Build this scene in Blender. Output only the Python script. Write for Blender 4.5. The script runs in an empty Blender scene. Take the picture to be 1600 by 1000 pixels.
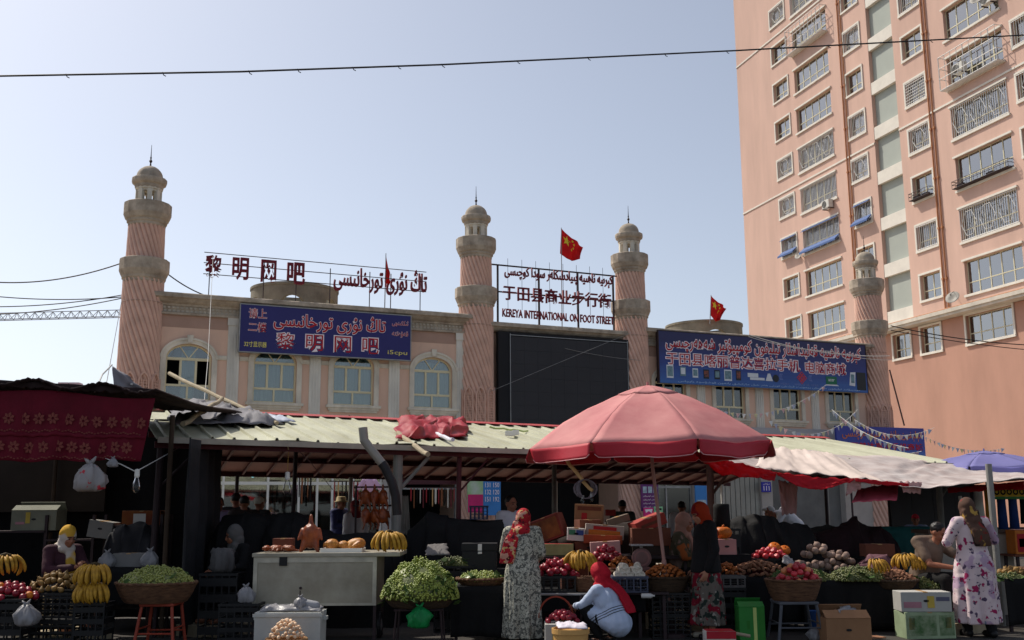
import bpy, bmesh, math, random
import numpy as np
from mathutils import Vector, Matrix, noise
R = math.radians
PI = math.pi
rnd = random.Random(7)
sc = bpy.context.scene
col = sc.collection
# ---------------------------------------------------------------- camera
CH = 1.68
FPX = 1608.5
PITCH, ROLL = R(10.286), R(-0.336)
_f = Vector((0, math.cos(PITCH), math.sin(PITCH)))
_u0 = Vector((0, -math.sin(PITCH), math.cos(PITCH)))
_r0 = Vector((1, 0, 0))
_r = _r0 * math.cos(ROLL) + _u0 * math.sin(ROLL)
_u = -_r0 * math.sin(ROLL) + _u0 * math.cos(ROLL)
CAM = Vector((0, 0, CH))
cd = bpy.data.cameras.new('camera')
cd.sensor_width = 36.0
cd.lens = 36.0 * FPX / 1600.0
cd.clip_start, cd.clip_end = 0.1, 4000
co = bpy.data.objects.new('camera', cd)
col.objects.link(co)
co.matrix_world = Matrix(((_r.x, _u.x, -_f.x, 0), (_r.y, _u.y, -_f.y, 0), (_r.z, _u.z, -_f.z, CH), (0, 0, 0, 1)))
sc.camera = co
# ---------------------------------------------------------------- sky and sun
SUN_EL = R(52)
SUN_AZ = math.atan2(-0.80, 0.60)          # from +Y towards +X
world = bpy.data.worlds.new('World')
sc.world = world
world.use_nodes = True
wn = world.node_tree.nodes
sky = wn.new('ShaderNodeTexSky')
sky.sky_type = 'NISHITA'
sky.sun_disc = False
sky.sun_elevation = SUN_EL
sky.sun_rotation = SUN_AZ
sky.altitude = 1400
sky.air_density = 1.0
sky.dust_density = 6.0
sky.ozone_density = 1.0
hs = wn.new('ShaderNodeHueSaturation')
hs.inputs['Saturation'].default_value = 0.62
world.node_tree.links.new(sky.outputs[0], hs.inputs['Color'])
world.node_tree.links.new(hs.outputs[0], wn['Background'].inputs[0])
wn['Background'].inputs[1].default_value = 0.10
sl = bpy.data.lights.new('sun', 'SUN')
sl.energy = 2.9
sl.angle = R(0.6)
sl.color = (1.0, 0.93, 0.82)
so = bpy.data.objects.new('sun', sl)
col.objects.link(so)
sd = Vector((math.sin(SUN_AZ) * math.cos(SUN_EL), math.cos(SUN_AZ) * math.cos(SUN_EL), math.sin(SUN_EL)))
so.rotation_euler = sd.to_track_quat('Z', 'Y').to_euler()
so.location = (-20, 10, 40)
sc.view_settings.view_transform = 'Standard'
sc.view_settings.look = 'None'
sc.view_settings.exposure = 0.56
sc.view_settings.gamma = 1.0
sc.cycles.max_bounces = 6
sc.cycles.transparent_max_bounces = 12


# ---------------------------------------------------------------- pixels to points (1600x1000 picture)
def ray(px, py):
    return _f + _r * ((px - 800) / FPX) + _u * ((500 - py) / FPX)


def at(px, py, Y):
    d = ray(px, py)
    return CAM + d * (Y / d.y)


def onz(px, py, z=0.0):
    d = ray(px, py)
    return CAM + d * ((z - CH) / d.z)


def frame(o, az):
    """local x runs along az (degrees from +Y to +X), local y goes away from us, z up"""
    x = Vector((math.sin(R(az)), math.cos(R(az)), 0))
    y = Vector((-x.y, x.x, 0))
    return Matrix(((x.x, y.x, 0, o[0]), (x.y, y.y, 0, o[1]), (0, 0, 1, o[2]), (0, 0, 0, 1)))


def fl(F, px, py, y=0.0):
    """pixel onto the plane local y = const of frame F -> local (x, z)"""
    Fi = F.inverted()
    c = Fi @ CAM
    d = Fi.to_3x3() @ ray(px, py)
    t = (y - c.y) / d.y
    q = c + d * t
    return q.x, q.z


# ---------------------------------------------------------------- tags
def tag(o, label=None, cat=None, group=None, kind=None):
    if label: o['label'] = label
    if cat: o['category'] = cat
    if group: o['group'] = group
    if kind: o['kind'] = kind
    return o


def empty(name, label, cat, M=None, group=None):
    o = bpy.data.objects.new(name, None)
    o.empty_display_size = 0.2
    col.objects.link(o)
    if M is not None: o.matrix_world = M if isinstance(M, Matrix) else Matrix.Translation(M)
    return tag(o, label, cat, group)


def link(name, me, parent=None, M=None):
    o = bpy.data.objects.new(name, me)
    col.objects.link(o)
    if parent is not None:
        o.parent = parent
    if M is not None:
        o.matrix_basis = M
    return o


def kids(o):
    return [c for c in bpy.data.objects if c.parent is o]


def copy_tree(o, parent=None):
    c = o.copy()
    col.objects.link(c)
    if parent is not None: c.parent = parent
    for ch in list(o.children):
        copy_tree(ch, c)
    return c


# ---------------------------------------------------------------- materials
def S(r, g, b):
    def q(v):
        v /= 255.0
        return v / 12.92 if v <= 0.04045 else ((v + 0.055) / 1.055) ** 2.4
    return (q(r), q(g), q(b), 1.0)


MATS = {}


def mat(name, c, rough=0.75, var=0.18, scale=3.0, bump=0.0, metal=0.0, c2=None, stretch=None, spec=0.3, fine=True, objrand=0.0, emit=None, trans=0.0):
    if name in MATS: return MATS[name]
    m = bpy.data.materials.new(name)
    m.use_nodes = True
    nt = m.node_tree
    N, L = nt.nodes, nt.links
    b = N['Principled BSDF']
    b.inputs['Roughness'].default_value = rough
    b.inputs['Metallic'].default_value = metal
    b.inputs['Specular IOR Level'].default_value = spec
    if emit:
        b.inputs['Emission Color'].default_value = c
        b.inputs['Emission Strength'].default_value = emit
    tc = N.new('ShaderNodeTexCoord')
    mp = N.new('ShaderNodeMapping')
    if stretch: mp.inputs['Scale'].default_value = stretch
    L.new(tc.outputs['Object'], mp.inputs[0])
    n1 = N.new('ShaderNodeTexNoise')
    n1.inputs['Scale'].default_value = scale
    n1.inputs['Detail'].default_value = 6
    n1.inputs['Roughness'].default_value = 0.62
    L.new(mp.outputs[0], n1.inputs[0])
    rp = N.new('ShaderNodeValToRGB')
    rp.color_ramp.elements[0].position = 0.3
    rp.color_ramp.elements[1].position = 0.7
    d = c2 if c2 else tuple(v * (1 - var) for v in c[:3]) + (1,)
    u = c if c2 else tuple(min(1, v * (1 + var * 0.7)) for v in c[:3]) + (1,)
    rp.color_ramp.elements[0].color = d
    rp.color_ramp.elements[1].color = u
    L.new(n1.outputs[0], rp.inputs[0])
    out = rp.outputs[0]
    if objrand:
        oi = N.new('ShaderNodeObjectInfo')
        hs = N.new('ShaderNodeHueSaturation')
        mr = N.new('ShaderNodeMapRange')
        mr.inputs[3].default_value = 1 - objrand
        mr.inputs[4].default_value = 1 + objrand
        L.new(oi.outputs['Random'], mr.inputs[0])
        L.new(mr.outputs[0], hs.inputs['Value'])
        L.new(out, hs.inputs['Color'])
        out = hs.outputs[0]
    L.new(out, b.inputs['Base Color'])
    if bump:
        n2 = N.new('ShaderNodeTexNoise')
        n2.inputs['Scale'].default_value = scale * 9
        n2.inputs['Detail'].default_value = 4
        L.new(mp.outputs[0], n2.inputs[0])
        bp = N.new('ShaderNodeBump')
        bp.inputs['Strength'].default_value = bump
        bp.inputs['Distance'].default_value = 0.02
        L.new(n2.outputs[0], bp.inputs['Height'])
        L.new(bp.outputs[0], b.inputs['Normal'])
    if trans:
        tr = N.new('ShaderNodeBsdfTranslucent')
        mx = N.new('ShaderNodeMixShader')
        mx.inputs[0].default_value = trans
        L.new(out, tr.inputs[0])
        L.new(b.outputs[0], mx.inputs[1])
        L.new(tr.outputs[0], mx.inputs[2])
        L.new(mx.outputs[0], N['Material Output'].inputs[0])
    MATS[name] = m
    return m


def spotted(name, base, spots, scale=14.0, thresh=(0.28, 0.34), rough=0.85, kind='voronoi', bump=0.0):
    """cloth printed with blotches of several colours"""
    if name in MATS: return MATS[name]
    m = bpy.data.materials.new(name)
    m.use_nodes = True
    N, L = m.node_tree.nodes, m.node_tree.links
    b = N['Principled BSDF']
    b.inputs['Roughness'].default_value = rough
    b.inputs['Specular IOR Level'].default_value = 0.15
    tc = N.new('ShaderNodeTexCoord')
    cur = None
    for i, (c, s, t) in enumerate(spots):
        mp = N.new('ShaderNodeMapping')
        mp.inputs['Location'].default_value = (i * 3.1, i * 1.7, i * 2.3)
        L.new(tc.outputs['Object'], mp.inputs[0])
        nz = N.new('ShaderNodeTexNoise')
        nz.inputs['Scale'].default_value = scale * s
        nz.inputs['Detail'].default_value = 2.5
        L.new(mp.outputs[0], nz.inputs[0])
        rp = N.new('ShaderNodeValToRGB')
        rp.color_ramp.elements[0].position = t
        rp.color_ramp.elements[1].position = t + 0.03
        rp.color_ramp.elements[0].color = (0, 0, 0, 1)
        rp.color_ramp.elements[1].color = (1, 1, 1, 1)
        L.new(nz.outputs[0], rp.inputs[0])
        mx = N.new('ShaderNodeMix')
        mx.data_type = 'RGBA'
        L.new(rp.outputs[0], mx.inputs[0])
        if cur is None: mx.inputs[6].default_value = base
        else: L.new(cur, mx.inputs[6])
        mx.inputs[7].default_value = c
        cur = mx.outputs[2]
    L.new(cur, b.inputs['Base Color'])
    MATS[name] = m
    return m


def glass_mat(name, tint=(0.6, 0.68, 0.72, 1), ior=1.9, rough=0.03, base=0.0):
    if name in MATS: return MATS[name]
    m = bpy.data.materials.new(name)
    m.use_nodes = True
    N, L = m.node_tree.nodes, m.node_tree.links
    N.remove(N['Principled BSDF'])
    t = N.new('ShaderNodeBsdfTransparent')
    t.inputs[0].default_value = tint
    g = N.new('ShaderNodeBsdfGlossy')
    g.inputs['Roughness'].default_value = rough
    fr = N.new('ShaderNodeFresnel')
    fr.inputs[0].default_value = ior
    mx = N.new('ShaderNodeMixShader')
    ad = N.new('ShaderNodeMath')
    ad.inputs[1].default_value = base
    ad.use_clamp = True
    L.new(fr.outputs[0], ad.inputs[0])
    L.new(ad.outputs[0], mx.inputs[0])
    L.new(t.outputs[0], mx.inputs[1])
    L.new(g.outputs[0], mx.inputs[2])
    L.new(mx.outputs[0], N['Material Output'].inputs[0])
    MATS[name] = m
    return m


# ---------------------------------------------------------------- mesh builder
class MB:
    def __init__(s):
        s.v, s.f, s.mi, s.cur = [], [], [], 0

    def add(s, vs, fs):
        o = len(s.v)
        s.v += [tuple(p) for p in vs]
        for f in fs:
            s.f.append([i + o for i in f])
            s.mi.append(s.cur)
        return s

    def box(s, x0, x1, y0, y1, z0, z1, M=None, bev=0.0):
        if bev > 0:
            bm = bmesh.new()
            bmesh.ops.create_cube(bm, size=1)
            for v in bm.verts:
                v.co = Vector(((x0 + x1) / 2 + v.co.x * (x1 - x0), (y0 + y1) / 2 + v.co.y * (y1 - y0), (z0 + z1) / 2 + v.co.z * (z1 - z0)))
            bmesh.ops.bevel(bm, geom=list(bm.edges), offset=bev, segments=2, affect='EDGES', profile=0.6)
            bm.verts.index_update()
            vs = [v.co.copy() for v in bm.verts]
            fs = [[v.index for v in f.verts] for f in bm.faces]
            bm.free()
        else:
            vs = [Vector((x, y, z)) for z in (z0, z1) for y in (y0, y1) for x in (x0, x1)]
            fs = [(0, 2, 3, 1), (4, 5, 7, 6), (0, 1, 5, 4), (2, 6, 7, 3), (0, 4, 6, 2), (1, 3, 7, 5)]
        if M is not None: vs = [M @ v for v in vs]
        return s.add(vs, fs)

    def tube(s, pts, r, n=8, cap=True):
        pts = [Vector(p) for p in pts]
        k = len(pts)
        rs = r if isinstance(r, (list, tuple)) else [r] * k
        t0 = (pts[1] - pts[0]).normalized()
        ax = t0.orthogonal().normalized()
        vs, fs = [], []
        for i, p in enumerate(pts):
            t = (pts[min(i + 1, k - 1)] - pts[max(i - 1, 0)]).normalized()
            ax = (ax - t * ax.dot(t)).normalized()
            bx = t.cross(ax)
            for j in range(n):
                a = 2 * PI * j / n
                vs.append(p + (ax * math.cos(a) + bx * math.sin(a)) * rs[i])
        for i in range(k - 1):
            for j in range(n):
                fs.append((i * n + j, i * n + (j + 1) % n, (i + 1) * n + (j + 1) % n, (i + 1) * n + j))
        if cap:
            fs.append(tuple(range(n - 1, -1, -1)))
            fs.append(tuple((k - 1) * n + j for j in range(n)))
        return s.add(vs, fs)

    def lathe(s, prof, n=24, M=None, cap=True, fn=None):
        vs, fs = [], []
        for i, (r, z) in enumerate(prof):
            for j in range(n):
                a = 2 * PI * j / n
                rr = max(r, 1e-4)
                if fn: rr = fn(rr, a, z)
                vs.append(Vector((rr * math.cos(a), rr * math.sin(a), z)))
        k = len(prof)
        for i in range(k - 1):
            for j in range(n):
                fs.append((i * n + j, i * n + (j + 1) % n, (i + 1) * n + (j + 1) % n, (i + 1) * n + j))
        if cap:
            fs.append(tuple(range(n - 1, -1, -1)))
            fs.append(tuple((k - 1) * n + j for j in range(n)))
        if M is not None: vs = [M @ v for v in vs]
        return s.add(vs, fs)

    def prism(s, poly, y0, y1, M=None):
        """polygon in local xz, extruded along y"""
        n = len(poly)
        vs = [Vector((x, y0, z)) for x, z in poly] + [Vector((x, y1, z)) for x, z in poly]
        fs = [tuple(range(n)), tuple(range(2 * n - 1, n - 1, -1))]
        fs += [((i + 1) % n, i, n + i, n + (i + 1) % n) for i in range(n)]
        if M is not None: vs = [M @ v for v in vs]
        return s.add(vs, fs)

    def strip(s, inner, outer, y0, y1):
        """band between two open polylines (xz), extruded in y"""
        n = len(inner)
        vs = []
        for y in (y0, y1):
            vs += [Vector((x, y, z)) for x, z in inner] + [Vector((x, y, z)) for x, z in outer]
        fs = []
        for i in range(n - 1):
            a, b, c, d = i, i + 1, n + i + 1, n + i
            fs += [(a, b, c, d), (2 * n + d, 2 * n + c, 2 * n + b, 2 * n + a), (b, a, 2 * n + a, 2 * n + b), (d, c, 2 * n + c, 2 * n + d)]
        for i in (0, n - 1):
            q = (i, n + i, 3 * n + i, 2 * n + i)
            fs.append(q if i == 0 else q[::-1])
        return s.add(vs, fs)

    def grid(s, fn, nu, nv, wrap=False):
        vs = [Vector(fn(i / nu, j / nv)) for j in range(nv + 1) for i in range(nu + 1)]
        w = nu + 1
        fs = [(j * w + i, j * w + i + 1, (j + 1) * w + i + 1, (j + 1) * w + i) for j in range(nv) for i in range(nu)]
        return s.add(vs, fs)

    def ell(s, c, r, n=14, k=9, M=None, nz=0.0, ns=3.0):
        vs, fs = [], []
        c = Vector(c)
        for i in range(k + 1):
            t = PI * i / k
            for j in range(n):
                a = 2 * PI * j / n
                d = Vector((math.sin(t) * math.cos(a), math.sin(t) * math.sin(a), math.cos(t)))
                q = 1 + (nz * noise.noise(d * ns + c * 5) if nz else 0)
                p = Vector((d.x * r[0] * q, d.y * r[1] * q, d.z * r[2] * q))
                if M is not None: p = M.to_3x3() @ p
                vs.append(c + p)
        for i in range(k):
            for j in range(n):
                fs.append((i * n + j, (i + 1) * n + j, (i + 1) * n + (j + 1) % n, i * n + (j + 1) % n))
        return s.add(vs, fs)

    def cap(s, a, b, r0, r1, n=12):
        """tapered capsule with round ends"""
        a, b = Vector(a), Vector(b)
        t = (b - a).normalized()
        pts, rs = [], []
        for q in (1.0, .85, .5):
            pts.append(a - t * r0 * q * 1.0); rs.append(r0 * math.sqrt(max(0.0, 1 - q * q)) + 1e-4)
        pts += [a, b]; rs += [r0, r1]
        for q in (.5, .85, 1.0):
            pts.append(b + t * r1 * q); rs.append(r1 * math.sqrt(max(0.0, 1 - q * q)) + 1e-4)
        return s.tube(pts, rs, n)

    def loft(s, rings):
        n = len(rings[0])
        vs, fs = [], []
        for rg in rings: vs += [Vector(p) for p in rg]
        for i in range(len(rings) - 1):
            for j in range(n):
                fs.append((i * n + j, i * n + (j + 1) % n, (i + 1) * n + (j + 1) % n, (i + 1) * n + j))
        fs.append(tuple(range(n - 1, -1, -1)))
        fs.append(tuple((len(rings) - 1) * n + j for j in range(n)))
        return s.add(vs, fs)

    def mesh(s, name, m, smooth=False):
        me = bpy.data.meshes.new(name)
        me.from_pydata([tuple(v) for v in s.v], [], s.f)
        for x in (m if isinstance(m, (list, tuple)) else [m]):
            me.materials.append(x)
        me.polygons.foreach_set('material_index', s.mi)
        if smooth: me.polygons.foreach_set('use_smooth', [True] * len(me.polygons))
        me.update()
        return me

    def build(s, name, m, parent=None, M=None, smooth=False, label=None):
        o = link(name, s.mesh(name, m, smooth), parent, M)
        if label: o['label'] = label
        return o


def fix_normals(me):
    bm = bmesh.new()
    bm.from_mesh(me)
    bmesh.ops.recalc_face_normals(bm, faces=bm.faces)
    bm.to_mesh(me)
    bm.free()


def smooth_by_angle(o, ang=35):
    me = o.data
    me.polygons.foreach_set('use_smooth', [True] * len(me.polygons))
    bm = bmesh.new()
    bm.from_mesh(me)
    for e in bm.edges:
        if len(e.link_faces) == 2 and e.calc_face_angle(0) > R(ang): e.smooth = False
    bm.to_mesh(me)
    bm.free()
    return o


def evaluated(me, mods):
    """mesh after a list of (type, settings) modifiers"""
    o = bpy.data.objects.new('tmp', me)
    col.objects.link(o)
    for t, kw in mods:
        md = o.modifiers.new(t, t)
        for k, v in kw.items(): setattr(md, k, v)
    dg = bpy.context.evaluated_depsgraph_get()
    dg.update()
    out = bpy.data.meshes.new_from_object(o.evaluated_get(dg))
    bpy.data.objects.remove(o)
    return out


def fused(mb, voxel, m, it=4, fn=None):
    """one continuous surface round a union of closed pieces"""
    me = evaluated(mb.mesh('body', m), [('REMESH', dict(mode='VOXEL', voxel_size=voxel, use_smooth_shade=True)), ('SMOOTH', dict(factor=0.5, iterations=it))])
    if fn:
        for v in me.vertices:
            v.co = fn(v.co.copy())
    me.polygons.foreach_set('use_smooth', [True] * len(me.polygons))
    me.materials.clear()
    me.materials.append(m)
    me.update()
    return me


def cloth(fn, nu, nv, th, name, m, parent=None, M=None, rim=None):
    mb = MB().grid(fn, nu, nv)
    me = evaluated(mb.mesh(name, m, True), [('SOLIDIFY', dict(thickness=th, offset=0.0))])
    me.polygons.foreach_set('use_smooth', [True] * len(me.polygons))
    return link(name, me, parent, M)


# ---------------------------------------------------------------- writing
_UY = {'ا': (0xFE8D, 2), 'ە': (0xFEE9, 2), 'ب': (0xFE8F, 4), 'پ': (0xFB56, 4), 'ت': (0xFE95, 4), 'ج': (0xFE9D, 4), 'چ': (0xFB7A, 4), 'خ': (0xFEA5, 4),
       'د': (0xFEA9, 2), 'ر': (0xFEAD, 2), 'ز': (0xFEAF, 2), 'س': (0xFEB1, 4), 'ش': (0xFEB5, 4), 'غ': (0xFECD, 4), 'ف': (0xFED1, 4), 'ق': (0xFED5, 4),
       'ك': (0xFED9, 4), 'گ': (0xFB92, 4), 'ڭ': (0xFBD3, 4), 'ل': (0xFEDD, 4), 'م': (0xFEE1, 4), 'ن': (0xFEE5, 4), 'ھ': (0xFBAA, 4), 'و': (0xFEED, 2),
       'ۇ': (0xFBD7, 2), 'ۆ': (0xFBD9, 2), 'ۋ': (0xFBDE, 2), 'ې': (0xFBE4, 4), 'ي': (0xFEF1, 4), 'ئ': (0xFE89, 4)}


def uy(s):
    """joined letter shapes, in visual order"""
    out = []
    for i, c in enumerate(s):
        if c == 'ى': fs, dual = [0xFEEF, 0xFEF0, 0xFBE8, 0xFBE9], True
        elif c in _UY:
            b, k = _UY[c]
            dual = k == 4
            fs = [b + j for j in range(k)]
        else:
            out.append(c)
            continue
        p = s[i - 1] if i else ' '
        q = s[i + 1] if i + 1 < len(s) else ' '
        pj = p == 'ى' or (p in _UY and _UY[p][1] == 4)
        qj = dual and (q == 'ى' or q in _UY)
        out.append(chr(fs[(1 if pj else 0) + (2 if qj else 0)]))
    return ''.join(out)[::-1]


def glyphs(s, bold, depth, res=2):
    c = bpy.data.curves.new('t', 'FONT')
    c.body = s
    c.size = 1
    c.offset = bold
    c.extrude = depth
    c.resolution_u = res
    o = bpy.data.objects.new('t', c)
    col.objects.link(o)
    dg = bpy.context.evaluated_depsgraph_get()
    dg.update()
    me = bpy.data.meshes.new_from_object(o.evaluated_get(dg))
    bpy.data.objects.remove(o)
    bpy.data.curves.remove(c)
    return me


def write(s, box, y, m, parent=None, M=None, name='lettering', bold=0.02, depth=0.01, outline=None, om=None, keep=False, res=2, label=None):
    """text stretched to local box (x0, x1, z0, z1); front face at local y (y grows away from us)"""
    x0, x1, z0, z1 = box
    me = glyphs(s, bold, 0.5, res)
    a = np.empty(len(me.vertices) * 3, dtype=np.float32)
    me.vertices.foreach_get('co', a)
    a = a.reshape(-1, 3)
    mn, mx = a.min(0), a.max(0)
    sx = (x1 - x0) / (mx[0] - mn[0])
    sz = (z1 - z0) / (mx[1] - mn[1])
    if keep: sx = sz = min(sx, sz)

    def put(b, dy, dp):
        q = np.empty_like(b)
        q[:, 0] = (x0 + x1) / 2 + (b[:, 0] - (mn[0] + mx[0]) / 2) * sx
        q[:, 2] = (z0 + z1) / 2 + (b[:, 1] - (mn[1] + mx[1]) / 2) * sz
        q[:, 1] = y + dy + np.where(b[:, 2] > 0, 0, dp)
        return q
    me.vertices.foreach_set('co', put(a, 0, depth).ravel())
    me.materials.clear()
    me.materials.append(m)
    me.update()
    o = link(name, me, parent, M)
    if label: o['label'] = label
    if outline:
        m2 = glyphs(s, outline, 0.5, res)
        b = np.empty(len(m2.vertices) * 3, dtype=np.float32)
        m2.vertices.foreach_get('co', b)
        m2.vertices.foreach_set('co', put(b.reshape(-1, 3), 0.006, depth).ravel())
        m2.materials.clear()
        m2.materials.append(om)
        m2.update()
        link('outline', m2, o)
    return o
# ---------------------------------------------------------------- common materials
M_pink = mat('pink_render', S(224, 188, 166), 0.9, 0.10, 1.2, 0.15, stretch=(1, 1, 0.35))
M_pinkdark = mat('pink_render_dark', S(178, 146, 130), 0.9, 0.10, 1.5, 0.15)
M_stone = mat('grey_stucco', S(216, 208, 192), 0.9, 0.28, 2.2, 0.25, stretch=(1, 1, 0.5))
M_stonew = mat('weathered_stucco', S(196, 182, 164), 0.92, 0.45, 2.6, 0.3, c2=S(134, 122, 108))
M_pil = mat('pilaster_grey', S(224, 220, 210), 0.9, 0.2, 2.0, 0.2, stretch=(1, 1, 0.3))
M_spiral = mat('spiral_render', S(216, 178, 160), 0.9, 0.16, 2.0, 0.2)
M_cream = mat('cream_frame', S(222, 212, 176), 0.5, 0.08, 4)
M_white = mat('white_paint', S(226, 224, 216), 0.6, 0.08, 4)
M_curt = mat('pale_blue_curtain', S(184, 208, 204), 0.9, 0.10, 1.0, stretch=(6, 1, 0.4))
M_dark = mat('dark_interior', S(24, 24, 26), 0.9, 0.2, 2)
M_black = mat('black_cloth', S(20, 19, 20), 0.9, 0.3, 4, 0.2)
M_glass = glass_mat('window_glass', (0.72, 0.78, 0.78, 1), base=.04)
M_iron = mat('dark_iron', S(54, 40, 42), 0.6, 0.2, 8)
M_redp = mat('red_letter_paint', S(178, 26, 40), 0.5, 0.12, 4)
M_maroon = mat('maroon_letter', S(112, 24, 40), 0.55, 0.15, 5)
M_pale = mat('pale_outline', S(244, 232, 236), 0.6, 0.06, 5)
M_yel = mat('yellow_letter', S(226, 214, 120), 0.6, 0.05, 5)
M_blue = mat('indigo_sign', S(46, 44, 108), 0.45, 0.10, 0.8)
M_steel = mat('galvanised_steel', S(150, 150, 150), 0.45, 0.2, 5, metal=0.6)
M_cable = mat('black_cable', S(36, 34, 38), 0.6, 0.2, 10)

# ---------------------------------------------------------------- ground
def ground():
    mb = MB()
    mb.box(-700, 700, -300, 1500, -0.5, 0)
    m = mat('asphalt', S(66, 62, 58), 0.95, 0.28, 0.9, 0.5)
    o = mb.build('ground', m)
    o['kind'] = 'structure'
    # pavement of the market lane behind the stalls, a step of 12 cm
    F = frame((-3, 24.5, 0), 66.14)
    p = MB().box(-40, 60, 0, 60, 0.0, 0.12).build('pavement', mat('lane_paving', S(166, 154, 138), 0.9, 0.2, 1.5, 0.3), M=F)
    p['kind'] = 'structure'


ground()

# ---------------------------------------------------------------- arcade building
FF = frame((-6.4, 34.0, 0), 66.14)
arc = empty('arcade_building', 'long two storey pink building with arched windows and grey cornice behind the market stalls', 'building', FF)
ZT = 8.40


def arch(cx, a, zs, b, n=16):
    return [(cx - a * math.cos(PI * i / n), zs + b * math.sin(PI * i / n)) for i in range(n + 1)]


WINX = [-4.2, -1.48, 1.15, 3.98, 13.65, 16.42, 19.2, 22.0]
WINHOLE = (0.70, 5.05, 6.36, 0.47)     # half width, sill, spring, rise


def facade():
    a, zb, zs, b = WINHOLE
    w = MB()
    for lo, hi, xs in ((-5.9, 5.64, WINX[:4]), (12.06, 24.0, WINX[4:])):
        cur = lo
        for cx in xs:
            w.box(cur, cx - a, 0, 0.32, 4.35, ZT - .3)
            w.box(cx - a, cx + a, 0, 0.32, 4.35, zb)
            w.prism(arch(cx, a, zs, b)[::-1] + [(cx - a, ZT - .3), (cx + a, ZT - .3)], 0, 0.32)
            cur = cx + a
        w.box(cur, hi, 0, 0.32, 4.35, ZT - .3)
        w.box(lo, hi, 4.0, 9.0, 0, ZT - .3)            # rear block
        w.box(lo, lo + .3, .32, 4.0, 0, ZT - .3)
        w.box(hi - .3, hi, .32, 4.0, 0, ZT - .3)
    w.box(5.64, 12.06, 0.3, 0.6, 4.35, 8.0)
    w.box(5.64, 12.06, 4.0, 9.0, 4.35, 8.0)
    o = w.build('wall', M_pink, arc)
    MB().box(-5.9, 24.0, 0.0, 9.0, 8.11, 8.20).build('roof', M_stonew, arc)
    # inside dark floor slab between the storeys
    MB().box(-5.88, 23.98, 0.03, 4.0, 4.1, 4.34).build('floor_slab', M_stonew, arc)
    # darker pink band under the frieze
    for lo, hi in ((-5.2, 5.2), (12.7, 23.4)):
        MB().box(lo, hi, -.006, 0.1, 7.34, 7.74).build('dark_band', M_pinkdark, arc)
    c = MB()
    for lo, hi in ((-5.75, 5.64), (12.06, 23.98)):
        # cornice profile: fillet, cove and crown
        pr = [(0.0, 8.02), (-.08, 8.02), (-.10, 8.08), (-.20, 8.13), (-.30, 8.22), (-.38, 8.25), (-.38, 8.37), (-.34, 8.40), (0.4, 8.40), (0.4, 8.2), (0.0, 8.2)]
        n = len(pr)
        vs = [Vector((lo, y, z)) for y, z in pr] + [Vector((hi, y, z)) for y, z in pr]
        c.add(vs, [tuple(range(n)), tuple(range(2 * n - 1, n - 1, -1))] + [((i + 1) % n, i, n + i, n + (i + 1) % n) for i in range(n)])
        c.box(lo, hi, -.10, -.0, 7.74, 7.81)
        c.box(lo, hi, -.04, -.0, 7.81, 8.02)
    pr = [(-.05, 7.90), (-.12, 7.93), (-.22, 8.03), (-.30, 8.06), (-.30, 8.17), (-.26, 8.21), (0.6, 8.21), (0.6, 7.9)]
    n = len(pr)
    vs = [Vector((6.0, y, z)) for y, z in pr] + [Vector((11.9, y, z)) for y, z in pr]
    c.add(vs, [tuple(range(n)), tuple(range(2 * n - 1, n - 1, -1))] + [((i + 1) % n, i, n + i, n + (i + 1) % n) for i in range(n)])
    c.build('cornice', M_stonew, arc)
    d = MB()
    for lo, hi in ((-5.2, 5.2), (12.7, 23.4)):
        x = lo
        while x < hi:
            d.box(x, x + .07, -.075, -.04, 7.93, 8.00)
            d.box(x + .02, x + .10, -.055, -.04, 7.83, 7.90)
            x += .135
    d.build('frieze', mat('frieze_stone', S(186, 178, 164), .9, .2, 3), arc)
    # pilasters, fluted
    for px in (-2.84, -.17, 2.56, 5.02, 15.03, 17.81, 20.6):
        p = MB()
        x0, x1 = px - .19, px + .19
        p.box(x0, x1, -.05, 0, 4.35, 7.74)
        for k in range(4):
            q = x0 + .045 + k * .095
            p.box(q - .018, q + .018, -.075, -.05, 4.4, 7.2)
        p.box(x0 - .04, x1 + .04, -.09, 0.0, 4.35, 4.4).box(x0 - .03, x1 + .03, -.09, -.05, 7.5, 7.738)
        p.build('pilaster', M_pil, arc)
    # moulding at the spring of the arches
    edges = [(-5.2, -5.08), (-3.32, -3.04), (-2.63, -2.36), (-.60, -.37), (.03, .27), (2.03, 2.36), (2.77, 3.1), (4.86, 5.0), (14.53, 14.83), (15.24, 15.54), (17.3, 17.6), (18.02, 18.32), (20.08, 20.4), (20.8, 21.12), (22.88, 23.3)]
    for x0, x1 in edges:
        MB().box(x0, x1, -.06, 0, 6.40, 6.50).box(x0, x1, -.035, 0, 6.36, 6.40).build('string_course', M_stone, arc)


facade()


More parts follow.
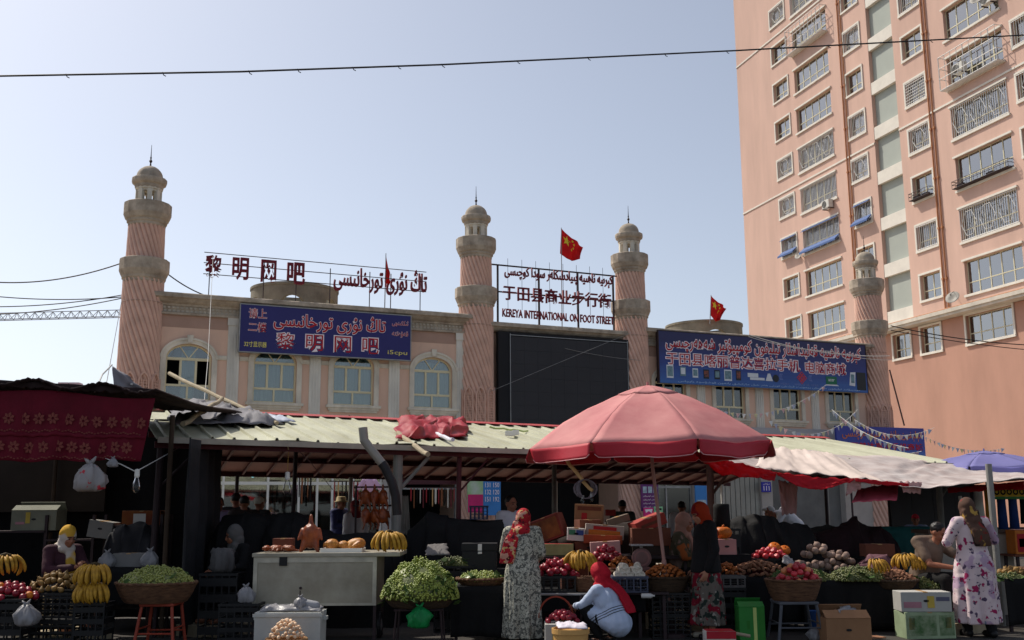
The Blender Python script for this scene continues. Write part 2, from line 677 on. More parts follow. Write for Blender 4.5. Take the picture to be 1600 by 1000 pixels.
def arched_window(cx, kind=0):
    a, zb, zs, b = WINHOLE
    f = MB()
    t = .055
    inn, out = arch(cx, a - t, zs, b - t), arch(cx, a - .002, zs, b - .002)
    f.strip(inn, out, .10, .17)
    f.box(cx - a + .002, cx - a + t, .10, .17, zb + .002, zs).box(cx + a - t, cx + a - .002, .10, .17, zb + .002, zs)
    f.box(cx - a + t, cx + a - t, .10, .17, zb + .002, zb + t)
    f.box(cx - a + t, cx + a - t, .095, .17, zs - .05, zs + .035)           # transom
    f.box(cx - a + t, cx + a - t, .10, .17, 5.48, 5.55)                      # mid rail
    for q in (-.235, .235):
        f.box(cx + q - .035, cx + q + .035, .10, .17, 5.55, zs - .05)
    f.box(cx - .03, cx + .03, .10, .17, zb + t, 5.48)
    for sgn in (-1, 1):
        f.prism([(cx + sgn * .02 - .02, zs + .035), (cx + sgn * .02 + .02, zs + .035), (cx + sgn * .29 + .02, zs + b * .86), (cx + sgn * .29 - .02, zs + b * .86)], .105, .16)
    o = f.build('window', M_cream, arc)
    p = MB()
    if kind == 1:      # two sashes slid open
        p.prism(arch(cx, a - .03, zs, b - .03)[::-1], .128, .134)
        p.box(cx - a + .03, cx + a - .03, .128, .134, zb + .03, 5.5).box(cx - .24, cx + .24, .128, .134, 5.52, zs - .02)
    else:
        p.prism([(cx - a + .03, zb + .03), (cx + a - .03, zb + .03)] + arch(cx, a - .03, zs, b - .03)[::-1], .128, .134)
    p.build('pane', M_glass, o)
    # stone surround, sill and keystone
    u = MB()
    ao, bo = a + .17, b + .17
    u.strip(arch(cx, a + .002, zs, b + .002), arch(cx, ao, zs, bo), -.06, .0)
    u.strip(arch(cx, ao - .05, zs, bo - .05), arch(cx, ao + .02, zs, bo + .02), -.09, -.06)
    for sgn in (-1, 1):
        x0, x1 = sorted((cx + sgn * (a + .002), cx + sgn * ao))
        u.box(x0, x1, -.06, 0, zb, zs)
    u.prism([(cx - .07, zs + b + .03), (cx + .07, zs + b + .03), (cx + .10, zs + b + .27), (cx - .10, zs + b + .27)], -.12, -.09)
    u.build('surround', M_stone, o)
    s = MB()
    s.box(cx - ao - .06, cx + ao + .06, -.16, 0, zb - .09, zb - .001).box(cx - ao, cx + ao, -.11, 0, zb - .17, zb - .09).box(cx - ao + .05, cx + ao - .05, -.07, 0, zb - .24, zb - .17)
    s.build('sill', M_stone, o)
    # curtain folds and the dark room
    def fold(u_, v_, x0, x1):
        x = x0 + (x1 - x0) * u_
        return (x, .26 + .02 * math.sin(u_ * (x1 - x0) * 42 + cx) + .01 * math.sin(u_ * 91), zb + (zs + .3 - zb) * v_)
    c = MB()
    if kind == 0:
        c.grid(lambda u_, v_: fold(u_, v_, cx - .69, cx + .69), 60, 2)
    elif kind == 2:
        c.grid(lambda u_, v_: fold(u_, v_, cx - .66, cx - .12), 30, 2).grid(lambda u_, v_: fold(u_, v_, cx + .34, cx + .66), 20, 2)
    else:
        c.grid(lambda u_, v_: fold(u_, v_, cx - .20, cx + .22), 26, 2)
    c.build('curtain', M_curt if kind != 2 else mat('grey_curtain', S(150, 150, 146), .9, .15, 2), o, smooth=True)


for i, x in enumerate(WINX):
    arched_window(x, 1 if i == 0 else (0 if i < 4 else 2))
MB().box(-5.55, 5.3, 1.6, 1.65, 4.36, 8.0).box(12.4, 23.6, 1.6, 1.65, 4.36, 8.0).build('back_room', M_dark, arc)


# ---------------------------------------------------------------- ground floor shops
def shops():
    g = MB()
    # piers and lintel band
    for x0, x1 in ((-5.9, -3.3), (2.25, 2.45), (4.95, 6.15), (11.72, 12.5), (14.55, 15.15), (17.72, 18.25), (21.9, 24.0)):
        g.box(x0, x1, 0, .4, 0, 3.25)
    g.box(-5.9, 6.15, 0, .4, 3.25, 4.1).box(11.72, 24.0, 0, .4, 3.25, 4.1)
    g.build('pier', mat('pier_tile', S(170, 164, 158), .6, .12, 2), arc)
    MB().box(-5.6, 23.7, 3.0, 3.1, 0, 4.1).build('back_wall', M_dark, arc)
    # white aluminium shopfront
    f = MB()
    y0, y1 = .12, .20
    f.box(-3.3, 2.25, y0, y1, 2.42, 2.52).box(-3.3, 2.25, y0, y1, 3.18, 3.25)
    for x in (-3.28, -2.95, -1.55, -.55, .05, .55, 1.25, 2.20):
        f.box(x - .035, x + .035, y0 + .002, y1 - .002, 0, 3.18)
    f.box(-2.95, .05, y0 + .004, y1 - .004, .7, .78)
    o = f.build('shopfront', M_white, arc)
    MB().box(-3.26, 2.2, .158, .164, .02, 3.2).build('pane', M_glass, o)
    # stone blue door leaf and shelves inside
    MB().box(-3.26, -2.98, .21, .24, 0, 2.4).build('door', mat('blue_door', S(58, 84, 104), .6, .2, 2), o)
    sh = MB()
    for z in (.6, 1.1, 1.6, 2.05):
        sh.box(-2.8, .0, 1.4, 1.8, z, z + .05)
    for k in range(46):
        x = -2.75 + rnd.random() * 2.6
        z = rnd.choice((.65, 1.15, 1.65, 2.10))
        sh.box(x, x + .12, 1.45, 1.7, z, z + .12 + rnd.random() * .2)
    sh.build('display_shelf', mat('shop_goods', S(150, 150, 146), .7, .6, 4, c2=S(60, 66, 76)), arc)
    # dark red shop with hanging belts
    d = MB()
    d.box(2.45, 4.95, .10, .2, 2.45, 3.25)
    d.build('fascia', mat('dark_red_fascia', S(74, 30, 40), .5, .15, 2), arc)
    d = MB().box(2.5, 2.58, .1, .2, 0, 2.45).box(4.85, 4.93, .1, .2, 0, 2.45).box(2.58, 4.85, .1, .2, 2.28, 2.34)
    d.build('door_frame', M_steel, arc)
    # roller shutter bays on the right
    s = MB()
    for x0, x1 in ((15.15, 17.72),):
        for k in range(11):
            xa = x0 + (x1 - x0) * k / 11
            s.box(xa + .015, xa + (x1 - x0) / 11 - .015, .12, .16, 0, 3.2)
    s.build('shutter', mat('grey_shutter', S(150, 148, 140), .5, .15, 1.5, metal=.3), arc)
    s = MB().box(18.25, 21.9, .3, .34, 0, 3.2)
    s.build('display_wall', mat('shop_grey_wall', S(108, 108, 106), .8, .2, 1.5), arc)
    # door bay at 12.5 .. 14.55
    s = MB()
    for x in (12.52, 13.4, 14.5):
        s.box(x - .03, x + .03, .12, .2, 0, 3.25)
    s.box(12.5, 14.55, .122, .198, 2.35, 2.42).box(12.5, 14.55, .122, .198, .8, .86)
    o = s.build('glass_door', M_steel, arc)
    MB().box(12.53, 14.5, .156, .162, 0.02, 3.2).build('pane', M_glass, o)
    # grey fascia over the right hand shops
    MB().box(12.6, 23.2, -.16, -.002, 4.12, 4.72).build('fascia', mat('pale_fascia', S(168, 168, 172), .6, .1, 1), arc)
    MB().box(3.3, 4.05, -.16, -.002, 4.36, 4.70).build('fascia', mat('white_fascia', S(190, 196, 206), .6, .1, 1), arc)
    MB().box(4.05, 5.9, -.16, -.003, 4.36, 4.70).build('fascia', mat('blue_fascia', S(60, 62, 140), .5, .1, 1), arc)
    MB().box(-5.1, -3.35, -.16, -.002, 4.36, 4.78).build('fascia', mat('blue_fascia', S(60, 62, 140), .5, .1, 1), arc)


shops()

# ---------------------------------------------------------------- rooftop drums
def drum(x, y, r, h, label):
    z0 = 8.16
    M = FF @ Matrix.Translation((x, y, z0))
    mb = MB()
    n = 72
    hole = lambda k: (k % 12) < 6
    # ring wall with arched openings near its foot
    cols = []
    for j in range(n):
        a = 2 * PI * j / n
        k = j % 12
        zz = [0, 0, h]
        if k < 7:
            q = (k - 3) / 3.5
            zz = [0, .30 * h + .36 * h * math.sqrt(max(0, 1 - q * q)), h]
            zz[0] = .22 * h
        cols.append((a, k, zz))
    for ring_r in (r, r - .18):
        pass
    vs, fs = [], []
    for rr in (r, r - .2):
        for a, k, zz in cols:
            for z in zz + [0]:
                vs.append(Vector((rr * math.cos(a), rr * math.sin(a), z)))
    m = n * 4
    for j in range(n):
        j2 = (j + 1) % n
        A, B = j * 4, j2 * 4
        for q, base in ((1, 0), (-1, m)):
            f = [(base + A + 1, base + B + 1, base + B + 2, base + A + 2), (base + A + 3, base + B + 3, base + B, base + A)]
            if not (cols[j][1] < 7 and cols[j2][1] < 7):
                f.append((base + A, base + B, base + B + 1, base + A + 1))
            fs += [t if q > 0 else t[::-1] for t in f]
        fs.append((A + 2, B + 2, m + B + 2, m + A + 2))
        fs.append((A + 1, m + A + 1, m + B + 1, B + 1))
        fs.append((A, B, m + B, m + A))
    mb.add(vs, fs)
    mb.lathe([(r + .015, h - .10), (r + .03, h - .08), (r + .03, h + .003), (r - .22, h + .003)], n, cap=False)
    o = mb.build('roof_drum', mat('bare_cement', S(134, 128, 114), .95, .3, 1.6, .3), M=M)
    tag(o, label, 'roof drum', 'round cement drums on the arcade roof')


drum(-.3, 3.0, 1.55, fl(FF, 480, 441, 1.45)[1] - 8.16, 'round cement roof drum with arched openings behind the rooftop lettering of the internet cafe')
drum(17.3, 2.9, 1.62, fl(FF, 1110, 498, 1.3)[1] - 8.16, 'round cement roof drum with arched openings beside the flag, above the phone shop billboard')


# ---------------------------------------------------------------- minarets
def make_minaret():
    root = empty('minaret', 'x', 'minaret', group='four spiral minarets along the arcade')
    nfl, sub_ = 24, 8
    n = nfl * sub_
    sh = MB()

    def twisted(prof):
        """ribbed shaft whose ribs wind round it"""
        vs, fs = [], []
        for r, z in prof:
            for j in range(n):
                a = 2 * PI * j / n - z * .62
                q = (j % sub_) / sub_
                rr = r + .02 - .055 * abs(math.cos(PI * q)) ** 3
                vs.append(Vector((rr * math.cos(a), rr * math.sin(a), z)))
        for i in range(len(prof) - 1):
            for j in range(n):
                fs.append((i * n + j, i * n + (j + 1) % n, (i + 1) * n + (j + 1) % n, (i + 1) * n + j))
        k = len(sh.f)
        sh.add(vs, fs)
        for i in range(len(prof) - 1):
            for j in range(n):
                if j % sub_ in (0, sub_ - 1): sh.mi[k + i * n + j] = 1
    twisted([(.66 - .05 * k / 44, k * .2) for k in range(45)])
    twisted([(.565 - .02 * k / 12, 9.3 + k * .11) for k in range(13)])
    sh.build('shaft', [M_spiral, mat('spiral_groove', S(196, 154, 138), 0.9, 0.2, 2.0, 0.2)], root, smooth=True)
    MB().lathe([(.628, 8.03), (.634, 8.05), (.628, 8.07)], 48, cap=False).build('joint_ring', M_pinkdark, root)
    n = 32
    for z, r0, k in ((8.68, .60, 1.0), (10.52, .55, .96)):
        b = MB().lathe([(r0, z), (r0 + .03, z + .03), (r0 + .03, z + .10), (r0 + .07, z + .13), (r0 + .075, z + .20), (.70 * k, z + .24), (.75 * k, z + .36), (.765 * k, z + .39), (.765 * k, z + .74), (.74 * k, z + .76), (.4, z + .76)], 16)
        b.build('balcony', M_stonew, root, M=Matrix.Rotation(PI / 16, 4, 'Z'))
    # lantern: eight little piers with arches between, open to the sky
    L = MB()
    zb, zt = 11.24, 11.74
    for k in range(8):
        a = 2 * PI * k / 8
        A = Matrix.Rotation(a, 4, 'Z')
        L.box(-.075, .075, -.40, -.27, zb, zt, M=A)
    for k in range(8):
        A = Matrix.Rotation(2 * PI * (k + .5) / 8, 4, 'Z')
        w = .155
        L.prism([(-w, zt + .002)] + [(-w + .05 + (w - .05) * (1 - math.cos(PI * i / 8)), zt - .18 + .13 * math.sin(PI * i / 8)) for i in range(9)] + [(w, zt + .002)], -.365, -.28, M=A)
    L.lathe([(.40, zt), (.42, zt + .02), (.42, zt + .10), (.1, zt + .10)], 16)
    L.build('lantern', M_stone, root)
    MB().lathe([(.41, 11.78), (.44, 11.82), (.45, 11.90), (.52, 11.95), (.545, 12.02), (.545, 12.10), (.53, 12.13), (.3, 12.14)], 16).build('ring', M_stonew, root, M=Matrix.Rotation(PI / 16, 4, 'Z'))
    dp = [(.395, 12.12), (.405, 12.18)] + [(.40 * math.cos(t), 12.20 + .37 * math.sin(t)) for t in [PI / 2 * i / 10 for i in range(11)]]
    def rib(r, a, z): return r * (1 + .015 * math.cos(8 * a))
    MB().lathe(dp, 48, fn=rib).build('dome', mat('dome_stucco', S(166, 154, 138), .9, .3, 3, .25), root, smooth=True)
    MB().lathe([(.035, 12.55), (.02, 12.68), (.03, 12.70), (.055, 12.75), (.03, 12.79), (.016, 12.82), (.03, 12.86), (.016, 12.90), (.012, 13.0), (.006, 13.30)], 10).build('finial', M_iron, root)
    # pointed niches with lattice low on the shaft
    for k in range(10):
        A = Matrix.Rotation(2 * PI * k / 10 + .2, 4, 'Z')
        nb = MB()
        nb.strip([(-.13, 4.6), (-.13, 5.55), (-.09, 5.68), (0, 5.78), (.09, 5.68), (.13, 5.55), (.13, 4.6)], [(-.17, 4.6), (-.17, 5.57), (-.11, 5.73), (0, 5.86), (.11, 5.73), (.17, 5.57), (.17, 4.6)], -.685, -.60, )
        for z in [4.65 + .09 * i for i in range(11)]:
            nb.box(-.13, .13, -.668, -.62, z, z + .02)
        for x in (-.08, 0, .08):
            nb.box(x - .01, x + .01, -.672, -.62, 4.6, 5.6)
        nb2 = nb.build('niche', M_spiral, root, M=A)
    return root


mins = ['spiral pink minaret at the near end, leftmost and largest of the four',
        'spiral pink minaret between the internet cafe wing and the black video screen',
        'spiral pink minaret between the black video screen and the phone shop billboard',
        'spiral pink minaret at the far end, standing in front of the salmon apartment tower']
mi0 = make_minaret()
for i, x in enumerate((-5.68, 5.65, 12.08, 23.95)):
    o = mi0 if i == 0 else copy_tree(mi0)
    o.matrix_world = FF @ Matrix.Translation((x, .15, 0)) @ Matrix.Rotation(.3 * i, 4, 'Z')
    o['label'] = mins[i]

# ---------------------------------------------------------------- video screen
led = empty('video_screen', 'big black video screen filling the wall between two minarets', 'video screen', FF)
m = mat('led_black', S(48, 48, 52), .6, .10, .5)
MB().box(6.32, 11.66, -.32, -.12, 4.2, 7.86).build('cabinet', mat('led_cabinet', S(26, 26, 30), .7, .2, 2), led)
b = MB()
for i in range(9):
    for j in range(7):
        b.box(6.80 + i * .53 + .002, 6.80 + (i + 1) * .53 - .002, -.345, -.32, 4.24 + j * .495 + .002, 4.24 + (j + 1) * .495 - .002)
b.build('screen', m, led)
b = MB().box(6.76, 6.785, -.36, -.32, 4.22, 7.80).box(11.585, 11.61, -.36, -.32, 4.22, 7.80).box(6.785, 11.585, -.36, -.32, 7.74, 7.765)
b.build('bezel', M_steel, led)

# ---------------------------------------------------------------- billboard of the internet cafe
def billboard_cafe():
    t = empty('billboard', 'long indigo billboard with red Uyghur and Chinese lettering on the left wing', 'billboard', FF)
    x0, x1, z0, z1, y = -2.72, 3.0, 6.63, 8.15, -.42
    MB().box(x0, x1, y, y + .16, z0, z1).build('panel', M_blue, t)
    MB().box(x0 - .03, x0 - .002, y - .01, y + .17, z0 - .03, z1 + .03).box(x1 + .002, x1 + .03, y - .01, y + .17, z0 - .03, z1 + .03).box(x0 - .002, x1 + .002, y - .01, y + .17, z1 + .002, z1 + .03).box(x0 - .002, x1 + .002, y - .01, y + .17, z0 - .03, z0 - .002).build('frame', M_steel, t)
    w, h = x1 - x0, z1 - z0
    B = lambda a, b, c, d: (x0 + a * w, x0 + b * w, z0 + c * h, z0 + d * h)
    yy = y - .014
    write(uy('تاڭ نۇرى تورخانىسى'), B(.185, .845, .50, .92), yy, M_redp, t, bold=.014, outline=.044, om=M_pale)
    for k, ch in enumerate('黎明网吧'):
        a = .207 + k * .166
        write(ch, B(a, a + .098, .09, .44), yy, M_redp, t, bold=.0, outline=.05, om=M_pale)
    write('请上', B(.045, .145, .72, .93), yy, M_redp, t, bold=.0, outline=.032, om=M_pale)
    write('二楼', B(.045, .145, .43, .63), yy, M_redp, t, bold=.0, outline=.032, om=M_pale)
    write('32寸显示器', B(.025, .15, .10, .22), yy, M_yel, t, bold=.01)
    write(uy('ئىككىنچى'), B(.885, .985, .74, .88), yy, M_redp, t, bold=.0, outline=.03, om=M_pale)
    write(uy('قەۋەتتە'), B(.885, .985, .50, .64), yy, M_redp, t, bold=.0, outline=.03, om=M_pale)
    write('i5cpu', B(.86, .98, .08, .20), yy, M_yel, t, bold=.0)
    for x in (x0 + .4, 0, x1 - .4):
        MB().box(x - .03, x + .03, y + .16, -.11, z1 - .5, z1 - .44).build('bracket', M_iron, t)
    return t


billboard_cafe()


def gradient_blue(name, z0, z1, ca, cb, cc):
    if name in MATS: return MATS[name]
    m = bpy.data.materials.new(name)
    m.use_nodes = True
    N, L = m.node_tree.nodes, m.node_tree.links
    tc = N.new('ShaderNodeTexCoord')
    sp = N.new('ShaderNodeSeparateXYZ')
    L.new(tc.outputs['Object'], sp.inputs[0])
    mr = N.new('ShaderNodeMapRange')
    mr.inputs[1].default_value = z0
    mr.inputs[2].default_value = z1
    L.new(sp.outputs[2], mr.inputs[0])
    nz = N.new('ShaderNodeTexNoise')
    nz.inputs['Scale'].default_value = 1.2
    mp = N.new('ShaderNodeMapping')
    mp.inputs['Scale'].default_value = (.35, 1, 6)
    L.new(tc.outputs['Object'], mp.inputs[0])
    L.new(mp.outputs[0], nz.inputs[0])
    ad = N.new('ShaderNodeMath')
    ad.operation = 'MULTIPLY_ADD'
    ad.inputs[1].default_value = .35
    L.new(nz.outputs[0], ad.inputs[0])
    L.new(mr.outputs[0], ad.inputs[2])
    rp = N.new('ShaderNodeValToRGB')
    e = rp.color_ramp.elements
    e[0].position, e[0].color = .18, ca
    e[1].position, e[1].color = 1.0, cc
    q = e.new(.55)
    q.color = cb
    L.new(ad.outputs[0], rp.inputs[0])
    b = N['Principled BSDF']
    b.inputs['Roughness'].default_value = .4
    L.new(rp.outputs[0], b.inputs['Base Color'])
    MATS[name] = m
    return m


def billboard_phone():
    t = empty('billboard', 'very long blue billboard with red lettering and pictures of phones on the right wing', 'billboard', FF)
    x0, x1, z0, z1, y = 12.92, 23.05, 6.28, 8.28, -.45
    MB().box(x0, x1, y, y + .14, z0, z1).build('panel', gradient_blue('printed_blue', z0, z1, S(44, 96, 168), S(26, 52, 132), S(24, 23, 82)), t)
    MB().box(x0 - .04, x0 - .002, y - .01, y + .15, z0, z1 + .03).box(x1 + .002, x1 + .04, y - .01, y + .15, z0, z1 + .03).box(x0 - .002, x1 + .002, y - .01, y + .15, z1 + .002, z1 + .03).build('frame', M_iron, t)
    w, h = x1 - x0, z1 - z0
    B = lambda a, b, c, d: (x0 + a * w, x0 + b * w, z0 + c * h, z0 + d * h)
    yy = y - .014
    write(uy('كېرىيە ناھىيە قەلبداشلار تېلېفون كومپيۇتېر شەھەرچىسى'), B(.03, .975, .60, .93), yy, M_redp, t, bold=.010, outline=.064, om=M_pale)
    write('于田县喀丽普达喜拉手机', B(.03, .655, .36, .60), yy, M_redp, t, bold=.0, outline=.062, om=M_pale)
    write('电脑商城', B(.685, .89, .345, .585), yy, M_redp, t, bold=.0, outline=.062, om=M_pale)
    mw = mat('phone_white', S(214, 220, 226), .4, .05, 4)
    mk = mat('phone_black', S(26, 28, 34), .3, .1, 4)
    mg = mat('phone_screen', S(110, 140, 150), .3, .4, 9)
    mo = mat('phone_orange_screen', S(150, 80, 60), .3, .5, 12, c2=S(30, 26, 40))
    px = [(.03, .06, .10, .35, mw, mg), (.09, .115, .15, .33, mg, mw), (.145, .17, .13, .31, mw, mg), (.195, .22, .12, .30, mk, mo), (.245, .27, .12, .30, mk, mg), (.29, .325, .10, .32, mw, mg), (.345, .368, .12, .32, mk, mo)]
    for a, b, c, d, ma, mb_ in px:
        X0, X1, Z0, Z1 = B(a, b, c, d)
        p = MB().box(X0, X1, y - .012, y - .002, Z0, Z1, bev=.004).build('phone_picture', ma, t)
        MB().box(X0 + .03, X1 - .03, y - .016, y - .0125, Z0 + .07, Z1 - .05).build('phone_display', mb_, p)
    X0, X1, Z0, Z1 = B(.905, .94, .14, .42)
    p = MB().prism([(X0, Z0), (X1 - .06, Z0 - .03), (X1, Z1), (X0 + .08, Z1 - .02)], y - .012, y - .002).build('monitor_picture', mw, t)
    MB().box(X0 + .1, X1 - .08, y - .016, y - .0125, Z0 + .1, Z1 - .1).build('display', mg, p)
    X0, X1, Z0, Z1 = B(.945, .992, .05, .42)
    MB().box(X0, X1, y - .012, y - .002, Z0, Z1).build('computer_tower_picture', mk, t)
    X0, X1, Z0, Z1 = B(.785, .84, .14, .30)
    p = MB().box(X0, X1, y - .012, y - .002, Z0, Z1).build('laptop_picture', mat('laptop_green', S(30, 110, 80), .4, .2, 3), t)
    MB().prism([(X0 - .1, Z0 - .06), (X1 + .1, Z0 - .06), (X1, Z0 - .01), (X0, Z0 - .01)], y - .012, y - .002).build('keyboard', mw, p)
    write('acer', (X0 + .12, X1 - .12, Z0 + .12, Z1 - .1), y - .016, mw, p, bold=.01, depth=.003)
    # white camera, kettle like lamps and lens
    X0, X1, Z0, Z1 = B(.40, .45, .16, .28)
    MB().box(X0, X1, y - .012, y - .002, Z0 + .08, Z1).box(X0 + .1, X1 + .3, y - .016, y - .0125, Z0 - .03, Z0 + .07).build('router_picture', mw, t)
    X0, X1, Z0, Z1 = B(.485, .52, .14, .29)
    MB().prism([(X0, Z0), (X1, Z0), (X1 - .12, Z1), (X0 + .12, Z1)], y - .012, y - .002).build('camera_picture', mw, t)
    cx, cz = (B(.535, .535, .2, .2)[0], B(0, 0, .2, .2)[2])
    MB().lathe([(.15, 0), (.15, .01), (.07, .012)], 20, M=Matrix.Translation((cx, y - .002, cz)) @ Matrix.Rotation(PI / 2, 4, 'X')).build('lens_picture', mk, t)
    # woven red knot emblem
    cx, cz = B(.663, 0, .24, 0)[0], B(0, 0, .24, 0)[2]
    k = MB()
    for i in range(-2, 3):
        for j in range(-2, 3):
            if abs(i) + abs(j) > 3 or (i + j) % 2: continue
            for q in ((.075, 0), (0, .075)):
                pass
            X, Z = cx + (i) * .085, cz + (j) * .085
            k.strip([(X - .05, Z), (X, Z + .05), (X + .05, Z), (X, Z - .05), (X - .05, Z)], [(X - .085, Z), (X, Z + .085), (X + .085, Z), (X, Z - .085), (X - .085, Z)], y - .012, y - .002)
    k.build('knot_emblem', mat('knot_red', S(196, 60, 70), .5, .1, 4), t)
    mp = mat('faint_print', S(110, 130, 190), .5, .1, 4)
    for a in (.575, .72):
        cx = B(a, 0, 0, 0)[0]
        k = MB()
        for q in range(3):
            k.strip([(cx - .09 * (q + 1) * .6 + .05 * math.cos(s), cz + .10 * math.sin(s)) for s in [PI * .5 + PI * i / 8 for i in range(9)]],
                    [(cx - .09 * (q + 1) * .6 + .07 * math.cos(s), cz + .13 * math.sin(s)) for s in [PI * .5 + PI * i / 8 for i in range(9)]], y - .006, y - .002)
        k.build('emblem', mp, t)
    for a, b, s in ((.555, .60, '中国移动'), (.625, .70, '中国联通'), (.705, .745, '中国电信')):
        write(s, B(a, b, .075, .125), y - .006, mp, t, depth=.003, bold=0)
    write(uy('كومپيۇتېر تېلېفون سېتىش رېمونت قىلىش ئورنى ھەر خىل ماركىلىق يانفون قوشۇمچە زاپچاس'), B(.08, .96, .02, .07), y - .006, mat('white_print', S(170, 200, 230), .5, .05, 4), t, depth=.003, bold=0)
    for x in (14, 16.8, 19.6, 22.6):
        MB().box(x - .03, x + .03, y + .14, -.11, z1 - .5, z1 - .44).build('bracket', M_iron, t)


billboard_phone()


# ---------------------------------------------------------------- rooftop lettering
def roof_letters():
    t = empty('rooftop_sign', 'row of big maroon letters on thin rails over the roof of the left wing', 'rooftop sign', FF)
    y = .25
    L = lambda px, py: fl(FF, px, py, y)
    for k, (a, b) in enumerate(((320, 347), (362, 389), (407, 432), (448, 477))):
        yb, yt = (433, 399) if k == 0 else (440 + k * 1.0, 404 + 3 * k)
        (xa, za), (xb, zb) = L(a, yb), L(b, yt)
        za, zb = L(320, 433)[1], L(347, 400)[1]
        write('黎明网吧'[k], (xa, xb, za, zb), y - .06, M_maroon, t, bold=.020, depth=.10)
    (xa, za), (xb, zb) = L(521, 452), L(667, 426)
    write(uy('تاڭ نۇرى تورخانىسى'), (xa, xb, za - .05, zb + .05), y - .06, M_maroon, t, bold=.02, depth=.10)
    r = MB()
    for z in (9.20, 9.57, 9.92):
        (xa, _), (xb, _) = L(318, 420), L(666, 440)
        r.tube([(xa, y, z), (xb, y, z)], .014, 6)
    r.build('rail', M_iron, t)
    for px in (327, 412, 463, 516, 578, 611, 657):
        x = L(px, 440)[0]
        MB().tube([(x, y + .02, 8.2), (x, y + .02, 9.75)], .016, 6).build('post', M_iron, t)
    # centre frame
    t = empty('rooftop_sign', 'iron frame with three rows of maroon lettering above the video screen', 'rooftop sign', FF)
    y = .1
    (xa, z1), (xb, z1b) = fl(FF, 778, 413, y), fl(FF, 958, 432, y)
    z0 = 8.2
    f = MB()
    for x in (xa, xb, xa + (xb - xa) * .345, xa + (xb - xa) * .683):
        f.box(x - .03, x + .03, y, y + .06, z0, z1)
    for z in (z1, 9.42):
        f.box(xa - .3, xb + .2, y + .065, y + .11, z - .025, z + .025)
    f.build('frame', M_iron, t)
    w = xb - xa
    write(uy('كېرىيە ناھىيە پىيادىلىكلەر سودا كوچىسى'), (xa + .05 * w, xb - .01 * w, 9.88, 10.40), y - .08, M_maroon, t, bold=.02, depth=.07)
    write('于田县商业步行街', (xa + .035 * w, xb - .03 * w, 9.10, 9.66), y - .08, M_maroon, t, bold=.012, depth=.07)
    write('KEREYA INTERNATIONAL ON FOOT STREET', (xa + .03 * w, xb - .01 * w, 8.47, 8.78), y - .08, M_maroon, t, bold=.022, depth=.05)
    for q in range(8):
        x = xa + w * (.09 + .118 * q)
        MB().tube([(x, y + .09, 8.8), (x, y + .09, 10.7)], .008, 5).build('wire', M_iron, t)


roof_letters()


# ---------------------------------------------------------------- flags
def flag(px, py0, py1, y, label, pts, star=True, pz=8.2):
    """pts: outline of the cloth as pixels"""
    x, z0 = fl(FF, px, py0, y)
    t = empty('flag', label, 'flag', FF @ Matrix.Translation((x, y, pz)), 'red flags on the arcade roof')
    P = [(fl(FF, a, b, y)[0] - x, fl(FF, a, b, y)[1] - pz) for a, b in pts]
    top = max(p[1] for p in P)
    MB().tube([(0, 0, 0), (P[0][0], 0, top + .03)], [.02, .014], 8).build('pole', M_steel, t)
    # quad patch: hoist top, hoist bottom, fly bottom, fly top
    ht, hb, fb, ft = [Vector((p[0], 0, p[1])) for p in P]
    def fn(u, v):
        p = ht.lerp(ft, u).lerp(hb.lerp(fb, u), v)
        p.y += (.10 * math.sin(u * 8 + v * 2.5) + .05 * math.sin(u * 17 - v * 4)) * u
        p.z -= .10 * math.sin(PI * u) * (.4 + v)
        return p
    c = cloth(fn, 24, 14, .006, 'cloth', mat('flag_red', S(206, 30, 34), .7, .1, 3, trans=.35), t)
    if star:
        ym = mat('flag_yellow', S(236, 206, 60), .7, .05, 3)
        def st(cu, cv, r, rot):
            p = []
            for i in range(10):
                rr = r if i % 2 == 0 else r * .4
                a = rot + PI / 2 + 2 * PI * i / 10
                p.append((cu + rr * math.cos(a), cv - rr * 1.25 * math.sin(a)))
            q = MB()
            front = [Vector(fn(u, v)) + Vector((0, -.012, 0)) for u, v in p]
            back = [Vector(fn(u, v)) + Vector((0, .012, 0)) for u, v in p]
            cf, cb = Vector(fn(cu, cv)) + Vector((0, -.012, 0)), Vector(fn(cu, cv)) + Vector((0, .012, 0))
            vs = front + back + [cf, cb]
            fs = [(20, (i + 1) % 10, i) for i in range(10)] + [(21, 10 + i, 10 + (i + 1) % 10) for i in range(10)] + [(i, (i + 1) % 10, 10 + (i + 1) % 10, 10 + i) for i in range(10)]
            q.add(vs, fs).build('star', ym, t)
        st(.26, .30, .17, 0)
        for a, b in ((.50, .14), (.58, .26), (.58, .42), (.50, .55)):
            st(a, b, .055, .3)
    return t


flag(877, 425, 358, .5, 'red flag with yellow stars flying above the middle rooftop sign', [(877, 357), (875, 396), (905, 405), (912, 386)])
flag(1110, 525, 462, 1.0, 'red flag with yellow stars on the roof drum above the phone shop billboard', [(1111, 462), (1110, 492), (1124, 500), (1136, 482)], pz=9.0)
flag(601, 480, 396, .6, 'limp red flag furled on its pole among the letters of the left wing', [(603, 397), (601, 440), (606, 450), (611, 440)], star=False)


# ---------------------------------------------------------------- small signs on the ground floor
def plate(px, py, w, h, txt, label):
    x, z = fl(FF, px, py, -.1)
    t = empty('number_plate', label, 'sign', FF @ Matrix.Translation((x, 0, z)), 'blue shop number plates')
    MB().box(-w / 2, w / 2, -.12, -.08, -h / 2, h / 2, bev=.01).build('panel', mat('plate_blue', S(54, 54, 160), .5, .08, 2), t)
    MB().box(-.02, .02, -.08, 0.0, h * .3, h * .4).build('bracket', M_steel, t)
    write(txt, (-w * .3, w * .3, -h * .34, h * .10), -.128, M_pale, t, depth=.006, bold=.01)
    write(uy('دۇكان'), (-w * .34, w * .34, h * .2, h * .38), -.128, M_pale, t, depth=.006, bold=0)


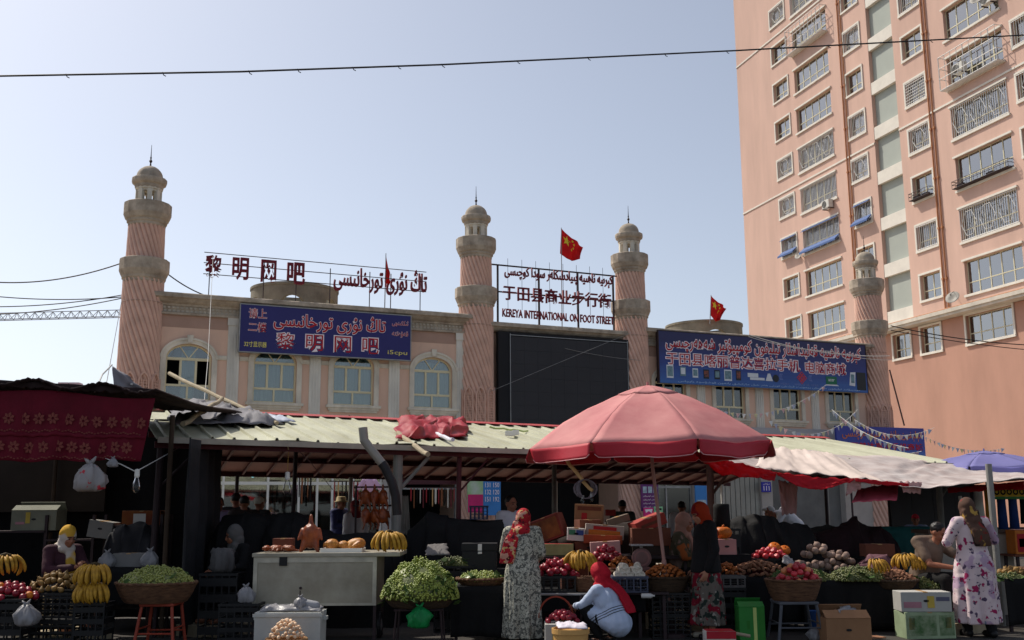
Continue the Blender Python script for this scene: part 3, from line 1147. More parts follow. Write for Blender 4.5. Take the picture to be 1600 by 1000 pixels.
plate(486, 731, .50, .36, '105', 'blue shop number plate reading 105 beside the light bulb')
plate(608, 731, .46, .36, '107', 'blue shop number plate reading 107 half hidden by the grey post')
plate(1197, 761, .46, .40, '111', 'blue shop number plate reading 111 under the red awning')


def panel_sign(x0, x1, z0, z1, y, m, label, name='shop_sign', cat='sign'):
    t = empty(name, label, cat, FF)
    MB().box(x0, x1, y, y + .05, z0, z1).build('panel', m, t)
    return t


def posters():
    t = panel_sign(4.98, 5.55, 1.5, 3.05, -.76, mat('green_poster', S(150, 190, 130), .6, .25, 3, c2=S(190, 200, 190)), 'white and green printed poster beside the dark red shop', 'poster', 'poster')
    MB().box(4.99, 5.54, -.775, -.762, 2.65, 2.78).build('heading', mat('poster_green', S(120, 200, 60), .6, .1, 3), t)
    for k in range(3):
        MB().box(5.05, 5.2 + .12 * k, -.775, -.762, 2.82 + k * .07, 2.85 + k * .07).build('print', M_dark, t)
    MB().box(4.99, 5.54, -.775, -.762, 1.5, 2.1).build('pink_block', mat('poster_pink', S(200, 40, 110), .6, .2, 3), t)
    t = panel_sign(5.56, 6.2, 1.4, 3.08, -.76, mat('blue_poster', S(60, 130, 200), .5, .15, 1.5), 'sky blue poster with white phone numbers beside the gate', 'poster', 'poster')
    for k, s in enumerate(('121 192', '132 157', '131 150', '132 120', '151 192')):
        write(s, (5.62, 6.14, 2.82 - k * .24, 2.98 - k * .24), -.775, M_pale, t, depth=.008, bold=0)
    t = panel_sign(11.75, 12.48, 1.5, 2.98, -.80, mat('purple_poster', S(70, 50, 120), .5, .35, 1.2, c2=S(120, 40, 100)), 'purple poster with small pictures on the pier under the umbrella', 'poster', 'poster')
    for k in range(3):
        MB().box(11.82 + .22 * k, 11.98 + .22 * k, -.815, -.802, 2.15, 2.38).build('picture', mat('poster_pic', S(170, 190, 200), .6, .5, 6), t)
    for k in range(4):
        write(uy('تېلېفون كومپيۇتېر'), (11.82, 12.42, 2.0 - k * .13, 2.07 - k * .13), -.812, M_pale, t, depth=.006, bold=0)
    write(uy('يانفون'), (11.9, 12.35, 2.62, 2.9), -.815, mat('poster_red', S(210, 60, 60), .6), t, depth=.008)
    t = panel_sign(11.78, 12.18, 1.25, 1.62, -.90, mat('magenta_card', S(216, 50, 130), .6, .15, 3), 'small magenta card leaning beneath the purple poster', 'poster', 'poster')
    MB().prism([(11.82, 1.56), (11.86, 1.44), (11.98, 1.50), (12.10, 1.43), (12.14, 1.57)], -.915, -.902).build('print', M_pale, t)
    t = panel_sign(12.22, 12.58, 1.25, 1.66, -.90, mat('mint_card', S(150, 210, 160), .6, .15, 3), 'small mint green card beside the magenta one', 'poster', 'poster')
    MB().box(12.28, 12.52, -.915, -.902, 1.53, 1.6).build('print', M_dark, t)
    t = panel_sign(12.75, 14.3, 2.62, 2.95, -.02, mat('black_fascia', S(30, 26, 30), .5, .2, 3), 'black lightbox with red glowing Uyghur letters under the umbrella edge', 'shop_sign', 'sign')
    write(uy('شەھەرچىسى'), (12.85, 13.75, 2.68, 2.92), -.034, mat('red_glow', S(236, 30, 50), emit=.8), t, depth=.01)
    t = panel_sign(14.58, 15.1, 1.1, 2.75, -.06, mat('blue_poster', S(60, 130, 200)), 'light blue advertising panel beside the roller shutter', 'poster', 'poster')
    MB().box(14.62, 15.06, -.075, -.062, 1.2, 1.9).build('picture', mat('poster_pic', S(170, 190, 200)), t)
    # shining letters inside the left shop
    mg = mat('cyan_glow', S(150, 235, 255), emit=1.2)
    t = empty('neon_letters', 'glowing cyan characters behind the shop window left of the plate 105', 'neon sign', FF)
    def glow(x, z, s):
        MB().strip([(x + .035 * s * math.cos(q), z + .035 * s * math.sin(q)) for q in [2 * PI * i / 12 for i in range(13)]], [(x + .07 * s * math.cos(q), z + .08 * s * math.sin(q)) for q in [2 * PI * i / 12 for i in range(13)]], .5, .52).box(x - .01, x + .01, .5, .52, z - .03, z + .05).build('glowing_character', mg, t)
    for k in range(4):
        glow(-1.98 + k * .10, 2.74 + k * .11, 1.0)
    t = empty('neon_letters', 'glowing cyan characters behind the shop window right of the plate 105', 'neon sign', FF)
    for k in range(4):
        glow(.32 + k * .24, 2.74 + k * .09, .9)
    # blue sign board at the lower right, standing out from the wall
    y = -1.3
    x0, z1 = fl(FF, 1306, 665, y)
    x1, z1b = fl(FF, 1443, 667, y)
    z0 = fl(FF, 1443, 712, y)[1] - .1
    t = empty('billboard', 'small blue sign board with red lettering at the foot of the last minaret', 'billboard', FF)
    MB().box(x0, x1, y, y + .1, z0, z1).build('panel', gradient_blue('printed_blue_small', z0, z1, S(60, 110, 190), S(40, 66, 160), S(44, 54, 150)), t)
    for k in (.15, .85):
        xx = x0 + (x1 - x0) * k
        MB().tube([(xx, y + .14, 0), (xx, y + .14, z1 - .1)], .04, 8).build('post', M_iron, t)
    w, h = x1 - x0, z1 - z0
    ol = mat('orange_letter', S(196, 110, 70), .5, .1, 4)
    write(uy('تېلېفون يانفون شەھەرچىسى'), (x0 + .06 * w, x1 - .04 * w, z0 + .55 * h, z0 + .9 * h), y - .014, ol, t, bold=.01)
    write('喀丽普达喜拉手机商城', (x0 + .06 * w, x1 - .03 * w, z0 + .24 * h, z0 + .48 * h), y - .014, M_redp, t, bold=.01)


posters()
# ---------------------------------------------------------------- apartment tower
FT = frame((21.2066, 77.0, 0), 163.2)
FL0 = 3.17
tow = empty('apartment_tower', 'tall salmon pink apartment tower with white banded stairwell and many barred windows', 'apartment tower', FT)
M_salmon = mat('salmon_render', S(206, 172, 156), 0.92, 0.13, 0.6, 0.2, stretch=(1, 1, 0.18))
M_tw = mat('white_trim', S(222, 216, 204), 0.85, 0.10, 1.5)
M_grey = mat('stair_grey', S(166, 172, 164), 0.85, 0.07, 0.5)
M_tf = mat('ivory_frame', S(206, 200, 172), 0.5, 0.08, 4)
M_bar = mat('white_bar', S(214, 212, 208), 0.5, 0.1, 6)
M_tglass = glass_mat('tower_glass', (0.72, 0.77, 0.78, 1), 2.2, 0.02, .22)
M_tcurt = mat('net_curtain', S(206, 208, 204), 0.9, 0.2, 1.2, stretch=(5, 1, 0.5), objrand=.25)
M_pipe = mat('ochre_pipe', S(176, 120, 82), 0.6, 0.15, 3)
M_awn = mat('blue_awning', S(76, 100, 148), 0.7, 0.2, 4)
COLS = {'A': (-.68, 1.38, 14.13, 15.62), 'B': (2.3, 6.8, 13.72, 15.60), 'C': (8.75, 10.52, 14.12, 15.68), 'D': (14.85, 16.72, 14.12, 15.70), 'E': (18.75, 23.25, 13.72, 15.72), 'F': (24.05, 26.0, 14.1, 15.65)}
NFL = 14


def tower_body():
    w = MB()
    top = 13.2 + NFL * FL0 + 1.5
    D = .35
    xs = [COLS[k][:2] for k in 'ABC'] + [(11.38, 13.95)] + [COLS[k][:2] for k in 'DEF']
    cur = -6.3
    for a, b in xs + [(40.0, 40.0)]:
        w.box(cur, a, 0, D, 13.0, top)
        cur = b
    for k in 'ABCDEF':
        x0, x1, zb, zt = COLS[k]
        z = 13.0
        for i in range(NFL):
            w.box(x0, x1, 0, D, z, zb + i * FL0)
            z = zt + i * FL0
        w.box(x0, x1, 0, D, z, top)
    w.box(-6.3, 40, D, 16, 13.0, 13.1).box(-6.3, -6.0, D, 16, 13.1, top).box(-6.3, 40, 15.7, 16, 13.1, top).box(-6.0, 40, D, 15.7, top - .2, top)
    w.build('wall', M_salmon, tow)
    # podium with three windows
    p = MB()
    pw = [(11.8, 13.5, 10.88, 12.42), (14.5, 16.3, 10.85, 12.45), (18.5, 22.15, 10.85, 12.5)]
    cur = -6.3
    for a, b, z0, z1 in pw + [(40, 40, 0, 0)]:
        p.box(cur, a, .02, D, 0, 12.6)
        if b > a: p.box(a, b, .02, D, 0, z0).box(a, b, .02, D, z1, 12.6)
        cur = b
    p.box(-6.3, -6.0, D, 16, 0, 12.6)
    p.build('podium_wall', mat('podium_render', S(182, 140, 122), 0.92, 0.13, 0.5, 0.2, stretch=(1, 1, .3)), tow)
    c = MB()
    c.box(-6.6, 40, -.75, .30, 12.62, 12.78).box(-6.6, 40, -.85, .30, 12.78, 13.0)
    c.build('cornice', mat('cornice_white', S(206, 198, 184), .9, .22, 1.2), tow)
    b = MB()
    for z in (25.62, 38.6):
        for xa, xb in ((-6.32, 11.37), (13.96, 40)):
            MB().box(xa, xb, -.06, -.002, z - .06, z + .06).build('string_course', M_tw, tow)
    # stairwell
    s = MB().box(11.385, 13.945, .28, .34, 13.0, top)
    s.build('stair_panel', M_grey, tow)
    for i in range(-1, NFL):
        z = 16.36 + i * FL0
        MB().box(11.385, 13.945, .02, .27, z, z + .85).build('stair_parapet', M_tw, tow)
    MB().box(-5.9, 39, .7, .75, 13.1, top - .3).box(-5.9, 39, .7, .75, 0, 12.5).build('back_room', mat('tower_dark', S(104, 108, 108), .9, .2, 2), tow)
    for x, zt, zb in ((8.3, 60, 13.1), (8.62, 60, 13.1), (16.95, 60, 13.2), (17.25, 60, 13.2)):
        q = MB().tube([(x, -.07, zt), (x, -.07, zb)], .05, 6)
        for i in range(NFL):
            q.box(x - .07, x + .07, -.13, -.0, 15.0 + i * FL0, 15.12 + i * FL0)
        q.build('drain_pipe', M_pipe, tow)
    MB().tube([(8, -.72, 13.03), (40, -.72, 13.03)], .05, 6).tube([(-6, -.72, 13.03), (7.7, -.72, 13.03)], .05, 6).build('drain_pipe', M_pipe, tow)
    return pw


PODW = tower_body()
_twm = {}


def tower_window(x0, x1, zb, zt, big, seed):
    """frame object is the part; trim, pane and curtain are its sub-parts. Local origin at the lower left corner."""
    key = (round(x1 - x0, 2), round(zt - zb, 2))
    w, h = key
    if key not in _twm:
        f = MB()
        t = .05
        y0, y1 = .20, .27
        f.box(0, t, y0, y1, 0, h).box(w - t, w, y0, y1, 0, h).box(t, w - t, y0, y1, 0, t).box(t, w - t, y0, y1, h - t, h)
        f.box(t, w - t, y0 + .003, y1 - .003, h * .36 - .03, h * .36 + .03)
        n = 5 if big and w > 4 else (4 if big else 2)
        for i in range(1, n):
            x = w * i / n
            f.box(x - .035, x + .035, y0 + .006, y1 - .006, t, h - t)
        g = MB().box(t * .6, w - t * .6, .232, .238, t * .6, h - t * .6)
        tr = MB()
        if big and w > 4:
            tr.box(-.12, w + .12, -.10, -.002, h, h + .12).box(-.12, w + .12, -.10, -.002, -.14, -.0)
        else:
            tr.box(-.13, w + .13, -.07, -.002, h, h + .13).box(-.13, w + .13, -.09, -.002, -.14, 0).box(-.13, -.0, -.065, -.002, 0, h).box(w, w + .13, -.065, -.002, 0, h)
        _twm[key] = (f.mesh('window', M_tf), g.mesh('pane', M_tglass), tr.mesh('trim', M_tw))
    a, b, c = _twm[key]
    o = link('window', a, tow, Matrix.Translation((x0, 0, zb)))
    link('pane', b, o)
    link('trim', c, o)
    r = random.Random(seed)
    cur = MB()
    x = .05
    while x < w - .1:
        d = min(.25 + r.random() * .9, w - .05 - x)
        if r.random() < .75:
            cur.grid(lambda u, v: (x + d * u, .42 + .025 * math.sin(u * d * 50), .02 + (h - .04) * v), max(4, int(d * 24)), 1)
        x += d + .02
    if cur.v: cur.build('curtain', M_tcurt, o, smooth=True)
    return o, w, h


def grille(o, w, h, kind):
    g = MB()
    y = -.03 if kind != 'cage' else -.55
    r = .019
    if kind == 'cage':
        for z in (-.05, h * .33, h * .66, h + .05):
            g.tube([(-.1, y, z), (w + .1, y, z)], r * 1.4, 5).tube([(-.1, y, z), (-.1, 0, z)], r * 1.4, 5).tube([(w + .1, y, z), (w + .1, 0, z)], r * 1.4, 5)
        n = int(w / .5)
        for i in range(n + 1):
            x = -.1 + (w + .2) * i / n
            g.tube([(x, y, -.05), (x, y, h + .05)], r * (1.6 if i % 4 == 0 else 1), 5)
        g.box(-.1, w + .1, y, -.11, -.10, -.06)
    else:
        n = int(w / .17)
        for i in range(n + 1):
            x = w * i / n
            g.tube([(x, y, 0), (x, y, h)], r, 5)
        for z in (.06, h - .06):
            g.tube([(0, y - .012, z), (w, y - .012, z)], r * 1.3, 5)
        k = max(1, round(w / 1.5))
        if kind == 'diamond':
            for i in range(k):
                cx = w * (i + .5) / k
                rr, rz = min(.62, w / k * .46), h * .36
                hx = [(cx - rr, h / 2), (cx - rr * .4, h / 2 + rz), (cx + rr * .4, h / 2 + rz), (cx + rr, h / 2), (cx + rr * .4, h / 2 - rz), (cx - rr * .4, h / 2 - rz), (cx - rr, h / 2)]
                g.tube([(a, y - .02, b) for a, b in hx], r * 1.15, 5)
        if kind == 'horizontal':
            for i in range(9):
                g.tube([(0, y - .012, h * i / 8), (w, y - .012, h * i / 8)], r, 5)
    g.build('grille', M_bar, o)


AC_N = [0]


def ac_unit(x, z, label, y=-.08):
    t = empty('air_conditioner', label, 'air conditioner', FT @ Matrix.Translation((x, y, z)), 'air conditioners on the tower')
    MB().box(0, .85, -.38, 0, 0, .6, bev=.03).build('casing', mat('ac_casing', S(206, 204, 196), .6, .1, 3), t)
    M = Matrix.Translation((.3, -.385, .3)) @ Matrix.Rotation(PI / 2, 4, 'X')
    f = MB()
    for rr in (.08, .14, .20, .245):
        f.lathe([(rr - .008, 0), (rr - .008, .012), (rr + .008, .012), (rr + .008, 0)], 20, M=M, cap=False)
    f.lathe([(.25, -.002), (.25, .002)], 24, M=M)
    f.build('fan_grille', mat('ac_grille', S(110, 108, 104), .6, .1, 3), t)
    MB().box(.05, .1, -.38, .08, -.06, -.002).box(.75, .8, -.38, .08, -.06, -.002).build('bracket', M_iron, t)


def dish(x, z, label, s=.45, y=-.3, M=None):
    t = empty('satellite_dish', label, 'satellite dish', FT @ Matrix.Translation((x, y, z)) @ Matrix.Rotation(R(25), 4, 'Z') @ Matrix.Rotation(R(60), 4, 'X'), 'satellite dishes on the tower')
    MB().lathe([(.02, .0), (s * .5, s * .08), (s, s * .3), (s * .99, s * .32), (s * .5, s * .10), (.02, .02)], 24, cap=False).build('reflector', mat('dish_grey', S(150, 146, 138), .6, .15, 3), t, smooth=True)
    MB().tube([(0, s, s * .3), (0, s * .2, s * .85)], .015, 6).lathe([(.05, s * .8), (.05, s * .95)], 10).build('feed_arm', M_iron, t)
    MB().tube([(0, 0, 0), (0, .1, -.3), (0, .45, -.42)], .025, 6).build('mount', M_iron, t)


SPEC = {('A', 2): 'awn', ('A', 3): 'diamond', ('A', 4): 'diamond', ('A', 8): 'diamond', ('B', 2): 'awn', ('B', 3): 'bars', ('B', 4): 'diamond', ('B', 7): 'cage', ('B', 8): 'bars',
        ('C', 2): 'awn', ('C', 3): 'diamond', ('C', 4): 'bars', ('C', 6): 'bars', ('D', 1): 'bars', ('D', 2): 'rack', ('D', 3): 'diamond', ('D', 4): 'horizontal', ('D', 6): 'bars',
        ('E', 1): 'diamond', ('E', 2): 'rack', ('E', 3): 'diamond', ('E', 4): 'cagelow', ('F', 3): 'diamond', ('F', 4): 'bars'}
for k in 'ABCDEF':
    x0, x1, zb, zt = COLS[k]
    for i in range(0, 10):
        o, w, h = tower_window(x0 + .002, x1 - .002, zb + i * FL0 + .002, zt + i * FL0 - .002, k in 'BE', hash(k) % 7 + i * 13 + ord(k))
        s = SPEC.get((k, i))
        if s in ('diamond', 'bars', 'cage', 'horizontal'): grille(o, w, h, s)
        if s == 'awn':
            grille(o, w, h, 'bars')
            a = MB()
            a.add([(-.05, -.02, .50), (w + .05, -.02, .50), (w + .05, -.45, .12), (-.05, -.45, .12), (-.05, -.02, .44), (w + .05, -.02, .44), (w + .05, -.45, -.02), (-.05, -.45, -.02)],
                  [(0, 1, 2, 3), (7, 6, 5, 4), (3, 2, 6, 7), (1, 0, 4, 5), (0, 3, 7, 4), (2, 1, 5, 6)])
            a.build('awning', M_awn, o)
            MB().add([(0, -.02, h), (w, -.02, h), (w, -.25, h - .16), (0, -.25, h - .16), (0, -.02, h - .03), (w, -.02, h - .03), (w, -.25, h - .19), (0, -.25, h - .19)],
                     [(0, 1, 2, 3), (7, 6, 5, 4), (3, 2, 6, 7), (1, 0, 4, 5), (0, 3, 7, 4), (2, 1, 5, 6)]).build('valance', M_awn, o)
        if s == 'rack':
            q = MB()
            for z in (.06, .3, .5):
                q.tube([(0, -.4, z), (w, -.4, z)], .02, 5).tube([(0, -.4, z), (0, 0, z)], .02, 5).tube([(w, -.4, z), (w, 0, z)], .02, 5)
            for j in range(int(w / .3) + 1):
                q.tube([(min(w, j * .3), -.4, .06), (min(w, j * .3), -.4, .5)], .012, 5)
            q.box(.05, w - .05, -.38, -.02, .02, .05)
            q.box(.3, .8, -.33, -.1, .06, .26).box(w * .6, w * .6 + .5, -.33, -.1, .06, .22)
            q.build('rack', M_iron, o)
        if s == 'cagelow':
            grille(o, w, h, 'cage')
for (x0, x1, z0, z1) in PODW:
    tower_window(x0 + .002, x1 - .002, z0 + .002, z1 - .002, x1 - x0 > 3, int(x0 * 7))
ac_unit(5.55, 22.6, 'grey air conditioner hanging under a barred window above the blue awnings')
ac_unit(19.7, 26.9, 'air conditioner inside the cage of a wide window near the top right', y=-.12)
dish(2.0, 20.0, 'dark small satellite dish between two blue window awnings', .30)
dish(18.2, 13.6, 'grey satellite dish standing on the white ledge of the tower', .42, y=-.5)
dish(22.1, 30.6, 'dark satellite dish in front of the topmost wide window', .42, y=-.35)
ac_unit(22.4, 30.0, 'small air conditioner next to the topmost satellite dish', y=-.1)

# ---------------------------------------------------------------- far away on the left
def far_left():
    F = frame(at(-100, 790, 95), 85)
    t = empty('apartment_block', 'far low pink building with four grey rooftop tanks behind the red awning', 'building', F)
    z0 = 0
    h = at(60, 604, 95).z - F.translation.z
    b = MB().box(-20, 20, 0, 10, -F.translation.z, h)
    b.box(4.5, 9, .2, 9, h, h + .35)
    b.build('wall', mat('far_pink', S(206, 150, 150), .9, .08, .3), t)
    w = MB()
    for i in range(12):
        for j in range(2):
            w.box(-19 + i * 3.2, -17.4 + i * 3.2, -.04, -.0, h - 2.6 - j * 3.2, h - 1.2 - j * 3.2)
    w.build('window', mat('far_window', S(90, 100, 112), .3, .2, 2), t)
    for i, px in enumerate((16, 36, 98, 115)):
        x = fl(F, px, 600, 3)[0]
        o = MB().prism([(x - .2, h), (x + 0.1, h), (x + .1, h + .3), (x + .45, h + .35), (x + .5, h + .85), (x - .45, h + .85), (x - .4, h + .35), (x - .2, h + .3)], 3, 4.2).build('water_tank', mat('tank_grey', S(170, 172, 176), .5, .15, 2), M=F)
        tag(o, ['grey rooftop tank, leftmost of four on the far pink building', 'grey rooftop tank, second from the left on the far pink building', 'grey rooftop tank, third from the left on the far pink building', 'grey rooftop tank nearest the draped grey sheet on the far pink building'][i], 'water tank', 'rooftop tanks on the far building')
    # tower crane: only its jib is in view
    F = frame(at(0, 500, 160), 96)
    c = empty('tower_crane', 'pale lattice jib of a far tower crane left of the first minaret', 'crane', F)
    j = MB()
    L = 60
    for i in range(40):
        xa, xb = -40 + i * L / 40, -40 + (i + 1) * L / 40
        j.tube([(xa, 0, 1.1), (xb, 0, 1.1)], .08, 4, cap=False)
        for y in (-.5, .5):
            j.tube([(xa, y, 0), (xb, y, 0)], .08, 4, cap=False)
            j.tube([(xa, y, 0), ((xa + xb) / 2, 0, 1.1)], .05, 4, cap=False).tube([((xa + xb) / 2, 0, 1.1), (xb, y, 0)], .05, 4, cap=False)
    j.build('jib', mat('crane_steel', S(200, 200, 196), .6, .1, 1), c)
    m = MB()
    for x in (-30.8, -29.2):
        for y in (-.8, .8):
            m.box(x - .1, x + .1, y - .1, y + .1, -F.translation.z, 6)
    for k in range(20):
        z = -F.translation.z + k * 1.9
        m.tube([(-30.8, -.8, z), (-29.2, -.8, z + 1.9)], .06, 4).tube([(-30.8, .8, z + 1.9), (-29.2, .8, z)], .06, 4)
    m.build('mast', MATS['crane_steel'], c)


far_left()


# ---------------------------------------------------------------- overhead cables
def cable(pts, r, label, n=26, sag=0.0, m=None, knots=0, group=None):
    """pts: world points; smooth sag between each pair"""
    P = []
    for a, b in zip(pts[:-1], pts[1:]):
        for i in range(n):
            u = i / n
            p = Vector(a).lerp(Vector(b), u)
            p.z -= sag * 4 * u * (1 - u)
            P.append(p)
    P.append(Vector(pts[-1]))
    mb = MB().tube(P, r, 6)
    if knots:
        for i in range(knots):
            p = P[int((i + .5) * len(P) / knots)]
            mb.tube([p + Vector((0, 0, r)), p + Vector((.02, 0, -r * 2.2)), p + Vector((.05, 0, -r * 3.4))], r * .5, 5)
    o = mb.build('cable', m or M_cable)
    return tag(o, label, 'cable', group)


g = 'overhead cables'
p = at(-66, 440, 31)
up_ = empty('utility_pole', 'concrete pole just outside the left picture edge carrying the thin cables', 'utility pole', Matrix.Translation((p.x, p.y, 0)))
MB().tube([(0, 0, 0), (0, 0, p.z + .6)], [.17, .11], 12).build('shaft', M_stonew, up_)
MB().box(-.7, .7, -.05, .05, p.z - .9, p.z - .78).box(-.5, .5, -.05, .05, p.z - .1, p.z + .02).build('crossarm', M_iron, up_)
cable([at(-300, 124, 12), at(375, 112, 13), at(690, 101, 14), at(1150, 79, 16), at(1800, 44, 19)], .013, 'thick black cable with small ties crossing the whole sky', knots=17, group=g)
cable([at(-66, 434, 31), at(190, 411, 31.5)], .02, 'thin dark cable at cornice height running to the first minaret', sag=.35, group=g)
cable([at(262, 428, 32), at(335, 466, 33.5)], .02, 'short dark cable slanting from the first minaret to the roof', sag=.1, group=g)
for i, (a, b) in enumerate((((-66, 456), (190, 464)), ((-66, 478), (190, 461)), ((-66, 492), (190, 466)))):
    cable([at(*a, 31.1), at(*b, 31.9)], .016, ['faint cable, uppermost of three meeting at the first minaret', 'faint cable, middle one of three meeting at the first minaret', 'faint cable, lowest of three meeting at the first minaret'][i], sag=.15, group=g)
cable([at(1170, 523, 38), at(1390, 556, 41.5)], .014, 'white cable looping over the corner of the phone shop billboard', sag=.25, m=mat('white_cable', S(214, 212, 206), .6, .1, 5), group=g)
cable([at(1170, 526, 38), at(1300, 549, 40), at(1400, 562, 41.5)], .010, 'second white cable close below the first at the billboard corner', sag=.12, m=MATS['white_cable'], group=g)
cable([at(1392, 509, 42), at(1950, 505, 42)], .02, 'thin dark cable along the podium windows, upper one', sag=.9, group=g)
cable([at(1392, 516, 42), at(1950, 550, 42)], .016, 'thin dark cable along the podium windows, lower one', sag=.5, group=g)
cable([at(770, 510, 36.5), at(1000, 563, 38.2)], .008, 'thin grey cable drooping across the top of the video screen', sag=.2, m=M_steel, group=g)
cable([at(985, 520, 37.5), at(765, 612, 35.4)], .007, 'thin pale cable slanting across the face of the video screen', sag=0, m=M_steel, group=g)
cable([at(1390, 578, 40.5), at(1413, 665, 40.2)], .03, 'dark pair of cables dropping along the podium to the small blue board', m=mat('brown_cable', S(84, 60, 56), .7, .2, 5), group=g)
cable([at(333, 400, 30), at(325, 560, 26), at(317, 652, 23.5)], .007, 'thin pale cord hanging before the leftmost arched window', m=MATS['white_cable'], group=g)
cable([at(190, 470, 31.5), at(168, 590, 26), at(150, 680, 18)], .010, 'thin grey cord beside the first minaret going down to the red awning', m=M_steel, group=g)
# ---------------------------------------------------------------- market shed
_o = at(500, 690, 15.5)
FS = frame((_o.x, _o.y, 0), 66.14) @ Matrix.Rotation(R(.75), 4, 'Y')
ZE, ZR, YR = _o.z, _o.z + .71, 3.9
XL = fl(FS, 243, 684, 0)[0]
XR = fl(FS, 1500, 742, 0)[0]
M_roof = mat('cream_sheet', S(192, 192, 168), .6, .12, 1.6, .1, c2=S(158, 156, 132), stretch=(1, .3, 1))
M_under = mat('pink_underside', S(150, 104, 98), .7, .15, 1.0)
M_purlin = mat('red_purlin', S(84, 34, 40), .6, .2, 3)
M_wood = mat('raw_wood', S(164, 150, 124), .85, .2, 6, .2, stretch=(1, 1, .2))
M_gtarp = mat('grey_tarp', S(120, 118, 122), .8, .25, 3, .15)
M_wtarp = mat('white_tarp', S(198, 190, 186), .6, .14, 2.2, .2, c2=S(158, 140, 136), trans=.04)
M_rtarp = mat('red_tarp', S(196, 16, 34), .55, .2, 2.5, .15, trans=.35)


def roof_z(y):
    return ZE + (ZR - ZE) * (y / YR) if y <= YR else ZR - (ZR - ZE + .15) * ((y - YR) / YR)


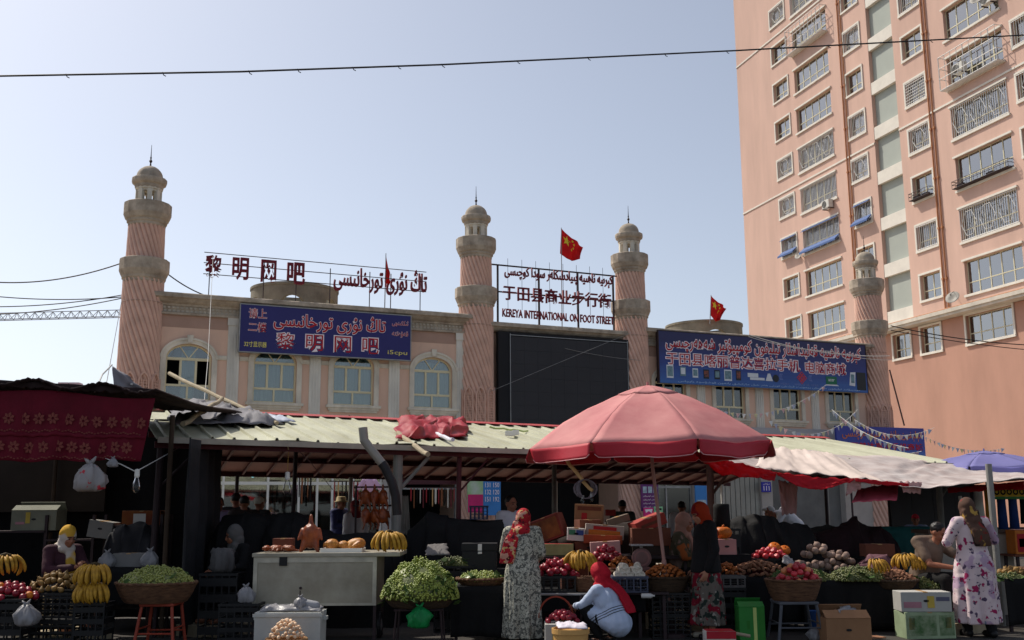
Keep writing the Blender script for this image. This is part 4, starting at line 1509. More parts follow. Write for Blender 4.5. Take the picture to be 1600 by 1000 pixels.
def shed():
    t = empty('market_shed', 'long gabled market shed with cream ribbed roof and red purlins over the stalls', 'shed', FS)
    n = 200
    sp = (XR - XL) / n

    def sheet(y0, y1, ny, name, m, dz, th):
        mb = MB()
        xs, prof = [], []
        k = int((XR - XL) / .30)
        w = (XR - XL) / k
        for i in range(k):
            for q, h in ((0, 0), (.40, 0), (.45, .035), (.55, .035), (.60, 0)):
                xs.append(XL + (i + q) * w); prof.append(h)
        xs.append(XR); prof.append(0)
        m_ = len(xs)
        vs = []
        for j in range(ny + 1):
            y = y0 + (y1 - y0) * j / ny
            for x, h in zip(xs, prof):
                wob = .018 * noise.noise(Vector((x * .8, y * .6, 3))) + ((.055 * noise.noise(Vector((x * 1.1, 0, 9))) + .03 * noise.noise(Vector((math.floor(x / .9) * 5.1, 2, 2)))) if j == 0 else 0)
                yy = y + (.13 * noise.noise(Vector((math.floor(x / .9) * 3.7, 1, 4))) if j == 0 and y0 == 0 else 0)
                vs.append(Vector((x, yy, roof_z(y) + dz + h + wob)))
        fs = [(j * m_ + i, j * m_ + i + 1, (j + 1) * m_ + i + 1, (j + 1) * m_ + i) for j in range(ny) for i in range(m_ - 1)]
        mb.add(vs, fs)
        me = evaluated(mb.mesh(name, m), [('SOLIDIFY', dict(thickness=th, offset=-1.0))])
        return link(name, me, t)
    sheet(-.12, YR, 6, 'roof_sheet', M_roof, .0, .012)
    sheet(YR, 2 * YR, 6, 'roof_sheet', M_roof, .0, .012)
    # underside boards
    b = MB()
    for y0, y1 in ((0.0, YR), (YR, 2 * YR)):
        b.add([(XL + .05, y0, roof_z(y0) - .075), (XR - .05, y0, roof_z(y0) - .075), (XR - .05, y1, roof_z(y1) - .075), (XL + .05, y1, roof_z(y1) - .075),
               (XL + .05, y0, roof_z(y0) - .055), (XR - .05, y0, roof_z(y0) - .055), (XR - .05, y1, roof_z(y1) - .055), (XL + .05, y1, roof_z(y1) - .055)],
              [(3, 2, 1, 0), (4, 5, 6, 7), (0, 1, 5, 4), (2, 3, 7, 6), (1, 2, 6, 5), (3, 0, 4, 7)])
    b.build('ceiling', M_under, t)
    for y in (.06, 1.3, 2.6, YR, 5.2, 6.5, 7.7):
        z = roof_z(y) - .082
        MB().box(XL, XR, y - .03, y + .03, z - .09, z).build('purlin', M_purlin, t)
    x = XL + .4
    while x < XR:
        q = MB()
        for y0, y1 in ((.10, YR - .04), (YR + .04, 2 * YR - .14)):
            q.add([(x - .02, y0, roof_z(y0) - .15), (x + .02, y0, roof_z(y0) - .15), (x + .02, y1, roof_z(y1) - .15), (x - .02, y1, roof_z(y1) - .15),
                   (x - .02, y0, roof_z(y0) - .088), (x + .02, y0, roof_z(y0) - .088), (x + .02, y1, roof_z(y1) - .088), (x - .02, y1, roof_z(y1) - .088)],
                  [(3, 2, 1, 0), (4, 5, 6, 7), (0, 1, 5, 4), (2, 3, 7, 6), (1, 2, 6, 5), (3, 0, 4, 7)])
        q.build('rafter', M_purlin, t)
        x += .52
    # ridge flashing, red
    MB().add([(XL, YR - .22, roof_z(YR - .22) + .045), (XR, YR - .22, roof_z(YR - .22) + .045), (XR, YR, ZR + .06), (XL, YR, ZR + .06), (XL, YR + .22, roof_z(YR + .22) + .045), (XR, YR + .22, roof_z(YR + .22) + .045),
              (XL, YR, ZR + .03), (XR, YR, ZR + .03)], [(0, 1, 2, 3), (3, 2, 5, 4), (0, 3, 4, 6), (1, 7, 5, 2), (0, 6, 7, 1), (6, 4, 5, 7)]).build('ridge_cap', mat('red_flashing', S(170, 60, 60), .6, .2, 2), t)
    MB().box(XL + .02, XR - .02, -.16, -.125, ZE - .10, ZE - .02).build('fascia', mat('cream_fascia', S(176, 166, 150), .6, .3, 2), t)
    for px, y, rr, m, lab in ((247, .12, .05, M_iron, None), (621, .12, .075, mat('grey_post', S(136, 134, 128), .6, .2, 3), 'thick grey round post'), (717, .14, .04, M_purlin, None), (1110, .12, .065, mat('brown_post', S(124, 92, 80), .6, .2, 3), 'thick brown post'), (1467, .12, .06, MATS['grey_post'], None),
                              (460, 3.9, .04, M_iron, None), (866, 3.9, .05, MATS['grey_post'], None), (1290, 3.9, .04, M_iron, None),
                              (370, 7.6, .04, M_iron, None), (548, 7.6, .045, MATS['grey_post'], None), (868, 7.6, .05, M_white, None), (1128, 7.6, .04, M_white, None), (1292, 7.6, .04, MATS['grey_post'], None)):
        x = fl(FS, px, 760, y)[0]
        MB().tube([(x, y, 0), (x, y, roof_z(y) - .16)], rr, 12).build('post', m, t, label=lab)
        if y < 1:
            MB().tube([(x, y, roof_z(y) - .75), (x + .5, y, roof_z(y) - .20)], rr * .4, 6).build('brace', m, t)


shed()


def roof_pt(px, py, lift=.02):
    """point on the front roof slope (world)"""
    Fi = FS.inverted()
    c, d = Fi @ CAM, Fi.to_3x3() @ ray(px, py)
    k = (ZR - ZE) / YR
    t = (ZE + k * c.y - c.z) / (d.z - k * d.y)
    q = c + d * t
    return FS @ (q + Vector((0, 0, lift)))


def rope(pts, r, m, name, label, cat, n=12, sag=0.0, group=None):
    return cable(pts, r, label, n, sag, m, 0, group) if name == 'cable' else None


# sheets and sticks lying on the shed roof
def crumple(name, label, cat, quad, m, amp, nu=46, nv=26, f=3.0, seed=0.0, th=.006, M=None, lift=0.0):
    """quad: four world points (u0v0, u1v0, u1v1, u0v1)"""
    A, B, C, D = [Vector(p) for p in quad]
    nrm = (B - A).cross(D - A).normalized()
    if nrm.z < 0: nrm = -nrm

    def fn(u, v):
        p = A.lerp(B, u).lerp(D.lerp(C, u), v)
        q = Vector((u * f * 1.6 + seed, v * f, seed))
        a = noise.ridged_multi_fractal(q, .9, 2.0, 3, 1.0, 2.0) * .55
        e = min(1, 6 * min(u, 1 - u, v, 1 - v) + .25)
        w = Vector((noise.noise(q * 1.3 + Vector((5, 0, 0))), noise.noise(q * 1.3 + Vector((0, 7, 0))), 0)) * amp * .7
        return p + nrm * (amp * a * e + lift) + w
    o = cloth(fn, nu, nv, th, name, m)
    return tag(o, label, cat)


crumple('tarpaulin', 'crumpled red tarpaulin sheet lying on the cream shed roof', 'tarpaulin', [roof_pt(618, 690), roof_pt(722, 688), roof_pt(735, 664), roof_pt(622, 660)], mat('red_vinyl', S(148, 8, 26), .5, .3, 3, .15, spec=.25), .22, seed=3.1, f=2.6)
crumple('tarpaulin', 'dark grey crumpled tarpaulin draped over the left end of the shed roof', 'tarpaulin', [roof_pt(262, 668), roof_pt(440, 668), roof_pt(400, 650), roof_pt(262, 632)], M_gtarp, .22, seed=8.0, f=3.2)
crumple('tarpaulin', 'pale grey plastic sheet at the edge of the dark grey tarpaulin', 'tarpaulin', [roof_pt(400, 664, .05), roof_pt(462, 664, .05), roof_pt(440, 655, .05), roof_pt(390, 652, .05)], mat('pale_sheet', S(170, 176, 190), .5, .15, 3), .06, nu=20, nv=12, seed=1.0)


def stick(a, b, r, m, label, cat='pole', name='pole'):
    a, b = Vector(a), Vector(b)
    P = [a.lerp(b, i / 8) + Vector((.012 * math.sin(i * 1.9), 0, .012 * math.cos(i * 2.3))) for i in range(9)]
    return tag(MB().tube(P, [r * (1 - .02 * i) for i in range(9)], 9).build(name, m, smooth=False), label, cat)


stick(roof_pt(262, 622, .5), roof_pt(432, 668, .06), .040, M_wood, 'long pale wooden pole resting on the grey roof tarpaulin')
stick(roof_pt(285, 674, .10), roof_pt(345, 655, .35), .04, M_wood, 'short pale wooden pole slanting under the long one')
stick(roof_pt(622, 684, .06), at(668, 711, 15.2), .045, M_wood, 'pale wooden stick poking over the shed edge below the red tarpaulin')
stick(roof_pt(672, 680, .06), roof_pt(707, 698, .1), .038, mat('white_pipe', S(206, 206, 216), .4, .05, 3), 'white plastic pipe end poking out of the red tarpaulin', 'pipe', 'pipe')
stick(roof_pt(765, 672, .05), roof_pt(825, 678, .05), .02, mat('green_stick', S(170, 184, 120), .7, .1, 3), 'thin light green stick lying on the shed roof')
o = MB().box(-.09, .09, -.05, .05, 0, .09, bev=.01).box(.05, .16, -.04, .04, .02, .11).build('block', M_white, M=Matrix.Translation(roof_pt(797, 684, .03)))
tag(o, 'small white bracket lying on the shed roof right of the red tarpaulin', 'bracket')


def stove_pipe():
    pts = [at(567, 668, 14.9), at(569, 688, 14.9), at(578, 700, 14.9), at(600, 728, 14.9), at(612, 752, 14.9), at(618, 775, 14.9), at(620, 805, 14.9)]
    t = empty('stove_pipe', 'bent stove pipe, pale at the top and sooty below, rising past the shed edge', 'stove pipe', Matrix.Translation(pts[-1]))
    L = [p - pts[-1] for p in pts]
    MB().tube(L[:4], [.066, .066, .064, .062], 14).build('upper_pipe', mat('pipe_grey', S(146, 142, 134), .5, .25, 4, metal=.3), t)
    MB().tube([L[3].lerp(L[2], .15)] + L[3:], [.068] * 5, 14).build('lower_pipe', mat('pipe_soot', S(44, 42, 44), .45, .3, 4, metal=.3), t)


stove_pipe()
# grey sheet tied up as a pennant at the corner of the left stall
q = [at(175, 572, 14.2), at(207, 598, 14.4), at(236, 618, 14.6), at(178, 617, 14.2)]
crumple('sheet', 'grey sheet hung from a cord before the foot of the first minaret', 'sheet', q, mat('grey_sheet', S(132, 130, 134), .8, .1, 2), .10, nu=24, nv=16, f=1.2, seed=2.0)
cable([at(175, 570, 14.2), at(160, 585, 14), at(148, 612, 13.6)], .012, 'pale cord holding up the grey hanging sheet', m=MATS['white_cable'])
cable([at(205, 600, 14.3), at(262, 625, 15.4), at(330, 640, 16.2)], .014, 'white cord running from the grey hanging sheet to the wooden pole', m=MATS['white_cable'])

# ---------------------------------------------------------------- left stall with the embroidered cloth
def left_stall():
    a, b = at(-90, 604, 13.0), at(243, 622, 13.6)
    al, bl = at(-90, 722, 13.0), at(219, 719, 13.6)
    t = empty('stall_awning', 'dark red awning cloth with two rows of gold rosettes hanging at the left stall', 'awning', Matrix.Translation((a.x, a.y, 0)))
    O = Vector((a.x, a.y, 0))
    M_c = mat('wine_cloth', S(110, 16, 38), .8, .2, 4, .15, trans=.15)
    M_fl = mat('rosette_gold', S(130, 66, 58), .8, .2, 20)

    def fn(u, v):
        p = a.lerp(b, u).lerp(al.lerp(bl, u), v) - O
        p.y += .035 * math.sin(u * 31 + v * 2) * v + .02 * math.sin(u * 67) * v
        p.z += .015 * math.sin(u * 23 + 1) * v - .025 * math.sin(PI * u * 3) * (1 - v)
        return p
    me = evaluated(MB().grid(fn, 90, 24).mesh('cloth', M_c, True), [('SOLIDIFY', dict(thickness=.01, offset=0))])
    c = link('cloth', me, t)
    f = MB()
    nrm = Vector((0, -.02, 0))
    for v0, off in ((.40, 0.0), (.80, .5)):
        for k in range(14):
            u = (k + .4 + off) / 14
            if u > .97: continue
            C = fn(u, v0)
            for q in range(7):
                an = q * 2 * PI / 7 + k
                d = Vector((math.cos(an), 0, math.sin(an)))
                s = Vector((-d.z, 0, d.x))
                P = [C + d * .018 - s * .008, C + d * .055 - s * .02, C + d * .08, C + d * .055 + s * .02, C + d * .018 + s * .008]
                f.add([p + nrm for p in P] + [p + nrm * .5 for p in P], [(0, 1, 2, 3, 4), (9, 8, 7, 6, 5)] + [((i + 1) % 5, i, 5 + i, 5 + (i + 1) % 5) for i in range(5)])
    for v0 in (.57, .955):
        for k in range(70):
            u = (k + .5) / 72
            C = fn(u, v0 + .012 * math.sin(k * 1.57))
            f.box(C.x - .012, C.x + .012, C.y - .016, C.y - .010, C.z - .007, C.z + .007)
    f.build('rosette_print', M_fl, c)
    # second tier hem
    h = MB().grid(lambda u, v: fn(u, .60 + v * .05 + .008 * math.sin(u * 90)) + Vector((0, -.018, 0)), 90, 2)
    link('hem', evaluated(h.mesh('hem', M_c, True), [('SOLIDIFY', dict(thickness=.008, offset=0))]), c)
    # dark ragged roof sheet over the stall
    def rf(u, v):
        p = a.lerp(b, u) - O + Vector((.25 * v + .04, 3.4 * v - .12, .10 + .05 * math.sin(u * 19) * (1 - v) + .035 * noise.noise(Vector((u * 60, v * 3, 2))) - .05 * math.sin(PI * v)))
        return p
    link('roof_sheet', evaluated(MB().grid(rf, 120, 10).mesh('roof_sheet', mat('brown_black_tarp', S(48, 34, 34), .85, .3, 3, .2), True), [('SOLIDIFY', dict(thickness=.02, offset=0))]), t)
    e = MB().grid(lambda u, v: a.lerp(b, u) - O + Vector((0, -.03 + .03 * math.sin(u * 40), .12 - v * (.08 + .04 * noise.noise(Vector((u * 40, 0, 0)))))), 120, 3)
    link('top_flap', evaluated(e.mesh('top_flap', MATS['brown_black_tarp'], True), [('SOLIDIFY', dict(thickness=.012, offset=0))]), t)
    for X, Y in ((a.x + .1, a.y + .15), (at(259, 850, 14.2).x, 14.2), (a.x + .1, a.y + 3.2)):
        MB().tube([(X - O.x, Y - O.y, 0), (X - O.x, Y - O.y, 2.95)], .035, 8).build('post', mat('dark_wood', S(66, 52, 40), .85, .2, 6) if Y > 14 else M_iron, t)
    # back and side curtains of dark cloth
    def drape(p0, p1, z0, z1, nm, m, fq=9):
        p0, p1 = Vector(p0) - O, Vector(p1) - O
        d = (p1 - p0)
        nn = Vector((-d.y, d.x, 0)).normalized()
        def g(u, v):
            p = p0.lerp(p1, u)
            return Vector((p.x, p.y, z0 + (z1 - z0) * v)) + nn * (.05 * math.sin(u * fq * d.length) + .03 * noise.noise(Vector((u * 9, v * 4, 1))))
        return link(nm, evaluated(MB().grid(g, 60, 16).mesh(nm, m, True), [('SOLIDIFY', dict(thickness=.012, offset=0))]), t)
    drape((-12.5, 16.6, 0), (at(335, 800, 16.6).x, 16.6, 0), 0.02, 3.1, 'back_curtain', M_black)
    drape((at(292, 800, 13.9).x, 13.9, 0), (at(338, 800, 16.5).x, 16.5, 0), 0.02, 2.62, 'side_curtain', mat('charcoal_cloth', S(40, 40, 42), .9, .3, 3, .2))
    drape((-9.6, 12.6, 0), (-9.9, 16.5, 0), 0.02, 3.0, 'side_curtain', M_black)  # unseen curtain added at the left end to keep sunlight out of the stall
    return t


left_stall()


# ---------------------------------------------------------------- right hand tarpaulins
def patch(name, label, cat, top, bot, depth_fn, m, nu=70, nv=18, sag=.12, scal=0, wr=.03, seed=0.0, parent=None):
    """cloth between two polylines of world points"""
    def along(P, u):
        L = [0]
        for i in range(len(P) - 1): L.append(L[-1] + (P[i + 1] - P[i]).length)
        s = u * L[-1]
        for i in range(len(P) - 1):
            if s <= L[i + 1] or i == len(P) - 2:
                return P[i].lerp(P[i + 1], (s - L[i]) / max(1e-6, L[i + 1] - L[i]))
    top, bot = [Vector(p) for p in top], [Vector(p) for p in bot]

    def fn(u, v):
        p = along(top, u).lerp(along(bot, u), v)
        p.z -= sag * math.sin(PI * v) * (.6 + .4 * math.sin(u * 9 + seed))
        if scal: p.z -= scal * v * abs(math.sin(u * PI * 2.5 + seed))
        q = Vector((u * 9 + seed, v * 2.2, seed))
        p.z += wr * noise.noise(q) + wr * .6 * noise.noise(q * 2.7)
        p.y += wr * noise.noise(q * 1.7 + Vector((3, 3, 3)))
        return p
    o = cloth(fn, nu, nv, .006, name, m, parent)
    return tag(o, label, cat) if label else o


def up(px, py, y):
    x, z = fl(FS, px, py, y)
    return FS @ Vector((x, y, z))


patch('tarpaulin', 'long pale plastic tarpaulin sagging over the front of the right hand stalls', 'tarpaulin',
      [roof_pt(1120, 701, .06), roof_pt(1230, 704, .06), roof_pt(1300, 714, .06), roof_pt(1420, 722, .06), up(1520, 728, .6), up(1700, 722, .4)],
      [at(1105, 711, 16.4), at(1190, 735, 15.9), at(1290, 747, 15.8), at(1395, 757, 15.7), at(1480, 754, 15.4), at(1560, 752, 15.0), at(1700, 735, 14.6)], None, M_wtarp, sag=.10, scal=.05, wr=.07, nu=110, nv=24)
patch('tarpaulin', 'pinkish white sheet lying over the tarpaulin left of its white rope', 'tarpaulin',
      [roof_pt(1195, 706, .11), roof_pt(1300, 718, .12)], [at(1180, 730, 15.8), at(1385, 753, 15.65)], None, mat('pink_white_tarp', S(204, 188, 178), .6, .12, 2), sag=.05, wr=.05, nu=40, nv=14, seed=4.0)
patch('red_cloth', 'red cloth swagging from the umbrella edge under the pale tarpaulin', 'cloth', [at(1085, 707, 15.2), at(1150, 722, 15.5), at(1213, 738, 15.7)], [at(1092, 716, 15.2), at(1125, 742, 15.5), at(1210, 750, 15.7)], None, M_rtarp, sag=.02, wr=.04, nu=30, nv=10)
patch('red_cloth', 'red cloth hanging in a deep swag between two ties under the pale tarpaulin', 'cloth', [at(1213, 738, 15.7), at(1290, 747, 15.7), at(1335, 747, 15.6)], [at(1216, 742, 15.68), at(1245, 760, 15.6), at(1278, 765, 15.6), at(1310, 758, 15.6), at(1335, 750, 15.6)], None, M_rtarp, sag=.02, wr=.03, nu=30, nv=10, seed=2.0)
patch('red_cloth', 'thin strip of red cloth along the lower edge of the pale tarpaulin', 'cloth', [at(1335, 747, 15.65), at(1420, 756, 15.6)], [at(1337, 752, 15.62), at(1375, 758, 15.62), at(1420, 759, 15.6)], None, M_rtarp, sag=.0, wr=.02, nu=20, nv=5)
patch('red_cloth', 'dark red cloth strip hanging behind the post at the right edge of the stalls', 'cloth', [at(1480, 763, 16.5), at(1600, 752, 16.5)], [at(1482, 770, 16.4), at(1520, 768, 16.4), at(1600, 764, 16.4)], None, M_rtarp, sag=.0, wr=.03, nu=20, nv=6)
patch('pink_awning', 'small faded pink awning cloth below the pale tarpaulin', 'awning', [at(1340, 764, 16.4), at(1404, 754, 16.4)], [at(1331, 785, 15.6), at(1401, 781, 15.6)], None, mat('faded_pink', S(204, 92, 108), .8, .15, 2, trans=.35), sag=.03, wr=.02, nu=20, nv=8)
patch('pale_cloth', 'pale pink cloth hanging limp beside the shop number plate 111', 'cloth', [at(1216, 750, 17), at(1246, 756, 17)], [at(1222, 806, 17), at(1244, 802, 17)], None, mat('pale_pink_cloth', S(190, 150, 146), .85, .15, 3), sag=.0, wr=.05, nu=14, nv=16)
patch('pale_cloth', 'pale torn cloth corner hanging between the red swag and pink awning', 'cloth', [at(1325, 748, 15.7), at(1345, 752, 15.7)], [at(1322, 775, 15.7), at(1345, 763, 15.7)], None, MATS['pale_pink_cloth'], sag=.0, wr=.04, nu=8, nv=10)
patch('pale_cloth', 'pinkish cloth scrap hanging right of the small pink awning', 'cloth', [at(1405, 752, 15.7), at(1440, 754, 15.7)], [at(1412, 770, 15.7), at(1438, 771, 15.7)], None, MATS['pale_pink_cloth'], sag=.0, wr=.04, nu=10, nv=8)
for px, Y, zt, lab in ((1551, 15.0, 2.25, 'pale round pole holding the right end of the tarpaulin'),):
    p = at(px, 800, Y)
    tag(MB().tube([(p.x, p.y, 0), (p.x, p.y, zt)], .045, 10).build('pole', MATS['grey_post']), lab, 'pole')


# ---------------------------------------------------------------- umbrellas
def umbrella(C, r, zr, zt, val, label, m, mv, nrib=8, rot=0.0, tilt=(0, 0), drop=.06, ztip=.08):
    t = empty('market_umbrella', label, 'umbrella', Matrix.Translation(C))
    T = Matrix.Translation((0, 0, zr)) @ Matrix.Rotation(tilt[0], 4, 'X') @ Matrix.Rotation(tilt[1], 4, 'Y') @ Matrix.Translation((0, 0, -zr))

    def pt(k, s):
        """along rib k (float), s from tip to rim"""
        a0 = math.floor(k)
        f = k - a0
        A = rot + 2 * PI * a0 / nrib
        B = rot + 2 * PI * (a0 + 1) / nrib
        ra = Vector((math.cos(A), math.sin(A), 0)); rb = Vector((math.cos(B), math.sin(B), 0))
        d = ra.lerp(rb, f)
        z = zt - (zt - zr) * (s ** 1.5)
        sagz = -drop * math.sin(PI * f) * s * (1.15 - s * .75)
        wr = .030 * noise.noise(Vector((k * 1.6, s * 7, 1))) * s + .018 * noise.noise(Vector((k * 3, s * 16, 7))) * s + .008 * noise.noise(Vector((k * 9, s * 9, 5))) * math.sin(PI * f)
        return T @ Vector((d.x * r * s, d.y * r * s, z + sagz + wr))
    for k in range(nrib):
        mb = MB().grid(lambda u, v: pt(k + u * .9999, .03 + .97 * v), 12, 14)
        me = evaluated(mb.mesh('canopy_panel', m, True), [('SOLIDIFY', dict(thickness=.006, offset=0))])
        me.polygons.foreach_set('use_smooth', [True] * len(me.polygons))
        link('canopy_panel', me, t)

        def vf(u, v):
            uu = .015 + u * .97
            p = pt(k + uu * .9999, 1.0)
            A = rot + 2 * PI * (k + uu) / nrib
            cut = 1 - .22 * (max(0, 1 - min(u, 1 - u) / .06)) ** 2
            q = p + Vector((math.cos(A) * (.012 + .05 * v * math.sin(uu * 5 + k)), math.sin(A) * (.012 + .05 * v * math.sin(uu * 5 + k)), 0)) + Vector((0, 0, -val * v * cut))
            return q
        me = evaluated(MB().grid(vf, 24, 5).mesh('valance', mv, True), [('SOLIDIFY', dict(thickness=.005, offset=0))])
        me.polygons.foreach_set('use_smooth', [True] * len(me.polygons))
        o = link('valance', me, t)
        MB().tube([vf(i / 24, 1.0) for i in range(25)], .006, 5).build('piping', mat('pink_piping', S(220, 160, 160), .6), o)
    q = MB().tube([T @ Vector((0, 0, zt + ztip)), T @ Vector((0, 0, zt - .02))], [.012, .03], 10)
    q.build('tip', m, t)
    # small vent cap on the top
    cp = MB()
    for k in range(nrib):
        cp.grid(lambda u, v: pt(k + u * .9999, .02 + .24 * v) + Vector((0, 0, .03 - .02 * v)), 6, 4)
    me = evaluated(cp.mesh('vent_cap', m, True), [('SOLIDIFY', dict(thickness=.005, offset=0))])
    link('vent_cap', me, t)
    for k in range(nrib):
        MB().tube([pt(k, s) + Vector((0, 0, -.02)) for s in (.05, .3, .55, .8, .99)], .012, 6).build('rib', M_iron, t)
        MB().tube([T @ Vector((0, 0, zr - .05)), pt(k, .55) + Vector((0, 0, -.03))], .010, 6).build('strut', M_iron, t)
    return t, T


M_um = mat('faded_pink_canvas', S(206, 142, 138), .75, .14, 1.6, .10, c2=S(184, 110, 112), trans=.10)
M_uv = mat('red_valance', S(190, 46, 60), .55, .12, 3, .05, trans=.10)
UC = at(1030, 882, 14.0)
uc = at(1016, 690, 13.9)
ut, UT = umbrella(Vector((uc.x, uc.y, 0)), 1.66, at(1020, 696, 13.9).z, at(1006, 606, 13.9).z, .18, 'large faded pink market umbrella over the middle fruit stall', M_um, M_uv, rot=R(12.3), tilt=(R(1), R(-1)))
pt_ = [UT @ Vector((0, 0, at(1006, 606, 13.9).z)), Vector((.02, 0, 2.2)), Vector((.14, .05, .98)), Vector((.22, .1, .03))]
MB().tube(pt_[:3], .024, 10).build('pole', mat('pink_pole', S(178, 134, 124), .5, .1, 3), ut)
MB().tube(pt_[2:], .032, 10).build('lower_pole', MATS['pink_pole'], ut)
MB().tube([Vector((.195, .07, .45)), Vector((.22, .1, 0.02))], .055, 10).lathe([(.26, 0), (.26, .05), (.1, .09), (.06, .12)], 20, M=Matrix.Translation((.22, .1, 0))).build('base', M_iron, ut)
pc = at(1542, 760, 21)
lt, LT = umbrella(Vector((pc.x, pc.y, 0)), 1.5, at(1542, 732, 21).z, at(1540, 707, 21).z, .2, 'lavender blue umbrella peeping over the tarpaulin at the far right', mat('lavender_canvas', S(116, 114, 168), .7, .12, 1.5, trans=.1), mat('lavender_valance', S(120, 116, 176), .7, .12, 2), rot=R(10))
MB().tube([Vector((0, 0, at(1540, 707, 21).z)), Vector((0, 0, 0))], .025, 8).build('pole', M_steel, lt)


# ---------------------------------------------------------------- lamps on cords
def bulb(p, s, label, cord, m=None):
    t = empty('light_bulb', label, 'light bulb', Matrix.Translation(p))
    g = glass_mat('bulb_glass', (.92, .93, .92, 1), 1.45, .02)
    MB().lathe([(.012 * s, .0), (.016 * s, -.02 * s), (.024 * s, -.045 * s), (.032 * s, -.075 * s), (.030 * s, -.10 * s), (.018 * s, -.122 * s), (.002, -.128 * s)], 14).build('bulb', g, t, smooth=True)
    MB().lathe([(.006, .055 * s), (.018 * s, .05 * s), (.02 * s, .0), (.014 * s, -.012 * s)], 12).build('socket', M_white if s > 1 else M_black, t)
    P = [Vector(q) - Vector(p) for q in cord]
    MB().tube([Vector((0, 0, .05 * s))] + P, .006, 6).build('cord', m or M_cable, t)
    return t


yc = mat('tan_cord', S(170, 130, 70), .7, .1, 5)
bulb(at(449, 748, 15.4), 1.9, 'clear light bulb hanging on a tan cord from the shed edge', [at(450, 720, 15.4), at(452, 693, 15.4)], yc)
bulb(at(214, 744, 13.5), 1.7, 'clear light bulb hanging under the left stall beside the plastic bags', [at(212, 735, 13.5)], M_white)
cable([at(165, 716, 13.5), at(190, 726, 13.5), at(212, 737, 13.5), at(250, 716, 14.2), at(283, 698, 15.3)], .007, 'pale cord stretched from the plastic bags to the shed corner carrying a bulb', n=6, m=MATS['white_cable'])
cable([at(455, 693, 15.4), at(485, 722, 15.4), at(520, 765, 16)], .006, 'thin red brown cord slanting right from the tan bulb cord', n=6, m=MATS['brown_cable'])
# bent tin hook at the shed edge
o = MB().box(-.22, .12, -.03, .03, 0, .02).tube([(-.05, 0, 0), (-.02, -.03, -.05), (0, -.03, -.12)], .008, 6).build('tin_hook', mat('tan_tin', S(176, 160, 120), .6, .2, 5), M=Matrix.Translation(at(452, 690, 15.3)))
tag(o, 'bent tan tin strip at the shed edge over the light bulb', 'tin strip')
s0, s1 = at(880, 713, 13.4), at(925, 768, 13.2)
stick(s0, s1, .026, mat('bamboo', S(206, 166, 112), .6, .15, 4), 'bamboo pole slanting down from the pink umbrella corner')
t = empty('bulb_cluster', 'cluster of small bulbs and wire wound on the bamboo pole end', 'light bulbs', Matrix.Translation(at(915, 764, 13.2)))
w = MB()
for i in range(8):
    a = rnd.random() * 3
    w.tube([Vector((.11 * math.cos(q + a) * (.7 + .1 * i), .06 * math.sin(q * 1.3 + i), .12 * math.sin(q + a))) for q in [2 * PI * j / 14 for j in range(15)]], .006, 5)
w.build('wire', mat('grey_wire', S(120, 110, 116), .5, .2, 6), t)
for dx, dz in ((-.10, -.07), (-.04, -.15), (.07, -.13)):
    MB().ell((dx, -.03, dz), (.026, .026, .032), 12, 8).build('bulb', glass_mat('bulb_glass'), t, smooth=True)
    MB().lathe([(.018, .03), (.018, .07)], 10, M=Matrix.Translation((dx, -.03, dz))).build('socket', M_steel, t)


# ---------------------------------------------------------------- bunting
def bunting(a, b, n, label, sag=.5):
    a, b = Vector(a), Vector(b)
    t = empty('bunting', label, 'bunting', Matrix.Translation(a), 'strings of small pennants at the right')
    P = [a.lerp(b, i / 40) - Vector((0, 0, sag * 4 * (i / 40) * (1 - i / 40))) - a for i in range(41)]
    MB().tube(P, .006, 4).build('cord', MATS['white_cable'], t)
    mm = [mat('pennant_white', S(222, 222, 220), .8, .05, 4), mat('pennant_pink', S(206, 168, 170), .8, .05, 4), mat('pennant_yellow', S(212, 204, 160), .8, .05, 4), mat('pennant_blue', S(176, 182, 204), .8, .05, 4)]
    for i in range(n):
        p = P[int((i + .5) * 40 / n)]
        w = .065
        an = rnd.uniform(-.7, .7)
        M = Matrix.Translation(p) @ Matrix.Rotation(rnd.uniform(-.9, .9), 4, 'Z') @ Matrix.Rotation(an * .5, 4, 'Y')
        key = 'pen%d' % (i % 4)
        if key not in MATS: MATS[key] = MB().prism([(-w, 0), (0, -.17), (w, 0)], -.004, .004).mesh('pennant', mm[(i * 7) % 4 if i % 4 else 0])
        link('pennant', MATS[key], t, M)


bunting(at(1120, 640, 34), at(1290, 602, 38), 20, 'string of pennants before the windows left of the small blue board', .5)
bunting(at(1200, 655, 30), at(1340, 640, 34), 18, 'string of pennants crossing low before the phone shop windows', .6)
bunting(at(1300, 640, 33), at(1420, 700, 25), 18, 'string of white pennants slanting across the small blue board from top left', .2)
bunting(at(1335, 655, 38), at(1460, 668, 32), 18, 'string of pennants in front of the last minaret foot', .4)
bunting(at(1310, 690, 30), at(1440, 705, 25), 16, 'string of pennants along the lower edge of the small blue board', .2)
bunting(at(1440, 680, 40), at(1570, 700, 40), 22, 'string of pale pennants fluttering over the plain salmon podium wall', .3)
# ---------------------------------------------------------------- goods: builders
def bx(px0, px1, py0, py1, Y):
    """picture rectangle at depth Y -> centre x, z bottom, width, height"""
    c0, c1 = at(px0, py1, Y), at(px1, py0, Y)
    return (c0.x + c1.x) / 2, c0.z, c1.x - c0.x, c1.z - c0.z


